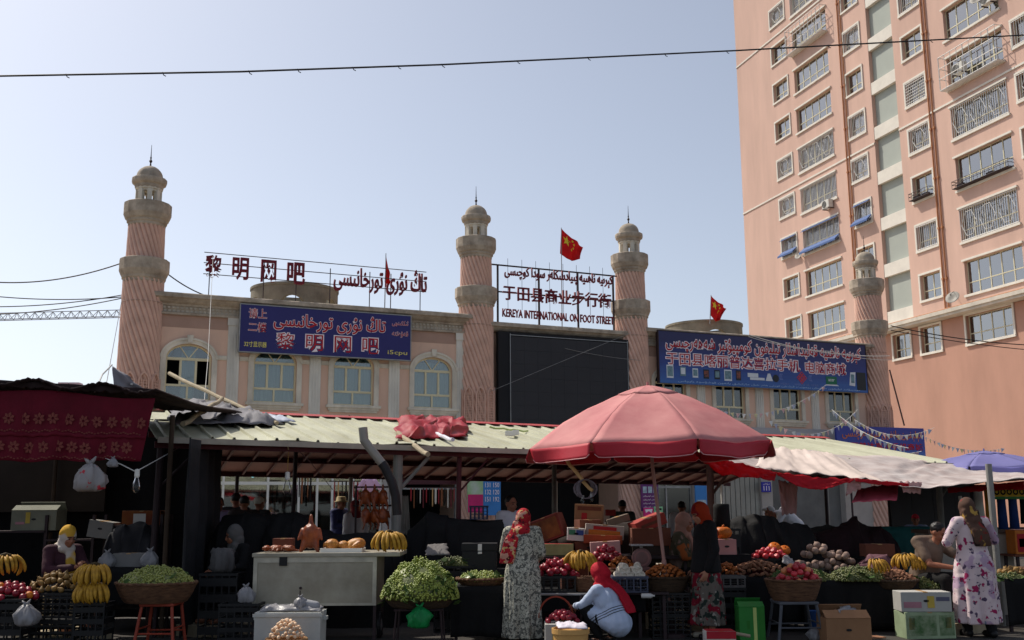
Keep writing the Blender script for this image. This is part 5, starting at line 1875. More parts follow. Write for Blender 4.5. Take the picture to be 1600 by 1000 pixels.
M_wick = mat('wicker', S(128, 92, 66), .85, .4, 9, .5, c2=S(70, 48, 36), stretch=(1, 1, 5))
M_card = mat('cardboard', S(150, 110, 78), .9, .15, 3, .1)
M_cardd = mat('brown_cardboard', S(112, 66, 50), .9, .2, 3, .1)
M_redcard = mat('red_print_carton', S(150, 44, 40), .8, .3, 3)
M_blkp = mat('black_plastic', S(26, 26, 28), .5, .2, 4)
M_bag = mat('white_plastic_bag', S(158, 156, 158), .35, .08, 5, .2, trans=.25)
M_leaf = mat('vine_leaf', S(70, 96, 40), .8, .3, 8, c2=S(40, 62, 26))
M_grape = mat('green_grape', S(158, 166, 72), .35, .25, 7, c2=S(110, 128, 46), spec=.5)
M_grape2 = mat('dark_green_grape', S(112, 116, 58), .4, .3, 7, c2=S(66, 76, 36), spec=.5)
M_ban = mat('banana_skin', S(206, 158, 46), .6, .2, 14, c2=S(140, 100, 34))
M_stem = mat('brown_stem', S(70, 56, 30), .8, .2, 9)
M_pom = mat('pomegranate_skin', S(164, 26, 52), .4, .25, 9, c2=S(120, 16, 34), objrand=.25, spec=.5)
M_apple = mat('apple_skin', S(196, 60, 66), .4, .3, 11, c2=S(170, 34, 50), objrand=.3, spec=.5)
M_applep = mat('pale_apple_skin', S(222, 166, 96), .4, .25, 12, c2=S(206, 90, 70), spec=.5)
M_orange = mat('orange_skin', S(214, 120, 34), .5, .15, 20, .2, objrand=.2)
M_pear = mat('brown_pear_skin', S(150, 118, 62), .6, .3, 8, c2=S(106, 78, 44), objrand=.25)
M_dry = mat('dried_apricot', S(190, 112, 52), .6, .35, 12, c2=S(140, 74, 36), objrand=.3)
M_tan = mat('tan_root', S(156, 112, 84), .85, .3, 8, c2=S(112, 74, 56), objrand=.3)
M_pale = MATS['pale_outline']
M_onion = mat('pale_onion', S(150, 130, 116), .7, .2, 7, c2=S(120, 92, 84), objrand=.2)
M_egg = mat('egg_shell', S(226, 192, 158), .5, .08, 6, objrand=.12)
M_whiteroll = mat('white_roll', S(214, 206, 190), .7, .08, 8)
M_roast = mat('roast_skin', S(168, 84, 34), .4, .4, 10, .3, c2=S(96, 36, 18), spec=.5)
M_roasty = mat('fried_skin', S(206, 144, 54), .45, .35, 10, .3, c2=S(150, 80, 30), spec=.5)
M_pump = mat('pumpkin_skin', S(206, 112, 30), .5, .2, 5, c2=S(160, 76, 20), objrand=.15)
M_coral = mat('stool_red', S(150, 62, 44), .5, .15, 4)

FRU = {}


def fruit_mesh(kind):
    if kind in FRU: return FRU[kind]
    mb = MB()
    if kind in ('apple', 'pale_apple', 'pomegranate', 'orange', 'onion'):
        m = dict(apple=M_apple, pale_apple=M_applep, pomegranate=M_pom, orange=M_orange, onion=M_onion)[kind]
        P = []
        for i in range(11):
            t = PI * i / 10
            r, z = math.sin(t), math.cos(t)
            if kind in ('apple', 'pale_apple'):
                z = z * .9 - (.28 * math.exp(-(r / .35) ** 2) if z > 0 else -.14 * math.exp(-(r / .3) ** 2))
                r *= 1.02 + .06 * math.cos(t)
            if kind == 'onion' and i == 0: z = 1.3
            P.append((r, z))
        mb.lathe(P[::-1], 12)
        if kind == 'pomegranate':
            mb.lathe([(.16, .92), (.14, 1.08), (.24, 1.28), (.20, 1.26), (.08, 1.0)], 8, cap=False)
        elif kind != 'onion':
            mb.tube([(0, 0, .6), (.05, 0, 1.05)], .05, 5)
    elif kind == 'egg':
        m = M_egg
        mb.lathe([(math.sin(t) * (.80 - .10 * math.cos(t)), -math.cos(t) * 1.05) for t in [PI * i / 10 for i in range(11)]], 12)
    elif kind == 'pear':
        m = M_pear
        mb.lathe([(.02, -.9), (.5, -.8), (.8, -.4), (.82, 0), (.6, .45), (.36, .8), (.3, 1.05), (.12, 1.15)], 12)
        mb.tube([(0, 0, 1.1), (.1, 0, 1.5)], .05, 5)
    elif kind == 'apricot':
        m = M_dry
        mb.ell((0, 0, 0), (1, .8, .6), 10, 7, nz=.5, ns=2)
    elif kind == 'root':
        m = M_tan
        mb.ell((0, 0, 0), (1.5, .7, .65), 10, 7, nz=.4, ns=1.6)
    elif kind == 'roll':
        m = M_whiteroll
        mb.lathe([(.55, -1.4), (.95, -1.38), (1.0, -1.2), (1.0, 1.2), (.95, 1.38), (.7, 1.4), (.62, 1.25), (.3, 1.25)], 14, M=Matrix.Rotation(PI / 2, 4, 'X'))
    elif kind == 'pumpkin':
        m = M_pump
        mb.lathe([(math.sin(t) * (1 - .0) + .001, math.cos(t) * .72 - .2 * math.exp(-(math.sin(t) / .3) ** 2) * math.cos(t)) for t in [PI - PI * i / 12 for i in range(13)]], 30, fn=lambda r, a, z: r * (1 - .10 * abs(math.cos(a * 5)) ** .5 * 1.0))
        mb.tube([(0, 0, .4), (.05, 0, .75), (.15, 0, .85)], [.14, .1, .09], 6)
    me = mb.mesh(kind, m, True)
    FRU[kind] = me
    return me


def fruits(kind, r, cx, cy, cz, rx, ry, h, label, cat, group, name=None, n_max=90, power=1.0, mix=None, squash=.86):
    """hex packed pile: lumps laid over a dome, each a thing of its own"""
    sp = r * 1.92
    out = []
    lay = 0
    pts = []
    j = -int(ry / (sp * .87)) - 1
    while j * sp * .87 <= ry:
        y = j * sp * .87
        i = -int(rx / sp) - 1
        while i * sp <= rx + sp:
            x = i * sp + (sp / 2 if j % 2 else 0)
            d = (x / rx) ** 2 + (y / ry) ** 2
            if d <= 1.0:
                z = h * (1 - d) ** power
                pts.append((x, y, z))
            i += 1
        j += 1
    pts.sort(key=lambda p: p[1] - p[2] * .5)
    pts = pts[:n_max]
    for k, (x, y, z) in enumerate(pts):
        kk = kind
        if mix and rnd.random() < mix[1]: kk = mix[0]
        nm = name or kk
        o = link(nm, fruit_mesh(kk))
        s = r * rnd.uniform(.92, 1.08)
        o.matrix_basis = Matrix.Translation((cx + x + rnd.uniform(-.15, .15) * r, cy + y + rnd.uniform(-.15, .15) * r, cz + z + r * squash)) @ Matrix.Rotation(rnd.uniform(0, 6.3), 4, 'Z') @ Matrix.Rotation(rnd.uniform(-1.0, 1.0), 4, 'X') @ Matrix.Rotation(rnd.uniform(-1, 1), 4, 'Y') @ Matrix.Diagonal((s, s, s, 1))
        tag(o, label if kk == kind else label.replace(cat, mix[2] if len(mix) > 2 else cat), cat if kk == kind else (mix[2] if len(mix) > 2 else cat), group)
    return pts


def ico():
    bm = bmesh.new()
    bmesh.ops.create_icosphere(bm, subdivisions=1, radius=1)
    v = np.array([x.co[:] for x in bm.verts], dtype=np.float32)
    f = np.array([[q.index for q in x.verts] for x in bm.faces], dtype=np.int32)
    bm.free()
    return v, f


_IV, _IF = ico()


def grapes(cx, cy, cz, rx, ry, h, n, label, r=.0125, m=None, leaves=14, seed=1, hang=.0, name='grape_pile'):
    """grapes nobody could count: one heap of small berries with some leaves"""
    g = np.random.default_rng(seed)
    a = g.uniform(0, 2 * np.pi, n)
    d = np.sqrt(g.uniform(0, 1.0, n))
    lump = .5 + .5 * np.sin(a * 5 + seed) * np.sin(d * 9 + seed * 2)
    zz = h * (1 - d ** 2) ** .62 * (.74 + .26 * lump) + g.normal(0, .012, n) - g.uniform(0, .02, n)
    c = np.stack([rx * d * np.cos(a), ry * d * np.sin(a), np.maximum(zz, .004)], 1)
    rr = r * g.uniform(.8, 1.2, n)
    V = (_IV[None] * rr[:, None, None] * np.array([1, 1, 1.12], dtype=np.float32) + c[:, None, :]).reshape(-1, 3).astype(np.float32)
    F = (_IF[None] + (np.arange(n) * len(_IV))[:, None, None]).reshape(-1, 3)
    me = bpy.data.meshes.new('grapes')
    me.vertices.add(len(V)); me.vertices.foreach_set('co', V.ravel())
    me.loops.add(F.size); me.loops.foreach_set('vertex_index', F.ravel().astype(np.int32))
    me.polygons.add(len(F)); me.polygons.foreach_set('loop_start', np.arange(0, F.size, 3, dtype=np.int32))
    me.polygons.foreach_set('use_smooth', np.ones(len(F), dtype=bool))
    me.materials.append(m or M_grape)
    me.update(calc_edges=True)
    t = empty(name, label, 'grapes', Matrix.Translation((cx, cy, cz)))
    t['kind'] = 'stuff'
    link('berries', me, t)
    # inner mound so nothing shows between the berries
    MB().lathe([(math.cos(q) * .94 + .001, h * .84 * math.sin(q)) for q in [PI / 2 * i / 8 for i in range(9)]], 28, M=Matrix.Diagonal((rx, ry, 1, 1))).build('mound', M_grape2, t, smooth=True)
    lv = MB()
    for k in range(leaves):
        an = g.uniform(0, 2 * np.pi)
        dd = g.uniform(.75, 1.02)
        p = Vector((rx * dd * math.cos(an), ry * dd * math.sin(an), max(.0, h * max(0, 1 - dd * dd) ** .6) + .01 - hang * g.uniform(0, 1)))
        M = Matrix.Translation(p) @ Matrix.Rotation(g.uniform(0, 6.3), 4, 'Z') @ Matrix.Rotation(g.uniform(.3, 1.3), 4, 'X')
        s = g.uniform(.035, .065)
        out = [(0, -1), (.5, -.75), (.95, -.6), (.8, -.1), (1, .4), (.5, .5), (.25, 1), (0, .8), (-.3, 1.05), (-.5, .5), (-1, .35), (-.75, -.1), (-.9, -.6), (-.45, -.8)]
        lv.prism([(x * s, z * s) for x, z in out], -.0015, .0015, M=M)
    if leaves: lv.build('leaves', M_leaf, t)
    return t


def basket(cx, cy, z0, rx, ry, h, label, group=None, m=None):
    t = empty('wicker_basket', label, 'basket', Matrix.Translation((cx, cy, z0)), group)
    Sx = Matrix.Diagonal((rx, ry, 1, 1))
    w = MB()
    n = 72
    rows = 12
    vs = []
    prof = [(.72 + .28 * (i / rows) ** .7, h * i / rows) for i in range(rows + 1)]
    def wv(r, a, z): return r + .02 * math.sin(a * 24 + (round(z / h * rows) % 2) * PI)
    w.lathe(prof, n, fn=wv, M=Sx, cap=False)
    w.lathe([(p[0] - .05, p[1]) for p in prof][::-1], n, M=Sx, cap=False)
    w.lathe([(.72, 0), (.01, .0)][::-1], n, M=Sx, cap=False).lathe([(.67, .03), (.01, .03)], n, M=Sx, cap=False)
    w.build('wall', m or M_wick, t, smooth=True)
    R_ = MB()
    R_.tube([Vector((rx * .985 * math.cos(q) , ry * .985 * math.sin(q), h + .006 * math.sin(q * 30))) for q in [2 * PI * i / 80 for i in range(81)]], .018, 7)
    R_.build('rim', m or M_wick, t)
    return t


def crate(cx, cy, z0, w, d, h, label, m=None, group=None, rot=0.0):
    """slatted plastic crate, open on top"""
    t = empty('plastic_crate', label, 'crate', Matrix.Translation((cx, cy, z0)) @ Matrix.Rotation(rot, 4, 'Z'), group)
    b = MB()
    th = .018
    b.box(-w / 2, w / 2, -d / 2, d / 2, 0, th)
    for y in (-d / 2, d / 2 - th):
        for i in range(4):
            z = h * (.06 + .25 * i)
            b.box(-w / 2, w / 2, y, y + th, z + .02, z + h * .15)
        n = max(4, int(w / .09))
        for i in range(n + 1):
            x = -w / 2 + (w - th) * i / n
            b.box(x, x + th, y + .002, y + th - .002, th, h)
        b.box(-w / 2 - .008, w / 2 + .008, y - .006, y + th + .006, h, h + .03)
    for x in (-w / 2, w / 2 - th):
        for i in range(4):
            z = h * (.06 + .25 * i)
            b.box(x + .001, x + th - .001, -d / 2 + th, d / 2 - th, z + .02, z + h * .15)
        b.box(x - .006, x + th + .006, -d / 2 + th + .007, d / 2 - th - .007, h, h + .03)
    b.build('body', m or M_blkp, t)
    return t


def table(cx, cy, w, d, h, label, cloth_m=None, front=.0, m=None):
    t = empty('market_table', label, 'table', Matrix.Translation((cx, cy, 0)))
    MB().box(-w / 2, w / 2, -d / 2, d / 2, h - .03, h, bev=.006).build('tabletop', m or M_wood, t)
    for sx in (-1, 1):
        for sy in (-1, 1):
            x, y = sx * (w / 2 - .06), sy * (d / 2 - .06)
            MB().box(x - .02, x + .02, y - .02, y + .02, 0, h - .03).build('leg', M_iron, t)
    if cloth_m is not None:
        def fn(u, v):
            x = -w / 2 - .01 + (w + .02) * u
            return (x, -d / 2 - .015 - .02 * v * math.sin(x * 14 + cx * 3) - .012 * math.sin(x * 37) * v, h + .004 - front * v - .012 * math.sin(x * 9) * v)
        c = MB().grid(fn, 60, 8).grid(lambda u, v: (-w / 2 - .01 + (w + .02) * u, -d / 2 - .015 + (d + .02) * v, h + .004), 10, 4)
        link('cloth', evaluated(c.mesh('cloth', cloth_m, True), [('SOLIDIFY', dict(thickness=.006, offset=1))]), t)
    return t


def carton(cx, cy, z0, w, d, h, label, m=None, rot=0.0, tilt=0.0, roll=0.0, flaps=False, prints=(), hole=False, top=None, group=None, name='carton'):
    t = empty(name, label, 'box', Matrix.Translation((cx, cy, z0)) @ Matrix.Rotation(rot, 4, 'Z') @ Matrix.Rotation(tilt, 4, 'Y') @ Matrix.Rotation(roll, 4, 'X'), group)
    m = m or M_card
    b = MB()
    th = .008
    if flaps:
        b.box(-w / 2, w / 2, -d / 2, -d / 2 + th, 0, h).box(-w / 2, w / 2, d / 2 - th, d / 2, 0, h).box(-w / 2, -w / 2 + th, -d / 2 + th, d / 2 - th, 0, h).box(w / 2 - th, w / 2, -d / 2 + th, d / 2 - th, 0, h).box(-w / 2 + th, w / 2 - th, -d / 2 + th, d / 2 - th, 0.001, th)
        b.build('body', m, t)
        f = MB()
        for y, s in ((-d / 2, -1), (d / 2, 1)):
            f.box(-w / 2, w / 2, -.004, .004, 0, d * .42, M=Matrix.Translation((0, y + .004 * s, h)) @ Matrix.Rotation(-s * R(-38 if s > 0 else -62), 4, 'X'))
        f.build('flap', m, t)
    else:
        b.box(-w / 2, w / 2, -d / 2, d / 2, 0, h, bev=.006)
        b.build('body', m, t)
        MB().box(-.03, .03, -d / 2 - .001, d / 2 + .001, h - .01, h + .0015).build('tape', mat('parcel_tape', S(176, 140, 96), .3, .1, 4), t)
    if top: MB().box(-w / 2 + .01, w / 2 - .01, -d / 2 + .01, d / 2 - .01, h + .002, h + .004).build('top_print', top, t)
    if hole:
        MB().lathe([(.0, 0), (.016, 0), (.016, .004), (0, .004)], 12, M=Matrix.Translation((0, -d / 2 - .001, h * .55)) @ Matrix.Diagonal((2.2, 1, 1, 1)) @ Matrix.Rotation(PI / 2, 4, 'X')).build('hand_hole', M_blkp, t)
    for (fx0, fx1, fz0, fz1, pm, txt) in prints:
        x0, x1, zz0, zz1 = -w / 2 + fx0 * w, -w / 2 + fx1 * w, fz0 * h, fz1 * h
        if txt: write(txt, (x0, x1, zz0, zz1), -d / 2 - .008, pm, t, depth=.005, bold=.01, name='print')
        else: MB().box(x0, x1, -d / 2 - .005, -d / 2 - .001, zz0, zz1).build('print', pm, t)
    return t


def bag(p, s, label, m=None, tied=True, seed=1.0, name='plastic_bag', cat='bag', group=None, squat=1.0):
    """crumpled bag, widest low, tied or open at the top"""
    mb = MB()
    rings = []
    prof = [(.05, .0), (.62, .0), (.95, .10), (1.0, .32), (.92, .52), (.70, .70), (.42, .82), (.20, .88)] if tied else [(.05, .0), (.75, .02), (1, .2), (1, .6), (.9, .9), (.7, 1.05)]
    n = 36
    for r, z in prof:
        rg = []
        for j in range(n):
            a = 2 * PI * j / n
            q = 1 + .5 * noise.noise(Vector((math.cos(a) * 2 + seed, math.sin(a) * 2, z * 2.5 + seed))) + .3 * noise.noise(Vector((math.cos(a) * 6 + seed, math.sin(a) * 6, z * 3)))
            rg.append(Vector((math.cos(a) * r * q * s * .5, math.sin(a) * r * q * s * .42, z * s * squat * (1 + .12 * noise.noise(Vector((a * 2, seed, z)))))))
        rings.append(rg)
    mb.loft(rings)
    if tied:
        # the two handles knotted into floppy ears
        for k, (ex, ez) in enumerate(((-.20, 1.06), (.16, 1.12), (.02, 1.02))):
            mb.tube([Vector((0, 0, .84 * s * squat)), Vector((ex * s * .5, .02 * s * (k - 1), (.88 + ez) / 2 * s * squat)), Vector((ex * s, .04 * s * (k - 1), ez * s * squat))], [.05 * s, .065 * s, .02 * s], 7)
    o = mb.build(name, m or M_bag, M=Matrix.Translation(p), smooth=True)
    return tag(o, label, cat, group)


def banana_mesh(k):
    key = 'ban%d' % k
    if key in FRU: return FRU[key]
    P, rs = [], []
    for i in range(10):
        u = i / 9
        a = -1.0 + 1.9 * u + .1 * k
        P.append(Vector((.02 * k * u, -.10 * math.cos(a) + .03, -.115 * math.sin(a) - .03)))
        rs.append(.0175 * min(1, .42 + 2.6 * u, .32 + 3.4 * (1 - u)) )
    FRU[key] = MB().tube(P, rs, 6).mesh('banana', M_ban, True)
    return FRU[key]


def bananas(p, label, n=9, tiers=1, s=1.0, rot=0.0, lay=0.0):
    """a hand of bananas hanging from its crown; tiers one under another"""
    t = empty('banana_bunch', label, 'bananas', Matrix.Translation(p) @ Matrix.Rotation(rot, 4, 'Z') @ Matrix.Rotation(lay, 4, 'X') @ Matrix.Diagonal((s, s, s, 1)), 'banana bunches')
    for q in range(tiers):
        zc = -.20 * q
        for row in range(2):
            for i in range(n):
                u = (i + .5 * row) / (n - 1) * 2 - 1
                if u > 1.06: continue
                an = u * 1.2
                R_ = .09 + .03 * row
                sz = 1.25 * rnd.uniform(.86, 1.1)
                M = Matrix.Translation((math.sin(an) * R_, -math.cos(an) * R_ * .6 - .02 * q, zc - .02 * row)) @ Matrix.Rotation(an + rnd.uniform(-.14, .14), 4, 'Z') @ Matrix.Rotation(-.25 - .3 * row + rnd.uniform(-.15, .15), 4, 'X') @ Matrix.Rotation(rnd.uniform(-.12, .12), 4, 'Y') @ Matrix.Diagonal((1.25, sz, sz, 1))
                link('banana', banana_mesh(i % 3), t, M)
        MB().tube([(-.06, .0, zc + .07), (0, -.03, zc + .085), (.06, 0, zc + .07)], [.02, .028, .02], 8).build('crown', M_stem, t)
    return t


def heap(top, Y, depth, zb, label, m, seed=0.0, name='covered_heap', cat='covered heap', bulge=.25):
    """dark cloth thrown over piled goods; top outline given in the picture"""
    P = [at(x, y, Y + depth * .45) for x, y in top]
    L = len(P) - 1

    def crest(u):
        i = min(L - 1, int(u * L))
        f = u * L - i
        f = f * f * (3 - 2 * f)
        return P[i].lerp(P[i + 1], f)

    def fn(u, v):
        c = crest(u)
        # v 0 back foot, .5 crest, 1 front foot
        a = PI * v
        e = math.sin(a) ** .55
        y = c.y - depth * .5 * math.cos(a) * -1 * (1 + .0)
        yy = c.y + depth * .5 * math.cos(a)
        q = Vector((u * L * .9 + seed, v * 4, seed))
        return Vector((c.x + .05 * noise.noise(q * 2), yy + .09 * noise.noise(q) + .05 * noise.noise(q * 2.6), zb + (c.z - zb) * e + .05 * noise.noise(q * 1.9 + Vector((9, 0, 0))) * e))
    mb = MB().grid(fn, max(36, L * 10), 30)
    n = max(36, L * 10) + 1
    # close the ends and the foot
    mb.f.append([j * n for j in range(31)]); mb.mi.append(0)
    mb.f.append([j * n + n - 1 for j in range(30, -1, -1)]); mb.mi.append(0)
    o = mb.build(name, m, smooth=True)
    return tag(o, label, cat)


def stool(cx, cy, w, h, label, m=None):
    t = empty('stool', label, 'stool', Matrix.Translation((cx, cy, 0)))
    m = m or M_coral
    MB().box(-w / 2, w / 2, -w / 2, w / 2, h - .035, h, bev=.012).build('seat', m, t)
    for sx in (-1, 1):
        for sy in (-1, 1):
            MB().tube([(sx * w * .44, sy * w * .44, h - .04), (sx * w * .58, sy * w * .58, 0)], .02, 8).build('leg', m, t)
    r = MB()
    for sx in (-1, 1):
        r.tube([(sx * w * .5, -w * .5, h * .45), (sx * w * .5, w * .5, h * .45)], .012, 6).tube([(-w * .5, sx * w * .5, h * .35), (w * .5, sx * w * .5, h * .35)], .012, 6)
    r.build('stretcher', m, t)
    return t


M_heap = mat('black_tarp', S(18, 17, 18), .85, .35, 3, .25)
M_heapr = mat('dark_wine_tarp', S(34, 14, 18), .85, .35, 3, .25)

# ---------------------------------------------------------------- left stall goods
x, z, w, h = bx(178, 305, 912, 942, 13.1)
stool(x + .08, 13.15, .42, z, 'red brown stool carrying the grape basket of the left stall')
basket(x, 13.15, z + .001, w / 2, .40, .235, 'wide wicker basket of green grapes on the red brown stool')
grapes(x, 13.15, z + .21, w / 2 * .93, .36, at(240, 884, 13.1).z - z - .21, 2600, 'green grapes heaped in the wide basket on the red brown stool', leaves=10, seed=3, m=mat('olive_grape', S(160, 164, 84), .35, .25, 7, c2=S(112, 120, 54), spec=.5))
zt = at(82, 925, 13.2).z
crate(at(82, 940, 13.2).x, 13.25, 0, .72, .5, zt / 2 - .03, 'black slatted crate, lower of two under the brown pears')
crate(at(82, 940, 13.2).x, 13.25, zt / 2 + .002, .72, .5, zt / 2 - .03, 'black slatted crate, upper of two, heaped with brown pears')
fruits('pear', .042, at(88, 925, 13.2).x, 13.25, zt - .03, .40, .24, .22, 'brown pear heaped on the black crate before the seated woman', 'pear', 'brown pears on the black crate', n_max=60)
zc = at(148, 940, 13.0).z
crate(at(148, 970, 13.0).x, 12.98, 0, .37, .34, zc - .03, 'tall black crate standing beneath the large banana bunch')
bananas((at(148, 890, 12.9).x, 12.92, at(148, 893, 12.9).z), 'large two tiered banana bunch beside the grape basket on the red brown stool', 11, 2, 1.05)
crate(at(8, 960, 12.9).x, 12.95, 0, .60, .5, at(10, 934, 12.9).z - .03, 'black crate at the left picture edge holding mixed fruit')
fruits('pomegranate', .045, at(8, 930, 12.9).x, 12.95, at(10, 934, 12.9).z - .04, .36, .24, .16, 'pomegranate in the mixed fruit heap at the left edge', 'pomegranate', 'mixed fruit at the left edge', n_max=40, mix=('orange', .28, 'orange'))
bananas((at(2, 878, 13.1).x, 13.2, at(2, 878, 13.1).z), 'banana bunch cut off by the left picture edge', 6, 1, 1.0, .4)
bag(Vector((at(38, 978, 12.6).x, 12.62, at(38, 978, 12.6).z)), .27, 'white bag hanging before the black crates at the left', seed=4.0, group=None)
rk = empty('market_rack', 'dark rack with shelves at the back of the left stall', 'rack', Matrix.Translation((at(120, 800, 15.7).x, 15.7, 0)))
for dx in (-1.6, -.35, .35, 1.35):
    for dy in (-.2, .25):
        MB().box(dx - .02, dx + .02, dy - .02, dy + .02, 0, 1.6).build('post', M_iron, rk)
for x0, x1, z in ((-1.6, -.35, at(50, 829, 15.5).z), (-.33, .33, at(150, 842, 15.5).z), (.37, 1.35, at(220, 820, 15.5).z)):
    MB().box(x0, x1, -.22, .27, z - .03, z - .002).build('shelf', M_iron, rk)
x, z, w, h = bx(15, 88, 797, 829, 15.5)
carton(x, 15.7, z, w, .36, h, 'white and green fruit carton on the rack behind the seated woman', mat('white_green_carton', S(122, 122, 106), .8, .2, 3), flaps=True, hole=True, prints=((.1, .3, .3, .42, mat('print_pink', S(170, 120, 130), .8), None), (.32, .42, .35, .9, mat('print_yellow', S(186, 160, 70), .8), None)))
x, z, w, h = bx(132, 172, 814, 841, 15.4)
carton(x, 15.6, z, w, .3, h, 'plain white carton with a hand hole on the rack', mat('dim_white_carton', S(126, 124, 120), .8, .1, 3), tilt=R(8), hole=True)
x, z, w, h = bx(188, 250, 798, 821, 15.5)
carton(x, 15.7, z, w, .32, h, 'red and orange printed carton at the right end of the rack', mat('orange_red_carton', S(110, 40, 26), .8, .4, 4, c2=S(130, 80, 34)), prints=((.3, .62, .1, .8, mat('print_white', S(200, 196, 190), .8), None),))
table(at(200, 880, 14.4).x, 14.4, 1.1, .6, at(200, 886, 14.4).z, 'low dark table with white bags behind the grape basket', M_black, .5)
bag(Vector((at(232, 884, 14.2).x, 14.25, at(200, 886, 14.4).z + .006)), .24, 'round white bag on the low table, right one of two', seed=2.0)
bag(Vector((at(165, 884, 14.2).x, 14.25, at(200, 886, 14.4).z + .006)), .22, 'white bag on the low table, left one of two', seed=6.0)
carton(at(205, 880, 14.4).x, 14.42, at(200, 886, 14.4).z + .006, .42, .3, .18, 'small grey tray box between the two white bags', mat('grey_box', S(120, 118, 116), .8, .1, 3))
heap([(165, 862), (178, 828), (200, 818), (228, 816), (246, 832), (252, 862)], 14.9, .6, .3, 'dark grey bundle of covered goods under the red carton', mat('charcoal_bundle', S(44, 44, 48), .9, .25, 3, .2), 3.0)
x = at(122, 718, 13.3)
bag(at(139, 768, 13.4), .40, 'big white plastic bag with red print hanging under the rosette cloth', spotted('printed_bag', S(158, 152, 150), [(S(190, 60, 70), .9, .64)], scale=9, rough=.4), seed=9.0)
for dx, dz in ((-.06, .10), (.06, .22), (-.09, .24)):
    p = at(139, 768, 13.4)
rp = MB()
for k, (dx, dz) in enumerate(((-.05, .10), (.06, .21), (-.09, .22))):
    pass
bag(at(176, 730, 13.4), .13, 'small white bag tied under the rosette cloth', seed=12.0)
MB_ = MB().box(-.9, 1.2, 0, .05, 0, .9)
tag(MB_.build('board', mat('tan_board', S(56, 46, 38), .9, .2, 2), M=Matrix.Translation((at(40, 800, 16.3).x, 16.35, at(40, 800, 16.3).z))), 'tan board behind the shelves of the left stall', 'board')

# ---------------------------------------------------------------- roast meat cart
x, z, w, h = bx(394, 589, 868, 947, 13.6)
zt = at(500, 864, 13.55).z
ct = empty('roast_cart', 'dented white metal cart selling roast meat between the left stall and the grape heap', 'cart', Matrix.Translation((x, 13.6, 0)))
M_cart = mat('cart_metal', S(172, 166, 150), .5, .3, 2.2, .12, c2=S(136, 128, 112), metal=.15)
MB().box(-w / 2 + .05, w / 2 - .05, 0, .03, z + .03, zt - .05).box(-w / 2, -w / 2 + .03, .032, .78, z, zt - .05).box(w / 2 - .03, w / 2, .032, .78, z, zt - .05).box(-w / 2 + .03, w / 2 - .03, .75, .78, z, zt - .05).box(-w / 2 + .03, w / 2 - .03, .032, .75, z + .03, z + .05).build('body', M_cart, ct)
MB().box(-w / 2 - .02, w / 2 + .30, -.03, .85, zt - .05, zt, bev=.008).build('counter', M_cart, ct)
f = MB().box(-w / 2, -w / 2 + .05, -.012, .0, z, zt - .05).box(w / 2 - .05, w / 2, -.012, 0, z, zt - .05).box(-w / 2 + .05, w / 2 - .05, -.010, 0, zt - .12, zt - .05).box(-w / 2 + .05, w / 2 - .05, -.010, 0, z, z + .03)
f.build('trim', mat('cart_trim', S(186, 180, 164), .5, .3, 3, metal=.2), ct)
MB().box(-.46, -.36, -.022, -.012, zt - .16, zt - .03).build('latch', M_blkp, ct)
MB().lathe([(.018, 0), (.018, .012), (.01, .014)], 12, M=Matrix.Translation((-.18, -.0, z + .22)) @ Matrix.Rotation(PI / 2, 4, 'X')).box(-.19, -.178, -.006, -.001, z + .04, z + .19).build('lock', M_iron, ct)
for k, (dx, dz, a, b) in enumerate(((.55, .36, .22, .006), (-.5, .3, .10, .006), (.28, .42, .006, .1))):
    pass
for dx in (-w / 2 + .02, w / 2 - .02):
    for dy in (.02, .76):
        MB().box(dx - .02, dx + .02, dy - .015, dy + .015, 0, z).build('leg', M_iron, ct)
for dx in (-w / 2 - .0, w / 2 + .0):
    M = Matrix.Translation((dx, .42, .17)) @ Matrix.Rotation(PI / 2, 4, 'Y')
    wh = MB().lathe([(.12, -.02), (.165, -.022), (.17, 0), (.165, .022), (.12, .02)], 24, M=M).build('wheel', M_blkp, ct)
    MB().lathe([(.03, -.03), (.11, -.012), (.11, .012), (.03, .03)], 16, M=M).build('hub', M_steel, wh)


def roast(p, s, label, m, hang=False, rot=0.0, group='roast birds'):
    mb = MB()
    mb.ell((0, 0, 0), (.085, .07, .12), 14, 10, nz=.2)
    mb.ell((0, -.03, .04), (.065, .05, .07), 12, 8, nz=.2)
    for sx in (-1, 1):
        mb.cap((sx * .05, -.02, -.06), (sx * .085, -.05, -.15), .042, .016, 8)
        mb.cap((sx * .085, -.05, -.15), (sx * .09, -.03, -.21), .014, .017, 6)
        mb.cap((sx * .08, 0, .06), (sx * .115, -.03, -.03), .026, .014, 8)
    if hang: mb.cap((0, 0, .1), (0, .0, .2), .03, .016, 8)
    me = fused(mb, .012, m, 2)
    M = Matrix.Translation(p) @ Matrix.Rotation(rot, 4, 'Z') @ (Matrix.Identity(4) if hang else Matrix.Rotation(R(80), 4, 'X')) @ Matrix.Diagonal((s, s, s, 1))
    o = link('roast_bird', me, None, M)
    return tag(o, label, 'roast meat', group), me


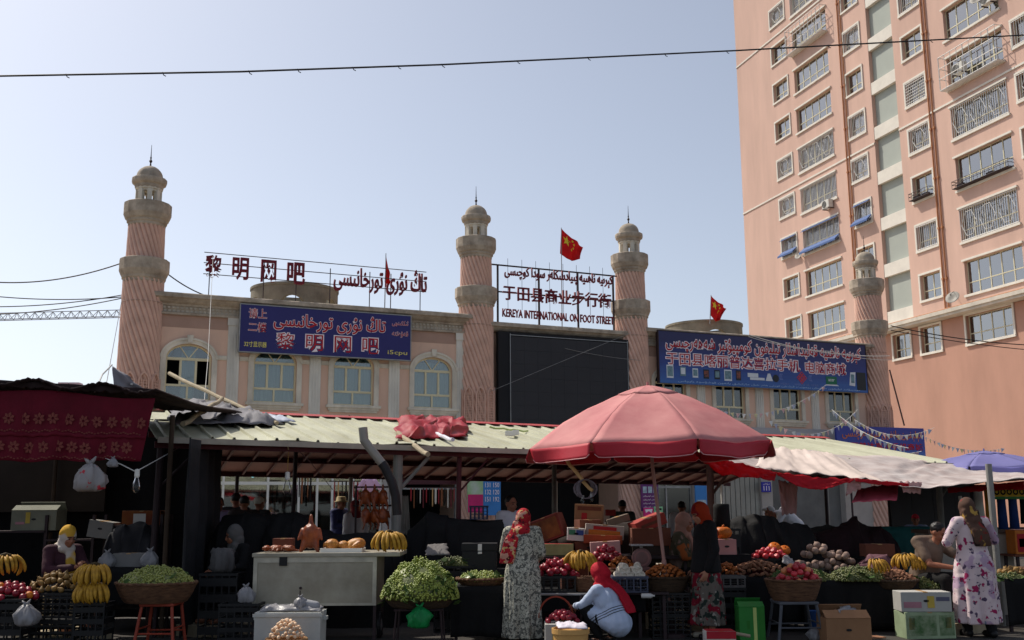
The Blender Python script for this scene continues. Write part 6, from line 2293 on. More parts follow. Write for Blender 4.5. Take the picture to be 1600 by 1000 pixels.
tr = empty('serving_tray', 'white tray with three yellow roast birds on the cart counter', 'tray', Matrix.Translation((at(535, 862, 13.8).x, 13.85, zt + .001)))
MB().box(-.26, .26, -.17, .17, 0, .012).box(-.27, .27, -.18, -.165, .0, .05).box(-.27, .27, .165, .18, .0, .05).box(-.27, -.255, -.165, .165, 0, .05).box(.255, .27, -.165, .165, 0, .05).build('body', M_white, tr)
o, me1 = roast((at(518, 853, 13.8).x, 13.85, zt + .10), 1.0, 'yellow roast bird on the white tray, left of three', M_roasty)
for k, (px, s) in enumerate(((535, .85), (555, 1.05))):
    c = o.copy(); col.objects.link(c)
    c.matrix_basis = Matrix.Translation((at(px, 853, 13.8).x, 13.87, zt + .10 * s)) @ Matrix.Rotation(.5 + k, 4, 'Z') @ Matrix.Rotation(R(80), 4, 'X') @ Matrix.Diagonal((s, s, s, 1))
    c['label'] = ['yellow roast bird on the white tray, smallest, in the middle', 'yellow roast bird on the white tray, right of three'][k]
o, me2 = roast((at(484, 848, 13.9).x, 13.95, zt + .20), 1.35, 'big dark roast bird standing on the cart counter', M_roast, hang=True)
for k in range(5):
    c = link('roast_piece', me2, None, Matrix.Translation((at(417 + k * 9, 862, 13.8).x, 13.8 + .12 * (k % 2), zt + .055)) @ Matrix.Rotation(k * 1.3, 4, 'Z') @ Matrix.Rotation(R(86), 4, 'X') @ Matrix.Diagonal((.55, .55, .55, 1)))
    tag(c, 'small dark roast piece lying at the left end of the cart counter', 'roast meat', 'small roast pieces on the cart')
carton(at(442, 855, 14.1).x, 14.15, zt + .001, .26, .2, .17, 'small brown carton behind the roast pieces on the cart', M_cardd)
bananas((at(607, 841, 13.8).x, 13.85, zt + .17), 'banana bunch lying on the right end of the cart counter', 9, 1, 1.05, .2)
# hanging roast birds on a rail behind the cart
hr = empty('roast_rack', 'iron rack with two rails of hanging roast birds behind the cart', 'rack', Matrix.Translation((at(588, 800, 16.3).x, 16.3, 0)))
for dx in (-.32, .28):
    MB().tube([(dx, 0, 0), (dx, 0, at(588, 758, 16.3).z)], .018, 6).build('post', M_iron, hr)
for py in (761, 790):
    z = at(588, py, 16.3).z
    MB().tube([(-.36, 0, z), (.32, 0, z)], .014, 6).build('rail', M_iron, hr)
k = 0
for row, py in enumerate((777, 806)):
    for i, px in enumerate((571, 585, 598)):
        q = at(px, py, 16.2)
        c = link('roast_bird', me2, None, Matrix.Translation((q.x, 16.2, q.z)) @ Matrix.Rotation(i * 1.1 + row, 4, 'Z') @ Matrix.Diagonal((.95, .95, .95, 1)))
        tag(c, ['orange roast bird hanging on the upper rail', 'orange roast bird hanging on the lower rail'][row] + [' at the left', ' in the middle', ' nearest the grey post'][i], 'roast meat', 'roast birds')

# ---------------------------------------------------------------- front boxes, eggs
x, z, w, h = bx(398, 502, 958, 997, 12.7)
fb = empty('foam_box', 'white foam box with crumpled white bags standing before the roast cart', 'box', Matrix.Translation((x, 12.85, 0)))
h = at(450, 957, 12.65).z
M_foam = mat('foam_white', S(186, 186, 180), .8, .12, 4, .1)
MB().box(-w / 2, w / 2, -.2, -.16, 0.0, h).box(-w / 2, w / 2, .16, .2, 0, h).box(-w / 2, -w / 2 + .04, -.16, .16, 0, h).box(w / 2 - .04, w / 2, -.16, .16, 0, h).box(-w / 2 + .04, w / 2 - .04, -.16, .16, .0, h * .75).build('body', M_foam, fb)
MB().box(-w / 2 - .02, w / 2 + .02, -.215, -.2, h - .05, h - .015).box(-w / 2 - .05, -w / 2, -.04, .04, h - .10, h - .06).box(w / 2, w / 2 + .05, -.04, .04, h - .10, h - .06).build('rim', M_foam, fb)
crumple('plastic_sheet', 'crumpled pale plastic sheet filling the top of the white foam box', 'plastic sheet', [(x - .36, 12.70, h + .0), (x + .36, 12.70, h + .0), (x + .36, 13.0, h + .02), (x - .36, 13.0, h + .02)], M_bag, .07, 30, 16, 3.0, 5.0)
bag(Vector((x + .12, 12.8, h + .02)), .16, 'small knotted white bag lying on the foam box', seed=21.0)
tag(MB().cap((x + .10, 12.84, h + .09), (x + .30, 12.82, h + .06), .06, .055, 12).build('rolled_bag', mat('grey_plastic', S(150, 150, 154), .5, .15, 5), smooth=True), 'rolled grey plastic lying on the foam box', 'plastic roll')
x, z, w, h = bx(414, 478, 985, 1010, 12.2)
eb = basket(x, 12.25, 0, w / 2, .22, .20, 'pale wicker basket heaped with eggs at the bottom of the picture', m=mat('pale_wicker', S(190, 150, 104), .8, .3, 9, .5, c2=S(140, 100, 64), stretch=(1, 1, 5)))
fruits('egg', .026, x, 12.25, .19, w / 2 * .82, .19, .20, 'brown egg heaped in the pale wicker basket', 'egg', 'eggs in the wicker basket', n_max=90, power=.8)
carton(x - .02, 12.2, .20, .02, .02, .02, 'x') if False else None

# ---------------------------------------------------------------- middle: grape heap
x, z, w, h = bx(597, 715, 932, 946, 13.3)
gz = at(656, 936, 13.3).z
basket(x, 13.3, gz - .10, .45, .36, .13, 'shallow dark basket under the tall grape heap', m=mat('dark_wicker', S(84, 66, 48), .85, .4, 9, .5, c2=S(48, 36, 28), stretch=(1, 1, 5)))
grapes(x, 13.3, gz + .01, .49, .40, at(656, 870, 13.3).z - gz - .02, 5200, 'tall dome of pale green grapes with leaves hanging below its basket', leaves=70, seed=5, hang=.16)
st = empty('iron_stand', 'thin iron stand under the tall grape heap', 'stand', Matrix.Translation((x, 13.3, 0)))
for i, (dx, dy) in enumerate(((-.3, -.2), (.3, -.2), (-.3, .2), (.3, .2))):
    MB().tube([(dx * .9, dy, gz - .115), (dx, dy, 0)], .014, 6).build('leg', M_iron, st)
MB().tube([(-.3, -.22, gz - .115), (.3, -.22, gz - .115)], .013, 6).tube([(-.3, .22, gz - .115), (.3, .22, gz - .115)], .013, 6).build('rail', M_iron, st)
bag(at(656, 981, 12.95), .27, 'bright green plastic bag hanging under the tall grape heap', mat('green_plastic', S(30, 150, 80), .35, .2, 4, .1, trans=.3), seed=7.0)
x, z, w, h = bx(715, 787, 905, 917, 13.7)
table(x + .05, 13.95, .85, .6, z, 'dark table under the flat grape tray left of the grey dress', M_black, .62)
basket(x, 13.9, z + .006, w / 2 + .03, .26, .085, 'flat wicker tray of grapes left of the grey dress')
grapes(x, 13.9, z + .07, w / 2, .24, .12, 1100, 'green grapes on the flat tray left of the grey dress', seed=8, leaves=12)
x, z, w, h = bx(690, 730, 876, 884, 14.6)
crate(x, 14.7, 0, .55, .4, z - .03, 'dark crate behind the grape dome holding a few grapes')
grapes(x, 14.7, z, .24, .17, .12, 600, 'small heap of grapes on the crate behind the grape dome', seed=9, leaves=8, m=M_grape2)
crumple('paper_sheet', 'grey paper sheet propped behind the grape dome', 'paper', [at(664, 868, 14.4), at(702, 868, 14.4), at(698, 850, 14.7), at(668, 852, 14.7)], mat('grey_paper', S(110, 106, 104), .9, .1, 4), .04, 14, 10)
x, z, w, h = bx(722, 776, 849, 892, 14.6)
kb = empty('metal_case', 'black metal case with a pale latch behind the grape tray', 'case', Matrix.Translation((x, 14.8, z)))
MB().box(-w / 2, w / 2, -.2, .2, 0, h * .72, bev=.008).build('body', mat('case_black', S(30, 30, 32), .5, .2, 3), kb)
MB().box(-w / 2 - .008, w / 2 + .008, -.208, .208, h * .722, h, bev=.008).build('lid', MATS['case_black'], kb)
MB().box(-.02, .035, -.216, -.201, h * .62, h * .70).box(-.02, .035, -.222, -.2085, h * .74, h * .98).build('latch', M_white, kb)
table(x, 14.8, .7, .5, z - .001, 'dark stand under the black metal case', M_black, z * .9)
heap([(628, 870), (640, 830), (668, 800), (700, 806), (720, 812), (786, 812), (790, 860)], 15.9, .9, 0.0, 'black heap of covered goods behind the grape dome', M_heap, 2.0)
x, z, w, h = bx(734, 762, 790, 812, 16.2)
crate(x, 16.3, z, w, .3, h - .03, 'dark blue plastic crate on top of the black heap left of the gate', mat('navy_plastic', S(36, 44, 72), .5, .2, 4))
heap([(338, 830), (350, 806), (385, 801), (420, 804), (442, 803), (465, 800), (482, 805), (492, 824), (520, 833), (560, 832), (618, 836), (628, 862)], 15.2, 1.0, 0.0, 'long black tarpaulin heap behind the roast cart', M_heap, 5.0)
bag(Vector((at(347, 895, 14.0).x, 14.0, at(347, 895, 14.0).z)), .30, 'grey white bundle of bags between the left stall and the cart', mat('dim_white_cloth', S(84, 82, 82), .8, .15, 4, .2), seed=31.0, tied=False)
bag(Vector((at(384, 942, 13.4).x, 13.4, at(384, 942, 13.4).z)), .22, 'crumpled white bag on a low crate left of the cart', seed=33.0)
crate(at(378, 960, 13.45).x, 13.45, 0, .5, .36, at(384, 942, 13.4).z - .03, 'low dark crate under the crumpled white bag left of the cart')
crate(at(347, 920, 14.05).x, 14.05, 0, .5, .4, at(347, 895, 14.0).z - .03, 'dark crate under the grey white bundle left of the cart')

# ---------------------------------------------------------------- middle: boxes and fruit behind the two women
zt = at(870, 901, 13.7).z
table(at(905, 900, 14.1).x, 14.15, 1.65, .7, zt - .20, 'long table with crates of fruit behind the crouching woman', M_black, .25)
crate(at(868, 900, 13.75).x, 13.9, zt - .196, .52, .36, .17, 'black crate heaped with dark red pomegranates')
fruits('pomegranate', .046, at(870, 900, 13.75).x, 13.9, zt - .05, .27, .2, .20, 'dark red pomegranate heaped in the crate beside the grey dress', 'pomegranate', 'pomegranates beside the grey dress', n_max=60, mix=None)
bananas((at(908, 872, 13.9).x, 13.95, at(908, 872, 13.9).z), 'banana bunch between the pomegranates and the red headscarf', 8, 1, 1.0, -.1)
fruits('orange', .036, at(897, 872, 14.2).x, 14.25, at(897, 876, 14.2).z - .03, .14, .12, .05, 'yellow fruit behind the banana bunch', 'orange', 'yellow fruit behind the bananas', name='orange', n_max=12)
carton(at(897, 880, 14.25).x, 14.28, zt - .196, .36, .3, at(897, 876, 14.2).z - zt + .16, 'low brown carton under the yellow fruit', M_cardd)
basket(at(915, 905, 13.8).x, 13.85, zt - .196, .17, .17, .17, 'small brown basket between the pomegranates and the white rolls')
bg = fruits('pomegranate', .045, at(948, 880, 14.3).x, 14.4, at(948, 880, 14.3).z - .05, .23, .2, .22, 'red pomegranate in the bag above the red headscarf', 'pomegranate', 'pomegranates above the red headscarf', n_max=46)
carton(at(948, 880, 14.4).x, 14.42, zt - .196, .5, .4, at(948, 880, 14.3).z - zt + .12, 'red brown carton holding up the bagged pomegranates', M_cardd)
x, z, w, h = bx(957, 1012, 900, 926, 13.6)
crate(x, 13.75, z, w, .36, h - .03, 'blue grey plastic crate filled with white rolls', mat('blue_grey_plastic', S(70, 74, 92), .5, .2, 4))
for k, (px, py) in enumerate(((965, 898), (975, 899), (985, 898), (995, 899), (1003, 898), (970, 891), (980, 891), (990, 891), (999, 890), (974, 885), (996, 884))):
    q = at(px, py, 13.65)
    o = link('white_roll', fruit_mesh('roll'), None, Matrix.Translation((q.x, 13.68, q.z)) @ Matrix.Rotation(.15 * math.sin(k * 3), 4, 'Z') @ Matrix.Diagonal((.045, .08, .045, 1)))
    tag(o, 'white roll stacked in the blue grey crate behind the crouching woman', 'bread roll', 'white rolls in the crate')
table(x + .1, 13.85, .8, .45, z - .003, 'small iron table under the crate of white rolls', None, 0, M_iron)
fruits('apricot', .03, at(972, 884, 14.0).x, 14.1, at(972, 886, 14.0).z - .02, .17, .15, .12, 'orange dried fruit heaped behind the white rolls', 'dried fruit', 'orange dried fruit behind the rolls', name='dried_fruit', n_max=40)
basket(at(972, 890, 14.1).x, 14.1, z + .14, .2, .17, .10, 'shallow basket under the orange dried fruit behind the rolls')
x, z, w, h = bx(1003, 1080, 905, 926, 13.8)
basket(x, 13.95, z, w / 2, .28, h + .02, 'dark wide basket of dried apricots at the umbrella pole', m=MATS['dark_wicker'])
fruits('apricot', .032, x, 13.95, z + h - .02, w / 2 * .92, .25, .17, 'dried apricot heaped at the foot of the umbrella pole', 'dried apricot', 'dried apricots at the umbrella pole', name='dried_apricot', n_max=95)
crate(x + .05, 13.98, .0, .5, .4, z * .5 - .03, 'dark crate under the apricot basket, lower one')
crate(x + .05, 13.98, z * .5 + .001, .5, .4, z * .5 - .035, 'dark crate under the apricot basket, upper one')
tag(MB().lathe([(.028, 0), (.03, .02), (.03, .12), (.012, .15), (.012, .17)], 12, M=Matrix.Translation(at(1002, 931, 13.4)) @ Matrix.Rotation(PI / 2, 4, 'Y')).build('bottle', mat('white_bottle', S(200, 200, 196), .4, .05, 4), smooth=True), 'white bottle lying beside the iron table leg', 'bottle')
sc_ = empty('dial_scale', 'round dial scale standing in front of the brown cartons', 'scale', Matrix.Translation(at(1003, 892, 14.3)))
MB().box(-.11, .11, -.08, .08, 0, .05, bev=.01).lathe([(.13, 0), (.135, .02), (.13, .07), (.05, .08)], 28, M=Matrix.Translation((0, .03, .17)) @ Matrix.Rotation(PI / 2, 4, 'X')).build('body', mat('scale_pink', S(130, 96, 92), .5, .2, 3), sc_)
MB().lathe([(.035, .0), (.105, .0), (.105, .004), (.035, .004)], 28, M=Matrix.Translation((0, -.042, .17)) @ Matrix.Rotation(PI / 2, 4, 'X')).build('dial', mat('scale_face', S(150, 104, 100), .5, .1, 3), sc_)
MB().box(-.15, .15, -.12, .16, .33, .35, bev=.006).box(-.02, .02, .0, .04, .3, .33).build('pan', M_steel, sc_)
# boxes behind
zs = at(900, 868, 15.0).z
bk = empty('market_table', 'dark bench under the pile of cartons behind the pomegranates', 'table', Matrix.Translation((at(945, 868, 15.1).x, 15.1, 0)))
MB().box(-1.25, 1.15, -.35, .5, zs - .04, zs).build('tabletop', M_iron, bk)
for sx in (-1.2, 1.1):
    for sy in (-.3, .45):
        MB().box(sx - .02, sx + .02, sy - .02, sy + .02, 0, zs - .04).build('leg', M_iron, bk)
def cbox(px0, px1, py0, py1, Y, d, lab, m, **k):
    x, z, w, h = bx(px0, px1, py0, py1, Y)
    return carton(x, Y + d / 2, z, w, d, h, lab, m, **k)
pw, pr, py_ = mat('print_white', S(200, 196, 190), .8), mat('print_red', S(170, 40, 44), .8), mat('print_yellow', S(186, 160, 70), .8)
cbox(846, 896, 850, 868, 14.85, .35, 'flat green and red carton on the bench behind the pomegranates', mat('green_pale_carton', S(150, 146, 100), .8, .3, 4), top=M_redcard)
cbox(896, 940, 846, 868, 15.0, .4, 'brown carton with grey print low in the pile', M_cardd, hole=True, rot=R(6))
cbox(886, 913, 825, 845, 14.95, .26, 'small white carton with green and blue print', pw, tilt=R(4), prints=((.08, .45, .45, .85, mat('print_green', S(70, 130, 100), .8), None), (.5, .92, .45, .85, mat('print_bluec', S(60, 80, 140), .8), None)), hole=True)
x, z, w, h = bx(846, 896, 800, 838, 15.1)
carton(x - .05, 15.35, z - .06, w * .95, .42, h, 'big tilted red and orange carton leaning on the pile beside the gate', mat('maroon_carton', S(110, 46, 36), .8, .3, 3), tilt=R(-20), rot=R(-14), top=M_redcard, prints=((.08, .92, .1, .9, mat('print_orange', S(140, 84, 40), .8, .4, 4, c2=S(70, 30, 20)), None), (.12, .3, .35, .75, py_, None)))
heap([(835, 868), (842, 832), (870, 826), (905, 822), (950, 818), (990, 812), (1010, 830), (1020, 868)], 15.6, .8, 0.0, 'dark heap of sacks under and behind the cartons', mat('dark_sack', S(44, 34, 30), .9, .3, 4, .2), 7.0)
cbox(900, 943, 788, 822, 15.5, .4, 'tan carton with faded red stamp on top of the pile', M_card, rot=R(-8), tilt=R(3), prints=((.1, .95, .72, .9, M_cardd, None), (.25, .45, .25, .6, pr, None)))
cbox(902, 936, 812, 830, 15.2, .3, 'low brown carton under the tan one', M_cardd, rot=R(12))
cbox(914, 974, 820, 842, 15.0, .10, 'pale carton lid with orange band standing upright', mat('pale_carton', S(170, 160, 150), .8, .15, 4), tilt=R(5), prints=((.08, .9, .15, .6, M_orange, None), (.2, .8, .62, .88, pr, None)))
cbox(912, 972, 836, 850, 14.9, .12, 'orange brown carton flap in front of the pale lid', mat('rust_carton', S(150, 66, 38), .8, .2, 4), tilt=R(2))
cbox(924, 970, 846, 872, 14.75, .2, 'pinkish open carton behind the bagged pomegranates', mat('pinkish_carton', S(190, 150, 146), .8, .15, 4), tilt=R(-3))
cbox(988, 1048, 825, 853, 14.9, .45, 'brown carton right of the umbrella pole', M_cardd, flaps=False)
cbox(990, 1046, 852, 880, 14.95, .4, 'dark brown carton, lowest of the stack at the umbrella pole', mat('dark_carton', S(60, 48, 42), .85, .2, 4))
x, z, w, h = bx(992, 1042, 808, 826, 15.0)
carton(x, 15.2, z, w, .4, h, 'red printed carton tilted like a roof on top of the brown one', mat('salmon_red_carton', S(164, 62, 52), .8, .2, 4), tilt=R(-20), rot=R(10), prints=((.15, .7, .36, .62, M_cardd, None),))
x, z, w, h = bx(950, 985, 800, 818, 15.3)
carton(x, 15.4, z, w, .3, .10, 'slanting grey board carton behind the pile', mat('grey_board_carton', S(110, 96, 84), .85, .2, 4), tilt=R(-16))
cbox(947, 962, 796, 806, 20, .2, 'small red box far behind the carton pile', M_redcard)

# ---------------------------------------------------------------- bottom centre: small goods
x, z, w, h = bx(852, 908, 976, 1012, 12.9)
carton(x, 13.05, 0, w, .4, at(880, 975, 12.9).z, 'white carton with an orange sun print holding small pomegranates', mat('plain_white_carton', S(170, 168, 162), .8, .1, 3), flaps=False, prints=((.2, .45, .3, .85, py_, None),))
fruits('pomegranate', .036, x, 13.05, at(880, 975, 12.9).z - .01, w / 2 * .85, .17, .11, 'small dusty pomegranate heaped on the white carton', 'pomegranate', 'small pomegranates on the white carton', n_max=40)
x, z, w, h = bx(865, 920, 980, 1010, 12.2)
bu = empty('bucket', 'yellow tub of white powder standing at the bottom of the picture', 'tub', Matrix.Translation((x, 12.3, 0)))
hh = at(892, 983, 12.2).z
MB().lathe([(w * .42, 0), (w * .46, .02), (w * .50, hh - .06), (w * .54, hh - .055), (w * .54, hh), (w * .50, hh), (w * .48, hh - .03), (.01, hh - .04)], 32).build('tub', mat('tub_yellow', S(206, 160, 96), .5, .1, 3), bu, smooth=False)
MB().lathe([(w * .475, hh - .17), (w * .485, hh - .08)], 32, cap=False).build('label_band', mat('tub_red', S(186, 60, 50), .6, .2, 4), bu)
crumple('plastic_sheet', 'white plastic sheet over the powder in the yellow tub', 'plastic sheet', [(x - w * .40, 12.3 - w * .40, hh + .01), (x + w * .46, 12.3 - w * .40, hh + .0), (x + w * .42, 12.3 + w * .42, hh + .03), (x - w * .4, 12.3 + w * .42, hh + .03)], mat('lilac_sheet', S(214, 206, 216), .6, .08, 5), .05, 18, 18, 2.0, 11.0)
t = empty('iron_rack', 'low iron rail rack under the pomegranate crate', 'rack', Matrix.Translation((at(868, 930, 13.5).x, 13.45, 0)))
for dx in (-.3, .32):
    MB().tube([(dx, 0, 0), (dx, 0, at(868, 928, 13.5).z)], .014, 6).build('post', M_iron, t)
MB().tube([(-.36, 0, at(868, 928, 13.5).z), (.42, 0, at(868, 928, 13.5).z)], .016, 6).build('rail', M_steel, t)
MB().tube([Vector((.22 * math.cos(q), -.02, .30 + .26 * math.sin(q))) for q in [PI * i / 12 for i in range(13)]], .012, 6).build('hoop', M_coral, t)
# ---------------------------------------------------------------- people
M_skin = mat('skin', S(176, 122, 96), .55, .08, 6, spec=.35)
M_skin2 = mat('tanned_skin', S(150, 98, 74), .55, .08, 6, spec=.35)
M_hair = mat('black_hair', S(24, 20, 18), .5, .2, 20)
M_shoe = mat('black_shoe', S(24, 22, 22), .5, .2, 6)


def V(*a): return Vector(a)


def hand(mb, w, d, n, side, curl=.5, s=1.0):
    """palm, four unequal bent fingers and a thumb leaving the side of the palm"""
    d, n = Vector(d).normalized(), Vector(n).normalized()
    t = d.cross(n).normalized() * side
    w = Vector(w)
    M = Matrix((t, n, d)).transposed().to_4x4()
    mb.ell(w + d * .052 * s, (.041 * s, .017 * s, .052 * s), 12, 8, M=M)
    for i, L in enumerate((.066, .076, .070, .054)):
        b = w + d * .094 * s + t * (.033 - .0225 * i) * s - d * (.008 * s if i == 3 else 0)
        c1, c2 = curl * .7, curl * 1.7
        m1 = b + (d * math.cos(c1) + n * math.sin(c1)) * L * .5 * s + t * (.004 - .003 * i) * s
        m2 = m1 + (d * math.cos(c2) + n * math.sin(c2)) * L * .55 * s
        mb.cap(b - d * .02 * s, m1, .0092 * s, .0086 * s, 7)
        mb.cap(m1, m2, .0086 * s, .0068 * s, 7)
    b = w + d * .022 * s + t * .030 * s
    k = b + (d * .7 + t * .62 + n * .3).normalized() * .042 * s
    mb.cap(b, k, .0125 * s, .0105 * s, 7)
    mb.cap(k, k + (d * .9 + t * .15 + n * .35).normalized() * .034 * s, .0100 * s, .0078 * s, 7)


STAND = dict(pelvis=V(0, .01, .90), chest=V(0, .015, 1.20), neck=V(0, .02, 1.36), head=V(0, -.005, 1.50),
             shL=V(.175, .02, 1.335), elL=V(.225, .05, 1.06), wrL=V(.235, -.01, .82), shR=V(-.175, .02, 1.335), elR=V(-.225, .05, 1.06), wrR=V(-.235, -.01, .82),
             hipL=V(.09, .01, .86), knL=V(.10, -.015, .47), anL=V(.10, .03, .08), hipR=V(-.09, .01, .86), knR=V(-.10, -.015, .47), anR=V(-.10, .03, .08), toe=V(0, -.15, -.045))


def head_shape(mb, H, RM):
    """skull, brow, nose, lips, chin, ears; RM turns the head (faces local -Y)"""
    p = lambda x, y, z: H + RM @ Vector((x, y, z))
    mb.ell(p(0, .012, .025), (.074, .094, .092), 18, 12, M=RM.to_4x4())
    mb.ell(p(0, -.022, -.035), (.058, .066, .078), 14, 10, M=RM.to_4x4())
    mb.ell(p(0, -.052, -.088), (.030, .026, .022), 10, 7, M=RM.to_4x4())
    mb.cap(p(0, -.083, .014), p(0, -.104, -.026), .010, .0145, 8)
    for sx in (-1, 1):
        mb.cap(p(sx * .012, -.082, .026), p(sx * .048, -.066, .026), .011, .010, 8)
        mb.ell(p(sx * .076, .012, -.004), (.010, .021, .032), 8, 7, M=RM.to_4x4())
        mb.ell(p(sx * .038, -.062, -.028), (.024, .022, .022), 8, 7, M=RM.to_4x4())
        mb.cap(p(-.02 * sx, -.082, -.056), p(0, -.087, -.054), .0075, .0085, 7)
        mb.cap(p(-.017 * sx, -.080, -.066), p(0, -.085, -.067), .008, .0095, 7)


def body(J, RM, m, vox, hands=(True, True), curl=.5, palms=((0, 0, 0), (0, 0, 0)), fat=1.0):
    mb = MB()
    f = fat
    mb.ell(J['pelvis'], (.165 * f, .125 * f, .15), 16, 10)
    mid = J['pelvis'].lerp(J['chest'], .5)
    mb.ell(mid, (.14 * f, .11 * f, .2), 16, 10)
    mb.ell(J['chest'], (.165 * f, .115 * f, .19), 16, 10)
    mb.cap(J['shL'], J['shR'], .062, .062)
    mb.cap(J['neck'] - V(0, 0, .05), J['head'] - V(0, -.01, .05), .056, .050)
    head_shape(mb, J['head'], RM)
    for S_, sg in (('L', 1), ('R', -1)):
        mb.cap(J['sh' + S_], J['el' + S_], .054 * f, .041)
        mb.cap(J['el' + S_], J['wr' + S_], .040, .027)
        i = 0 if S_ == 'L' else 1
        if hands[i]:
            d = (J['wr' + S_] - J['el' + S_]).normalized()
            n = Vector(palms[i])
            if n.length < .1: n = V(-sg, -.2, 0)
            n = (n - d * n.dot(d)).normalized()
            hand(mb, J['wr' + S_], d, n, 1 if S_ == 'R' else -1, curl)
        mb.cap(J['hip' + S_], J['kn' + S_], .088 * f, .060)
        mb.cap(J['kn' + S_], J['an' + S_], .058, .040)
        mb.cap(J['an' + S_] + V(0, .02, -.035), J['an' + S_] + J.get('toe' + S_, J['toe']), .040, .032)
    return fused(mb, vox, m, 2)


def eyes(J, RM, o):
    for sx in (-1, 1):
        MB().ell(J['head'] + RM @ V(sx * .031, -.079, .006), (.0125, .006, .007), 10, 7, M=RM.to_4x4()).build('eye', mat('eye_dark', S(36, 28, 26), .2, .1, 10), o, smooth=True)
        MB().cap(J['head'] + RM @ V(sx * .016, -.092, .030), J['head'] + RM @ V(sx * .050, -.073, .030), .005, .004, 6).build('eyebrow', M_hair, o)


def folds(zw, amp, k, ph=0.0, cx=0.0, cy=0.0):
    def fn(p):
        if p.z < zw:
            a = math.atan2(p.y - cy, p.x - cx)
            q = min(1, (zw - p.z) / max(.2, zw))
            s = math.sin(k * a + ph + 1.3 * noise.noise(Vector((p.x * 3, p.y * 3, p.z * 1.5)))) + .5 * math.sin(k * 2.3 * a + ph * 2)
            r = Vector((p.x - cx, p.y - cy, 0)).normalized()
            p += r * amp * q * s
        p += Vector((noise.noise(p * 7), noise.noise(p * 7 + Vector((9, 0, 0))), 0)) * .007
        w = Vector((p.x * 9, p.y * 9, p.z * 20 + p.x * 8))
        p += Vector((noise.noise(w), noise.noise(w + Vector((5, 5, 5))), noise.noise(w + Vector((0, 8, 3))) * .5)) * .0055
        return p
    return fn


def ring(cx, cy, z, rx, ry, n=28):
    return [V(cx + rx * math.cos(2 * PI * j / n), cy + ry * math.sin(2 * PI * j / n), z) for j in range(n)]


def garment(name, o, mb, m, vox=.014, fn=None, it=3):
    return link(name, fused(mb, vox, m, it, fn), o)


def place(o, px, Y, rot, s=1.0, z=0.0, py=None):
    p = at(px, 900, Y)
    o.matrix_basis = Matrix.Translation((p.x, Y, z)) @ Matrix.Rotation(rot, 4, 'Z') @ Matrix.Diagonal((s, s, s, 1))
    return o


def rz(a, b=0.0): return Matrix.Rotation(a, 3, 'Z') @ Matrix.Rotation(b, 3, 'X')


def sleeve(mb, a, b, r0, r1): mb.cap(a, b, r0, r1)


def dress(mb, J, hem, waist=.16, hip=.20, hemr=.27, slv=.75, depth=.8):
    c = J['pelvis']
    z0 = c.z
    mb.ell(J['chest'], (.185, .14, .21), 18, 12)
    mb.cap(J['shL'], J['shR'], .078, .078)
    rings = [ring(J['chest'].x, J['chest'].y, J['chest'].z + .10, .17, .12), ring(J['chest'].x, J['chest'].y, J['chest'].z - .06, .185, .145), ring(c.x, c.y, z0 + .12, waist, waist * depth), ring(c.x, c.y + .012, z0 - .06, hip, hip * depth), ring(c.x, c.y, z0 - .35, (hip + hemr) / 2, (hip + hemr) / 2 * depth), ring(c.x, c.y, hem, hemr, hemr * depth)]
    mb.loft(rings)
    for s in 'LR':
        a, b, w = J['sh' + s], J['el' + s], J['wr' + s]
        mb.cap(a, b, .075, .060)
        if slv > .5: mb.cap(b, b.lerp(w, (slv - .5) * 2), .060, .052)


def scarf(mb, J, RM, r=1.0, back=.3, chin=True):
    """cloth round the head leaving the face free, falling on neck and shoulders"""
    p = lambda x, y, z: J['head'] + RM @ Vector((x, y, z))
    mb.ell(p(0, .030, .030), (.094 * r, .104 * r, .112 * r), 18, 12, M=RM.to_4x4())
    mb.ell(p(0, .045, -.06), (.090 * r, .085 * r, .10), 16, 10, M=RM.to_4x4())
    if chin: mb.cap(p(-.055, -.015, -.13), p(.055, -.015, -.13), .055, .055)
    mb.ell(J['neck'] + V(0, .02, -.01), (.13, .11, .085), 16, 9)


# ---- woman in the grey dress, seen from behind
def woman_grey():
    J = dict(STAND)
    J.update(head=V(.0, -.03, 1.49), elL=V(.25, -.04, 1.10), wrL=V(.16, -.28, 1.06), elR=V(-.24, .0, 1.08), wrR=V(-.18, -.22, .98))
    RM = rz(R(18), R(-8))
    o = link('person', body(J, RM, M_skin, .009, curl=.8))
    eyes(J, RM, o)
    place(o, 817, 13.55, PI - .12, 1.02)
    tag(o, 'woman in a grey patterned ankle length dress and red flowered headscarf, seen from behind', 'person')
    mb = MB()
    dress(mb, J, .05, .19, .225, .235, .80, .82)
    m = spotted('grey_print', S(168, 166, 152), [(S(98, 98, 92), 1.0, .52), (S(206, 202, 186), 1.7, .60), (S(66, 68, 64), 2.3, .60)], scale=26)
    garment('dress', o, mb, m, .013, folds(1.0, .030, 7, .5))
    mb = MB()
    scarf(mb, J, RM, 1.05)
    H = J['head']
    # long tail hanging over the left shoulder and down the back
    mb.loft([[c + V(a, b, 0) for a, b in ((-.09, -.03), (.09, -.03), (.09, .03), (-.09, .03))] for c in (H + V(.02, .06, -.02), H + V(.06, .10, -.14), V(.13, .135, 1.22), V(.17, .15, 1.05), V(.19, .13, .95))])
    m = spotted('red_flower_scarf', S(170, 36, 46), [(S(206, 150, 130), 1.0, .55), (S(90, 30, 40), 1.7, .58), (S(200, 170, 110), 2.2, .62)], scale=10)
    garment('headscarf', o, mb, m, .011, folds(1.5, .012, 9, 1.0))
    for s in 'LR':
        MB().cap(J['an' + s] + V(0, .03, -.04), J['an' + s] + V(0, -.15, -.05), .045, .036).build('shoe', M_shoe, o, smooth=True)
    return o


woman_grey()


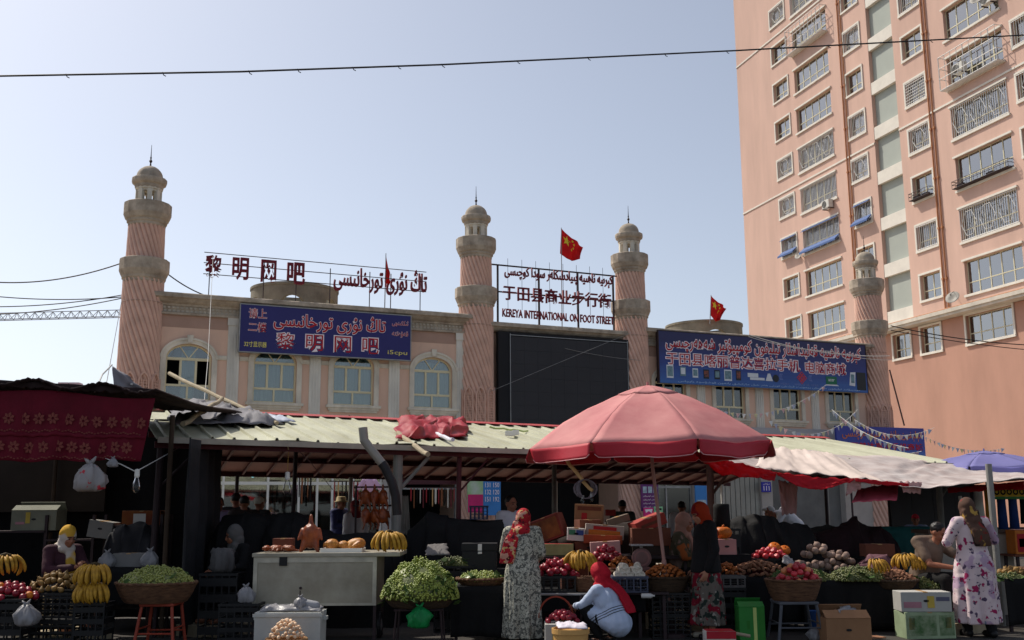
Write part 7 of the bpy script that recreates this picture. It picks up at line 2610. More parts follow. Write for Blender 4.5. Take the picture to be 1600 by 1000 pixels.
# ---- crouching woman in pale blue with the red scarf
def woman_crouch():
    J = dict(STAND)
    J.update(pelvis=V(0, .14, .27), chest=V(0, -.02, .52), neck=V(0, -.09, .70), head=V(0, -.15, .83), shL=V(.165, -.06, .65), shR=V(-.165, -.06, .65),
             elL=V(.21, -.26, .46), wrL=V(.10, -.46, .44), elR=V(-.21, -.24, .46), wrR=V(-.08, -.45, .42),
             hipL=V(.10, .12, .25), hipR=V(-.10, .12, .25), knL=V(.17, -.27, .45), knR=V(-.15, -.27, .46), anL=V(.13, -.06, .08), anR=V(-.13, -.06, .08))
    RM = rz(R(-10), R(22))
    o = link('person', body(J, RM, M_skin, .009, curl=.7, palms=((0, -.2, -1), (0, -.2, -1))))
    eyes(J, RM, o)
    place(o, 950, 13.25, R(226), 1.0)
    tag(o, 'woman crouching in pale blue long sleeves with dark stripes and a bright red headscarf', 'person')
    stripe = bpy.data.materials.new('striped_pale_blue')
    stripe.use_nodes = True
    N, L = stripe.node_tree.nodes, stripe.node_tree.links
    tc, sp = N.new('ShaderNodeTexCoord'), N.new('ShaderNodeSeparateXYZ')
    L.new(tc.outputs['Object'], sp.inputs[0])
    # three narrow bands low on the back, measured along the spine
    ad = N.new('ShaderNodeMath'); ad.operation = 'MULTIPLY_ADD'; ad.inputs[1].default_value = -.55
    L.new(sp.outputs[1], ad.inputs[0]); L.new(sp.outputs[2], ad.inputs[2])
    rp = N.new('ShaderNodeValToRGB')
    rp.color_ramp.interpolation = 'CONSTANT'
    base, dk = S(176, 190, 214), S(34, 38, 52)
    e = rp.color_ramp.elements
    e[0].position, e[0].color = 0, base
    e[1].position, e[1].color = .290, dk
    for q, c in ((.302, base), (.325, dk), (.337, base), (.36, dk), (.372, base)):
        x = e.new(q); x.color = c
    L.new(ad.outputs[0], rp.inputs[0])
    b = N['Principled BSDF']
    b.inputs['Roughness'].default_value = .85
    L.new(rp.outputs[0], b.inputs['Base Color'])
    mb = MB()
    mb.ell(J['chest'], (.19, .16, .21), 18, 12, M=Matrix.Rotation(R(30), 4, 'X'))
    mb.ell(J['chest'].lerp(J['pelvis'], .55), (.175, .16, .21), 18, 12, M=Matrix.Rotation(R(30), 4, 'X'))
    mb.ell(J['pelvis'] + V(0, .01, -.01), (.185, .165, .165), 18, 12)
    mb.cap(J['shL'], J['shR'], .078, .078)
    for s in 'LR':
        mb.cap(J['sh' + s], J['el' + s], .072, .058)
        mb.cap(J['el' + s], J['wr' + s], .056, .040)
        mb.cap(J['hip' + s], J['hip' + s].lerp(J['kn' + s], .62), .108, .09)
    garment('tunic', o, mb, stripe, .012, folds(.7, .012, 9, .3, 0, 0))
    mb = MB()
    for s in 'LR':
        mb.cap(J['hip' + s], J['kn' + s], .098, .078)
        mb.cap(J['kn' + s], J['an' + s] + V(0, 0, .03), .072, .056)
    garment('trousers', o, mb, M_black, .014)
    mb = MB()
    scarf(mb, J, RM, 1.12)
    mb.cap(J['head'] + V(0, .03, .10), J['head'] + V(0, .10, .02), .07, .08)
    mb.loft([[c + V(a, b, 0) for a, b in ((-.08, -.03), (.08, -.03), (.08, .035), (-.08, .035))] for c in (J['head'] + V(-.02, .07, -.02), V(-.06, .06, .70), V(-.10, .16, .58), V(-.12, .22, .46), V(-.13, .25, .38))])
    garment('headscarf', o, mb, mat('crimson_scarf', S(176, 14, 38), .8, .2, 5, .15), .011, folds(.95, .010, 8, 2.0, 0, -.1))
    for s in 'LR':
        MB().cap(J['an' + s] + V(0, .04, -.04), J['an' + s] + V(0, -.16, -.05), .045, .036).build('shoe', M_shoe, o, smooth=True)


woman_crouch()


# ---- woman in black with the orange scarf
def woman_black():
    J = dict(STAND)
    J.update(head=V(0, -.05, 1.48), elR=V(-.22, .02, 1.05), wrR=V(-.22, -.06, .80), elL=V(.23, .04, 1.05), wrL=V(.21, -.06, .81))
    RM = rz(R(8), R(20))
    o = link('person', body(J, RM, M_skin, .009, curl=.45))
    eyes(J, RM, o)
    place(o, 1102, 13.8, R(-78), 1.06)
    tag(o, 'woman in a black top, patterned red skirt and orange headscarf standing in profile', 'person')
    mb = MB()
    mb.ell(J['chest'], (.19, .145, .21), 18, 12)
    mb.cap(J['shL'], J['shR'], .08, .08)
    mb.loft([ring(0, .015, 1.25, .18, .14), ring(0, .015, 1.05, .18, .15), ring(0, .01, .86, .215, .18), ring(0, .01, .78, .22, .185)])
    for s in 'LR':
        mb.cap(J['sh' + s], J['el' + s], .075, .062)
        mb.cap(J['el' + s], J['wr' + s].lerp(J['el' + s], .06), .062, .048)
    garment('jacket', o, mb, mat('black_jacket', S(20, 19, 21), .85, .2, 5, .2), .013, folds(1.2, .010, 7))
    mb = MB().loft([ring(0, .01, .92, .18, .15), ring(0, .01, .80, .20, .17), ring(0, .01, .5, .225, .19), ring(0, .0, .16, .25, .21)])
    m = spotted('skirt_print', S(104, 96, 88), [(S(120, 24, 40), .7, .50), (S(40, 50, 44), 1.1, .55), (S(150, 144, 134), 1.6, .62)], scale=10)
    garment('skirt', o, mb, m, .013, folds(.9, .030, 8, 1))
    mb = MB()
    scarf(mb, J, RM, 1.1)
    mb.loft([[c + V(a, b, 0) for a, b in ((-.09, -.03), (.09, -.03), (.09, .03), (-.09, .03))] for c in (J['head'] + V(0, .09, .0), J['head'] + V(0, .12, -.10), V(0, .14, 1.27), V(0, .13, 1.20))])
    m = spotted('orange_scarf', S(156, 50, 24), [(S(120, 24, 30), .5, .52)], scale=8)
    garment('headscarf', o, mb, m, .011, folds(1.5, .010, 8, 2))
    for s in 'LR':
        MB().cap(J['an' + s] + V(0, .03, -.04), J['an' + s] + V(0, -.15, -.05), .045, .036).build('shoe', mat('pale_shoe', S(190, 180, 160), .6, .1, 5) if s == 'R' else M_shoe, o, smooth=True)


woman_black()


# ---- woman in the white flowered dress at the right
def woman_floral():
    J = dict(STAND)
    J.update(head=V(.02, -.02, 1.49), elL=V(.30, -.02, 1.10), wrL=V(.20, -.26, 1.10), elR=V(-.32, -.04, 1.12), wrR=V(-.22, -.26, 1.16), knL=V(.10, -.10, .47), anL=V(.09, -.08, .08), knR=V(-.10, -.0, .47), anR=V(-.10, .12, .09))
    RM = rz(R(-8), R(10))
    o = link('person', body(J, RM, M_skin, .009, curl=.8))
    eyes(J, RM, o)
    place(o, 1522, 13.75, PI + .10, 1.08)
    tag(o, 'woman in a long pale dress with pink flowers and a brown gold headscarf, walking away', 'person')
    mb = MB()
    dress(mb, J, .16, .18, .235, .265, .62, .8)
    mb.ell(J['pelvis'] + V(0, .06, -.03), (.19, .14, .16), 16, 10)
    m = spotted('flower_print', S(208, 188, 190), [(S(176, 150, 170), .5, .54), (S(150, 40, 84), 1.2, .60), (S(84, 70, 92), 2.0, .63), (S(120, 130, 150), 1.5, .68)], scale=8)
    garment('dress', o, mb, m, .013, folds(1.0, .032, 6, 2.2))
    mb = MB()
    scarf(mb, J, RM, 1.06)
    mb.loft([[c + V(a, b, 0) for a, b in ((-.10, -.035), (.10, -.035), (.10, .035), (-.10, .035))] for c in (J['head'] + V(0, .08, .0), J['head'] + V(-.01, .11, -.14), V(-.02, .16, 1.25), V(-.04, .17, 1.12), V(-.05, .15, 1.06))])
    m = spotted('gold_scarf', S(84, 62, 52), [(S(176, 140, 70), .7, .58), (S(120, 40, 36), 1.1, .62), (S(46, 34, 34), .6, .56)], scale=9)
    garment('headscarf', o, mb, m, .011, folds(1.5, .012, 9, .3))
    mb = MB()
    for s in 'LR':
        mb.cap(J['kn' + s], J['an' + s], .072, .062)
    garment('trousers', o, mb, M_black, .014)
    for s in 'LR':
        MB().cap(J['an' + s] + V(0, .03, -.04), J['an' + s] + V(0, -.15, -.05), .048, .038).build('shoe', M_shoe, o, smooth=True)


woman_floral()

SIT = dict(STAND)
SIT.update(pelvis=V(0, .08, .50), chest=V(0, .03, .80), neck=V(0, -.01, .97), head=V(0, -.05, 1.10), shL=V(.175, .0, .93), shR=V(-.175, .0, .93), elL=V(.24, -.10, .70), elR=V(-.24, -.10, .70), wrL=V(.12, -.32, .66), wrR=V(-.12, -.32, .66),
           hipL=V(.09, .06, .46), hipR=V(-.09, .06, .46), knL=V(.14, -.36, .48), knR=V(-.14, -.36, .48), anL=V(.13, -.34, .08), anR=V(-.13, -.34, .08))


def seated(px, Y, rot, s, z, label, mtop, mhead, mlow, kind='scarf', J=None, RM=None, short=False, skin=None, vox=.011, vest=None):
    J = dict(J or SIT)
    RM = RM or rz(0, R(12))
    o = link('person', body(J, RM, skin or M_skin2, vox, curl=.7, palms=((0, -.2, -1), (0, -.2, -1))))
    eyes(J, RM, o)
    place(o, px, Y, rot, s, z)
    tag(o, label, 'person')
    mb = MB()
    mb.ell(J['chest'], (.19, .145, .20), 18, 12)
    mb.cap(J['chest'], J['pelvis'], .165, .18)
    mb.cap(J['shL'], J['shR'], .078, .078)
    for q in 'LR':
        mb.cap(J['sh' + q], J['el' + q].lerp(J['sh' + q], .3 if short else 0), .075, .064)
        if not short: mb.cap(J['el' + q], J['el' + q].lerp(J['wr' + q], .9), .060, .046)
    garment('top', o, mb, mtop, .014, folds(1.0, .010, 7))
    mb = MB()
    for q in 'LR':
        mb.cap(J['hip' + q], J['kn' + q], .10, .08)
        mb.cap(J['kn' + q], J['an' + q], .075, .06)
    garment('trousers', o, mb, mlow, .016)
    mb = MB()
    if kind == 'scarf':
        scarf(mb, J, RM, 1.08)
        mb.loft([[c + V(a, b, 0) for a, b in ((-.06, -.025), (.06, -.025), (.06, .025), (-.06, .025))] for c in (J['neck'] + V(.02, -.06, .03), J['chest'] + V(.03, -.14, .08), J['chest'] + V(.03, -.17, -.08), J['chest'] + V(.04, -.17, -.18))])
        garment('headscarf', o, mb, mhead, .012, folds(1.1, .01, 7))
    else:
        p = J['head']
        mb.ell(p + RM @ V(0, .026, .042), (.082, .092, .086), 16, 11, M=RM.to_4x4())
        garment('hair', o, mb, mhead, .010, lambda q: q + Vector((noise.noise(q * 40), noise.noise(q * 40 + Vector((3, 0, 0))), noise.noise(q * 30))) * .006, 1)
    st_ = empty('stool', label='low stool under the ' + label.split(' in ')[0].split(' with ')[0] + ', hidden behind the fruit', cat='stool', M=o.matrix_basis.copy())
    w = .15
    if z > 0: MB().box(-.36, .36, -.62, .40, -z / s, -.002).build('platform', M_wood, st_)
    MB().box(-w, w, -w + .06, w + .06, .36, .40, bev=.01).build('seat', M_wood, st_)
    for a in (-1, 1):
        for b in (-1, 1):
            MB().box(a * .12 - .015, a * .12 + .015, b * .12 + .045, b * .12 + .075, 0, .36).build('leg', M_wood, st_)
    return o


J = dict(SIT)
J.update(head=V(0, -.10, 1.08), wrL=V(.06, -.36, .78), elL=V(.22, -.16, .70), wrR=V(-.05, -.38, .74))
seated(96, 14.1, R(52), 1.1, .12, 'seated woman with a yellow and white headscarf behind the brown pears', mat('maroon_jacket', S(66, 36, 46), .85, .3, 5, .2), spotted('yellow_white_scarf', S(206, 160, 60), [(S(200, 190, 180), .45, .50)], scale=5), M_black, J=J, RM=rz(R(0), R(16)))
seated(366, 14.75, R(-30), 1.05, .15, 'seated dark clothed woman with a dim white headscarf left of the cart', M_black, mat('dim_white_scarf', S(92, 90, 88), .85, .1, 5), M_black, RM=rz(R(-35), R(14)))
J = dict(SIT)
J.update(head=V(.05, -.14, 1.04), chest=V(0, -.02, .78), neck=V(.03, -.08, .93), elL=V(.28, -.24, .72), wrL=V(.36, -.48, .62), elR=V(-.2, -.2, .66), wrR=V(-.02, -.44, .62))
seated(1452, 14.7, R(28), 1.10, .15, 'seated man with dark hair in a beige short sleeved shirt reaching over the grapes', mat('beige_shirt', S(112, 94, 80), .85, .15, 4, .15), M_hair, M_black, 'hair', J=J, RM=rz(R(20), R(30)), short=True)
J = dict(SIT)
seated(1068, 15.0, R(62), 1.1, .22, 'stall woman in a brown beige headscarf facing the woman in black', spotted('olive_print', S(70, 66, 50), [(S(150, 80, 40), .6, .58), (S(120, 100, 90), .9, .6)], scale=7), mat('rose_brown_scarf', S(150, 112, 98), .85, .2, 5), M_black, RM=rz(R(0), R(8)))

_bym = {}


def bystander(px, Y, top, rot, label, mt, ml, head, mh, z=0.0, pose=None, vox=.014, low=True):
    """standing figure; top = picture row of the top of the head"""
    J = dict(STAND)
    if pose: J.update(pose)
    RM = rz(0, R(6))
    o = link('person', body(J, RM, M_skin2, vox, curl=.5))
    eyes(J, RM, o)
    ht = at(px, top, Y).z - z
    s = ht / (J['head'].z + .125 + (.03 if head == 'hat' else 0))
    place(o, px, Y, rot, s, z)
    tag(o, label, 'person')
    mb = MB()
    mb.ell(J['chest'], (.185, .14, .21), 16, 11)
    mb.cap(J['chest'], J['pelvis'] + V(0, 0, -.02), .165, .175)
    mb.cap(J['shL'], J['shR'], .078, .078)
    for q in 'LR':
        mb.cap(J['sh' + q], J['el' + q], .072, .060)
        mb.cap(J['el' + q], J['el' + q].lerp(J['wr' + q], .85), .058, .046)
    garment('shirt', o, mb, mt, .018, folds(1.1, .008, 6))
    mb = MB()
    for q in 'LR':
        mb.cap(J['hip' + q], J['kn' + q], .105, .08)
        mb.cap(J['kn' + q], J['an' + q], .078, .065)
    garment('trousers', o, mb, ml, .02)
    mb = MB()
    H = J['head']
    if head == 'scarf':
        scarf(mb, J, RM, 1.08)
        garment('headscarf', o, mb, mh, .014)
    else:
        if head != 'hat':
            mb.ell(H + RM @ V(0, .024, .040), (.081, .092, .086), 16, 11, M=RM.to_4x4())
            garment('hair' if head == 'hair' else 'cap', o, mb, mh, .014)
        if head == 'cap':
            MB().cap(H + V(-.04, -.09, .055), H + V(.04, -.09, .055), .022, .022, 8).cap(H + V(0, -.10, .055), H + V(0, -.135, .045), .03, .02, 8).build('visor', mh, o)
        if head == 'hat':
            mb.lathe([(.135, .03), (.14, .035), (.095, .055), (.088, .12), (.07, .135), (.001, .138)], 20, M=Matrix.Translation(H))
            mb.build('hat', mh, o, smooth=True)
            g = MB().ell(H + V(0, .03, .02), (.079, .085, .08), 14, 9)
            g.build('hair', M_hair, o, smooth=True)
    for q in 'LR':
        MB().cap(J['an' + q] + V(0, .03, -.04), J['an' + q] + V(0, -.15, -.05), .046, .036).build('shoe', M_shoe, o, smooth=True)
    return o


mw_ = mat('white_shirt', S(214, 214, 218), .8, .08, 4, .1)
md = mat('dark_trousers', S(38, 38, 44), .85, .2, 4)
ARMF = dict(elL=V(.24, -.06, 1.08), wrL=V(.10, -.28, 1.12), elR=V(-.24, -.06, 1.08), wrR=V(-.08, -.28, 1.10))
bystander(799, 17.6, 774, R(40), 'man in a white shirt standing in the gateway behind the grey dress', mw_, md, 'hair', M_hair, .0)
bystander(975, 22.5, 781, PI, 'man in a dark green jacket seen from behind beyond the carton pile', mat('dark_green_jacket', S(62, 72, 66), .85, .15, 4), md, 'hair', M_hair)
bystander(1069, 22.5, 783, PI - .3, 'black haired man in a white top seen from behind beside the umbrella pole', mw_, md, 'hair', M_hair)
bystander(530, 23.5, 774, R(60), 'man in a navy jacket and straw bucket hat near the white shop door', mat('navy_jacket', S(44, 50, 92), .8, .2, 4), mat('khaki_trousers', S(120, 112, 96), .85, .1, 4), 'hat', mat('straw_hat', S(166, 148, 110), .8, .15, 12), pose=ARMF)
bystander(552, 22.5, 783, PI + .7, 'person in a loose white top and dark red headscarf beside the bucket hat man', mw_, md, 'scarf', mat('dark_red_scarf', S(120, 24, 34), .8, .2, 5))
bystander(364, 20.0, 770, PI, 'dark clothed man seen from behind, taller of two left of the white cap', mat('dim_jacket', S(44, 42, 42), .85, .2, 4), md, 'hair', M_hair)
bystander(377, 19.2, 774, PI + .4, 'man in a dark brown jacket seen from behind between two others', mat('dim_brown_jacket', S(60, 52, 50), .85, .2, 4), md, 'hair', M_hair)
bystander(401, 20.0, 775, PI - .5, 'man in dark clothes wearing a small white cap', mat('dim_jacket', S(44, 42, 42)), md, 'cap', mat('cap_white', S(200, 198, 180), .8, .1, 5))
bystander(337, 19.5, 776, R(20), 'person in a lavender shirt half hidden by the dark curtain', mat('lavender_shirt', S(186, 176, 214), .8, .1, 4), md, 'hair', M_hair)
bystander(1437, 20.5, 803, R(-15), 'boy in a red cap and white blue top behind the seated man', mat('boy_shirt', S(196, 196, 206), .8, .2, 5, c2=S(110, 130, 180)), md, 'cap', mat('cap_red', S(206, 30, 60), .7, .1, 5))
BEND = dict(chest=V(0, -.22, 1.10), neck=V(0, -.42, 1.16), head=V(0, -.54, 1.18), shL=V(.175, -.36, 1.14), shR=V(-.175, -.36, 1.14), elL=V(.22, -.50, .92), elR=V(-.26, -.40, .90), wrL=V(.18, -.62, .74), wrR=V(-.22, -.52, .68))
o = bystander(1248, 26.5, 790, R(-80), 'person bending forward in a white shirt and pale cap behind the black heap', mw_, md, 'cap', mat('cap_pale', S(190, 188, 184), .8, .1, 5), pose=BEND)
# ---------------------------------------------------------------- right hand stalls
heap([(1136, 868), (1142, 812), (1160, 806), (1185, 806), (1205, 806), (1215, 813), (1240, 818), (1262, 822), (1280, 868)], 15.8, .9, 0.0, 'long black tarpaulin heap between the black clad woman and the pale onions', M_heap, 11.0)
heap([(1258, 868), (1270, 832), (1300, 825), (1318, 818), (1334, 808), (1352, 822), (1372, 822), (1390, 836), (1398, 868)], 16.2, .9, 0.0, 'dark wine red tarpaulin heap with a peaked top behind the pale onions', M_heapr, 14.0)
heap([(1245, 840), (1262, 826), (1282, 820), (1310, 822), (1325, 840)], 17.4, .6, .0, 'dark grey sacks piled behind the two tarpaulin heaps', mat('dark_grey_sack', S(52, 50, 48), .9, .3, 5, .2), 17.0)
# orange sack, black sack and pink carton right of the woman in black
x, z, w, h = bx(1123, 1152, 843, 868, 14.9)
table(x + .05, 15.15, .55, .4, z - .002, 'dark stand under the pink carton', M_black, z * .9)
carton(x, 15.1, z, w, .26, h, 'pink foam carton with a hand hole right of the woman in black', mat('pink_foam', S(196, 140, 136), .8, .1, 4), hole=True)
o = link('pumpkin', fruit_mesh('pumpkin'), None, Matrix.Translation((x - .02, 15.12, z + h + .09)) @ Matrix.Diagonal((.14, .12, .13, 1)))
tag(o, 'dim orange pumpkin resting on the pink foam carton', 'pumpkin')
x2, z2, w2, h2 = bx(1116, 1139, 787, 826, 15.5)
MBs = MB().loft([ring(0, 0, 0, w2 * .5, w2 * .42), ring(0, 0, h2 * .3, w2 * .54, w2 * .45), ring(0, 0, h2 * .8, w2 * .5, w2 * .44), ring(.0, 0, h2 * .97, w2 * .5, w2 * .4), ring(0, 0, h2, w2 * .42, w2 * .34)])
tag(MBs.build('sack', M_heap, M=Matrix.Translation((x2, 15.5, z2)), smooth=True), 'upright black sack standing behind the orange pumpkin', 'sack')
crate(x2, 15.5, 0, .45, .4, z2 - .03, 'tall dark crate under the upright black sack')
# tables in a row
t1 = at(1170, 903, 14.4).z
table(at(1190, 900, 14.7).x, 14.75, 1.45, .7, t1, 'long dark draped table with yellow and brown heaps behind the apple basket', M_black, t1 - .1)
fruits('apricot', .034, at(1140, 903, 14.5).x, 14.65, t1, .17, .2, .15, 'yellowish dried fruit heaped right behind the patterned skirt', 'dried fruit', 'yellowish dried fruit behind the patterned skirt', name='dried_fruit', n_max=34, mix=None)
fruits('root', .034, at(1190, 903, 14.5).x, 14.7, t1, .42, .24, .17, 'brown root heaped on the dark table behind the apple basket', 'root', 'brown roots on the dark table', name='root_vegetable', n_max=80)
z = at(1205, 872, 15.0).z
crate(at(1205, 875, 15.0).x, 15.15, t1 * .2, .5, .34, z - t1 * .2 - .03, 'dark crate of dim red apples in front of the black heap')
fruits('apple', .042, at(1205, 875, 15.0).x, 15.12, z - .02, .24, .16, .10, 'dim red apple in the crate in front of the black heap', 'apple', 'dim apples before the black heap', n_max=24)
for k, (px, py, s) in enumerate(((1212, 856, .10), (1228, 860, .09))):
    q = at(px, py, 15.35)
    o = link('pumpkin', fruit_mesh('pumpkin'), None, Matrix.Translation((q.x, 15.42, q.z)) @ Matrix.Rotation(.6, 4, 'X') @ Matrix.Diagonal((s, s, s, 1)))
    tag(o, ['larger orange pumpkin above the dim red apples', 'smaller orange pumpkin above the dim red apples'][k], 'pumpkin')
heap([(1150, 885), (1165, 868), (1185, 872), (1202, 880), (1215, 892)], 14.95, .3, t1 - .1, 'dark red cloth fold behind the brown roots', mat('deep_red_cloth', S(78, 18, 24), .85, .2, 5), 21.0, 'red_cloth', 'cloth')
# apple basket on the grey stool
x, z, w, h = bx(1200, 1286, 910, 939, 13.5)
zz = at(1243, 939, 13.5).z
stool(x, 13.6, .5, zz, 'grey stool carrying the wide apple basket', mat('stool_grey', S(84, 86, 92), .6, .2, 4))
basket(x, 13.6, zz + .001, w / 2, .30, h + .03, 'wide wicker basket of pink apples on the grey stool')
fruits('apple', .042, x + .06, 13.6, zz + h - .03, w / 2 * .74, .22, .21, 'pink apple heaped in the wide basket on the grey stool', 'apple', 'apples in the wide basket', n_max=50, mix=('pale_apple', .25, 'apple'))
# pale onions, grapes
t2 = at(1300, 908, 14.3).z
table(at(1330, 905, 14.7).x, 14.7, 1.55, .75, t2, 'long black draped table with grapes and onions right of the apple basket', M_black, t2 - .05)
zc = at(1295, 884, 15.0).z
crate(at(1293, 884, 15.0).x, 15.05, t2 + .002, .62, .3, zc - t2 - .04, 'pale crate heaped with onions behind the grapes', mat('grey_plastic_crate', S(96, 94, 92), .6, .2, 4))
fruits('onion', .05, at(1280, 884, 15.0).x, 15.05, zc - .06, .30, .18, .30, 'pale onion heaped on the left of the crate behind the grapes', 'onion', 'pale onions behind the grapes', n_max=40)
fruits('onion', .046, at(1315, 890, 14.9).x, 14.95, zc - .08, .24, .17, .22, 'pale onion sliding down the right side of the heap behind the grapes', 'onion', 'onions on the right of the heap', n_max=26)
x = at(1255, 900, 14.4).x
grapes(x, 14.5, t2 - .002 if False else t2, .46, .24, .16, 1700, 'loose green grapes just behind the wide apple basket', seed=15, leaves=26, m=M_grape2)
x = at(1345, 900, 14.3).x
grapes(x, 14.45, t2, .40, .26, .19, 2000, 'green grapes on the black table right of the apple basket', seed=16, leaves=20, m=M_grape2, hang=.05)
bananas((at(1368, 880, 14.4).x, 14.4, at(1368, 880, 14.4).z - .01), 'banana bunch between the grapes and the brown nuts', 6, 1, .75, .2)
crumple('plastic_sheet', 'pale plastic sheet lying in a fold before the dim apples', 'plastic sheet', [at(1222, 880, 14.8), at(1248, 892, 14.6), at(1240, 880, 14.9), at(1226, 866, 15.1)], M_bag, .05, 16, 12, 2.0, 3.0)
t3 = at(1410, 912, 14.2).z
x, z, w, h = bx(1370, 1445, 908, 922, 14.2)
table(at(1450, 905, 14.6).x, 14.65, 1.1, .7, z - .005, 'black draped table in front of the seated man', M_black, z * .9)
basket(x, 14.45, z, w / 2, .28, h, 'flat basket of brown nuts in front of the seated man', m=MATS['dark_wicker'])
fruits('root', .026, x, 14.45, z + h - .02, w / 2 * .9, .24, .13, 'brown nut heaped in the flat basket before the seated man', 'nut', 'brown nuts in the flat basket', name='nut', n_max=95)
bananas((at(1415, 876, 14.6).x, 14.62, at(1415, 874, 14.6).z), 'orange yellow banana bunch beside the elbow of the seated man', 7, 1, .85, -.3)
bananas((at(1432, 880, 14.55).x, 14.6, at(1432, 878, 14.6).z), 'banana bunch just below the hand of the seated man', 6, 1, .7, .5)
crate(at(1422, 890, 14.7).x, 14.8, z + .001, .45, .22, .12, 'dark crate under the two banana bunches before the seated man')
x = at(1472, 900, 14.4).x
grapes(x, 14.55, z, .40, .26, .17, 1900, 'green grapes spread in front of the seated man beside the flowered dress', seed=18, leaves=16, m=M_grape2)
heap([(1340, 880), (1360, 868), (1385, 868), (1400, 882)], 15.0, .3, t2 - .1, 'dusky pink cloth folded behind the banana bunch', mat('dusky_pink_cloth', S(110, 74, 82), .85, .2, 5), 23.0, 'pink_cloth', 'cloth')
x, z4, w, h = bx(1352, 1396, 850, 870, 15.6)
carton(x, 15.7, z4, w, .3, h, 'brown carton before the wine red heap', M_cardd)
crate(x, 15.72, 0, .6, .5, z4 - .03, 'tall dark crate under the brown carton before the wine red heap')
# behind: counter, teal table, stalls
x, z, w, h = bx(1384, 1430, 822, 850, 19)
table(x, 19.2, 1.1, .6, at(1400, 824, 19).z, 'teal counter behind the wine red heap', mat('teal_cloth', S(30, 92, 92), .7, .15, 3), at(1400, 824, 19).z - .3)
x, z, w, h = bx(1465, 1590, 830, 892, 16.2)
c = empty('stall_counter', 'plain white stall counter behind the flowered dress', 'counter', Matrix.Translation((x, 16.4, 0)))
MB().box(-w / 2, w / 2, 0, .6, 0, at(1560, 834, 16.2).z).build('body', mat('counter_white', S(164, 156, 144), .7, .15, 2), c)
MB().box(-w / 2 - .04, w / 2 + .04, -.05, .65, at(1560, 834, 16.2).z + .002, at(1560, 828, 16.2).z).build('top', mat('counter_brown', S(90, 72, 60), .6, .2, 4), c)
x, z, w, h = bx(1586, 1640, 828, 866, 16.0)
carton(x, 16.1, z, w, .3, h, 'orange and yellow printed carton at the right picture edge', M_orange, prints=((.05, .4, .1, .85, pr, None), (.1, .3, .3, .65, py_, None)), top=M_blue)
table(x, 16.1, .7, .5, z - .002, 'brown wooden stand under the orange carton at the right edge', None, 0, M_cardd)
x, z, w, h = bx(1553, 1640, 762, 776, 19.5)
b = empty('stall_banner', 'yellow and black ornamented banner with green hem at the right edge', 'banner', Matrix.Translation((x, 19.5, z)))
MB().box(-w / 2, w / 2, 0, .02, 0, h).build('cloth', mat('banner_yellow', S(206, 166, 50), .8, .2, 4), b)
q = MB()
for i in range(9):
    cx = -w / 2 + w * (i + .5) / 9
    q.strip([(cx + .03 * math.cos(s), h * .55 + .03 * math.sin(s)) for s in [2 * PI * k / 10 for k in range(11)]], [(cx + .05 * math.cos(s), h * .55 + .06 * math.sin(s)) for s in [2 * PI * k / 10 for k in range(11)]], -.008, -.001)
q.build('ornament_print', M_black, b)
MB().box(-w / 2, w / 2, -.004, .024, -.05, -.001).build('hem', mat('green_hem', S(70, 130, 70), .8), b)
for dx in (-w / 2, w / 2):
    MB().tube([(dx, .05, -z), (dx, .05, h)], .025, 6).build('post', M_iron, b)
xs, zs_ = at(1575, 800, 20).x, at(1575, 825, 20).z
k = empty('goods_rack', 'rack hung with blue and gold goods under the ornamented banner', 'rack', Matrix.Translation((xs, 20.2, 0)))
MB().box(-.6, .7, -.02, .02, 2.0, 2.05).box(-.6, -.56, -.02, .02, 0, 2.0).box(.66, .7, -.02, .02, 0, 2.0).box(-.56, .66, -.02, .02, 1.2, 1.24).build('frame', M_iron, k)
for i, (dx, m, L) in enumerate(((-.45, M_white, .6), (-.25, mat('gold_cloth', S(196, 140, 50), .7, .2, 5), .75), (-.02, mat('navy_cloth', S(36, 60, 120), .8, .2, 4), .8), (.2, mat('navy_cloth', S(36, 60, 120)), .8), (.42, M_black, .7))):
    MB().loft([ring(dx, 0, 2.0, .03, .02, 12), ring(dx, 0, 1.96, .09, .04, 12), ring(dx, 0, 1.7, .085, .045, 12), ring(dx, 0, 2.0 - L, .10, .05, 12)]).build('garment', m, k, smooth=True)
tag(MB().tube([at(1500, 775, 18.0), at(1507, 832, 18.0)], .03, 8).build('pole', M_white), 'short white pole left of the gold headscarf', 'pole')
# front floor goods on the right
x, z, w, h = bx(1413, 1490, 957, 987, 13.6)
zb = at(1450, 957, 13.55).z
carton(x, 13.75, 0, w, .34, zb, 'green printed fruit carton, lower of two stacked on the ground', mat('green_carton', S(150, 166, 132), .7, .25, 4), prints=((.03, .62, .12, .88, mat('print_leaf', S(60, 96, 50), .8, .5, 9, c2=S(150, 160, 130)), None), (.68, .97, .12, .88, mat('print_leaf', S(60, 96, 50)), None), (.06, .18, .35, .8, py_, None), (.80, .92, .4, .8, py_, None)), rot=R(4))
zt2 = at(1450, 926, 13.55).z
carton(x - .01, 13.76, zb + .004, w * .98, .34, zt2 - zb, 'white fruit carton with a yellow mango print, upper of two stacked on the ground', mat('plain_white_carton', S(176, 174, 168)), prints=((.52, .66, .2, .8, py_, None), (.7, .96, .55, .75, mat('print_grey', S(90, 90, 110), .8), None), (.05, .4, .2, .5, mat('print_pink', S(170, 120, 130), .8), None)), hole=True, rot=R(-3))
x, z, w, h = bx(1292, 1360, 965, 998, 13.1)
carton(x, 13.3, 0, w, .42, at(1325, 966, 13.1).z, 'open cardboard box of roots with a plastic bag lying over it', M_card, flaps=True, hole=True)
fruits('root', .03, x - .04, 13.3, at(1325, 966, 13.1).z - .06, w * .36, .15, .10, 'brown root in the open cardboard box', 'root', 'roots in the cardboard box', name='root_vegetable', n_max=40)
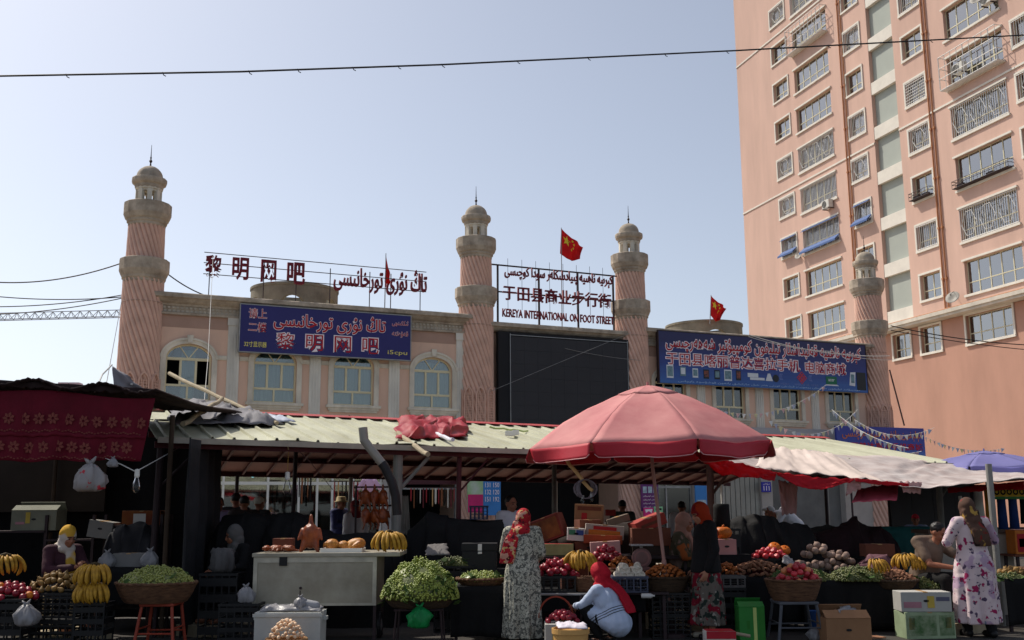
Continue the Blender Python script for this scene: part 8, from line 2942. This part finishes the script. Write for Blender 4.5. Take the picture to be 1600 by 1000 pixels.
crumple('plastic_sheet', 'pale plastic bag slumped over the open cardboard box', 'plastic sheet', [at(1306, 958, 13.2), at(1358, 972, 13.2), at(1350, 960, 13.5), at(1312, 946, 13.5)], M_bag, .07, 22, 14, 2.2, 9.0)
x, z, w, h = bx(1158, 1196, 950, 993, 13.4)
carton(x, 13.6, 0, w, .28, at(1177, 949, 13.4).z, 'bright green and yellow striped carton standing open on the ground', mat('bright_green_carton', S(48, 128, 52), .6, .15, 3), flaps=True, prints=((.55, .68, .02, .98, mat('print_lime', S(190, 206, 120), .8), None), (.75, .98, .02, .98, mat('print_dkgreen', S(50, 120, 44), .8), None), (.3, .4, .35, .6, mat('print_dkgreen', S(50, 120, 44)), None)))
x, z, w, h = bx(1104, 1149, 988, 1012, 12.7)
carton(x, 12.8, 0, w, .26, at(1126, 987, 12.65).z, 'low white box with a red lid at the bottom picture edge', pw, top=M_redp, prints=((.0, 1.0, .60, 1.0, mat('lid_red', S(176, 30, 44), .6), None), (.35, .75, .15, .4, mat('print_grey', S(90, 90, 110)), None)))
tag(MB().tube([at(1150, 990, 12.9), at(1172, 994, 12.9)], .02, 8).build('stick', M_wood), 'pale stick lying beside the red lidded box', 'stick')
x, z, w, h = bx(1264, 1287, 942, 964, 14.0)
bk2 = empty('bucket', 'blue plastic bucket under the grey stool', 'bucket', Matrix.Translation((x, 14.05, 0)))
MB().lathe([(.09, .02), (.11, h + .12), (.115, h + .13), (.10, h + .12), (.085, .03)], 24).build('body', mat('bucket_blue', S(40, 80, 140), .5, .15, 3), bk2)
MB().tube([Vector((.11 * math.cos(q), 0, h + .12 - .09 * math.sin(q))) for q in [PI * i / 10 for i in range(11)]], .006, 6).build('handle', M_steel, bk2)
bag(Vector((at(1276, 990, 13.5).x, 13.5, 0)), .22, 'pale crumpled bag lying under the grey stool', seed=41.0, tied=False, squat=.6)
o = link('mat', MB().box(-.2, .2, -.1, .1, 0, .015).mesh('mat', M_tan), None, Matrix.Translation((at(1368, 986, 13.4).x, 13.7, .001)) @ Matrix.Rotation(.3, 4, 'Z'))
tag(o, 'scrap of brown matting on the ground right of the cardboard box', 'mat')
x, z, w, h = bx(1120, 1152, 905, 935, 14.3)
crate(x + .02, 14.28, z + .15, .40, .28, .12, 'pale slatted crate under the yellowish dried fruit', mat('grey_plastic_crate', S(96, 94, 92)))
crate(x + .02, 14.28, 0.0, .40, .28, z + .145 - .03, 'dark crate under the pale slatted crate')
# right edge table
zr = at(1590, 905, 14.2).z
table(at(1605, 900, 14.5).x, 14.5, .95, .7, zr, 'dark table with yellow fruit right of the flowered dress', M_black, zr - .1)
fruits('pear', .04, at(1582, 893, 14.4).x, 14.45, zr, .20, .2, .10, 'dim yellow fruit on the table right of the flowered dress', 'pear', 'yellow fruit right of the flowered dress', n_max=30)
grapes(at(1580, 905, 14.2).x, 14.25, zr, .22, .1, .08, 400, 'few green grapes at the front of the table right of the flowered dress', seed=22, leaves=8, m=M_grape2)
basket(at(1625, 900, 14.4).x, 14.45, zr + .002, .22, .2, .12, 'brown basket cut off by the right picture edge')

# ---------------------------------------------------------------- shop fronts: hung goods
def hung(px0, px1, py, Y, n, label, ms, L=(.35, .6), name='hanging_belts', cat='belts'):
    a, b = at(px0, py, Y), at(px1, py, Y)
    t = empty(name, label, cat, Matrix.Translation(a))
    MB().tube([Vector((-.1, 0, 0)), b - a + Vector((.1, 0, 0))], .015, 6).build('rail', M_iron, t)
    for i in range(n):
        p = (b - a) * ((i + .5) / n)
        l = rnd.uniform(*L)
        w = rnd.uniform(.012, .03)
        MB().box(p.x - w, p.x + w, -.012, .012, p.z - l, p.z - .02).box(p.x - w * .7, p.x + w * .7, -.018, .018, p.z - l - .05, p.z - l).build('strap', ms[(i * 7 + i // 3) % len(ms)], t)
    return t


hm = [mat('strap_red', S(140, 30, 40), .6), mat('strap_brown', S(120, 70, 40), .6), M_black, mat('strap_tan', S(190, 150, 100), .6), mat('strap_white', S(200, 196, 186), .6), mat('strap_maroon', S(90, 24, 34), .6)]
FB = lambda px, py, o: fl(FF, px, py, o)
hung(640, 712, 762, 33.5, 15, 'row of red, white and brown belts hung in the dark red shop', hm)
hung(466, 488, 744, 31.5, 5, 'dark straps hung beside the plate 105', [M_black, hm[1], M_black], (.5, .9))
hung(520, 562, 752, 31.8, 7, 'straps and red ribbons hung over the shop door left of the roast birds', [hm[0], hm[1], M_black, hm[3]], (.4, .9))
t = empty('hanging_shirt', 'pale lilac shirt hung high above the roast birds', 'shirt', Matrix.Translation(at(577, 752, 30)))
MB().loft([ring(0, 0, -.42, .20, .05), ring(0, 0, -.1, .19, .06), ring(0, 0, .02, .17, .05), ring(0, 0, .08, .06, .035)]).cap((.16, 0, 0), (.30, 0, -.2), .07, .06).cap((-.16, 0, 0), (-.30, 0, -.2), .07, .06).build('cloth', mat('lilac_cloth', S(196, 160, 190), .8, .15, 4), t, smooth=True)
MB().tube([(-.12, 0, .10), (0, 0, .16), (.12, 0, .10)], .01, 5).tube([(0, 0, .16), (0, 0, .5)], .006, 5).build('hanger', M_iron, t)
p = at(631, 800, 17.5)
patch('white_cloth', 'long pale cloth hanging right of the thick grey post', 'cloth', [at(628, 775, 17.5), at(638, 775, 17.5)], [at(624, 836, 17.5), at(641, 836, 17.5)], None, mat('offwhite_cloth', S(150, 146, 136), .85, .15, 4), sag=0, wr=.04, nu=12, nv=18)
xa, xb = at(1395, 800, 21.5).x, at(1530, 800, 21.5).x
t = empty('partition', 'grey board partition behind the boy in the red cap', 'partition', Matrix.Translation((xa, 21.6, 0)))
for k in range(4):
    w = (xb - xa) / 4
    MB().box(k * w + .004, (k + 1) * w - .004, 0, .04, 0, 2.55).build('board', mat('partition_grey', S(96, 96, 98), .8, .15, 1.2, .1), t)
    MB().box(k * w - .03, k * w + .03, .042, .09, 0, 2.5).build('post', M_iron, t)
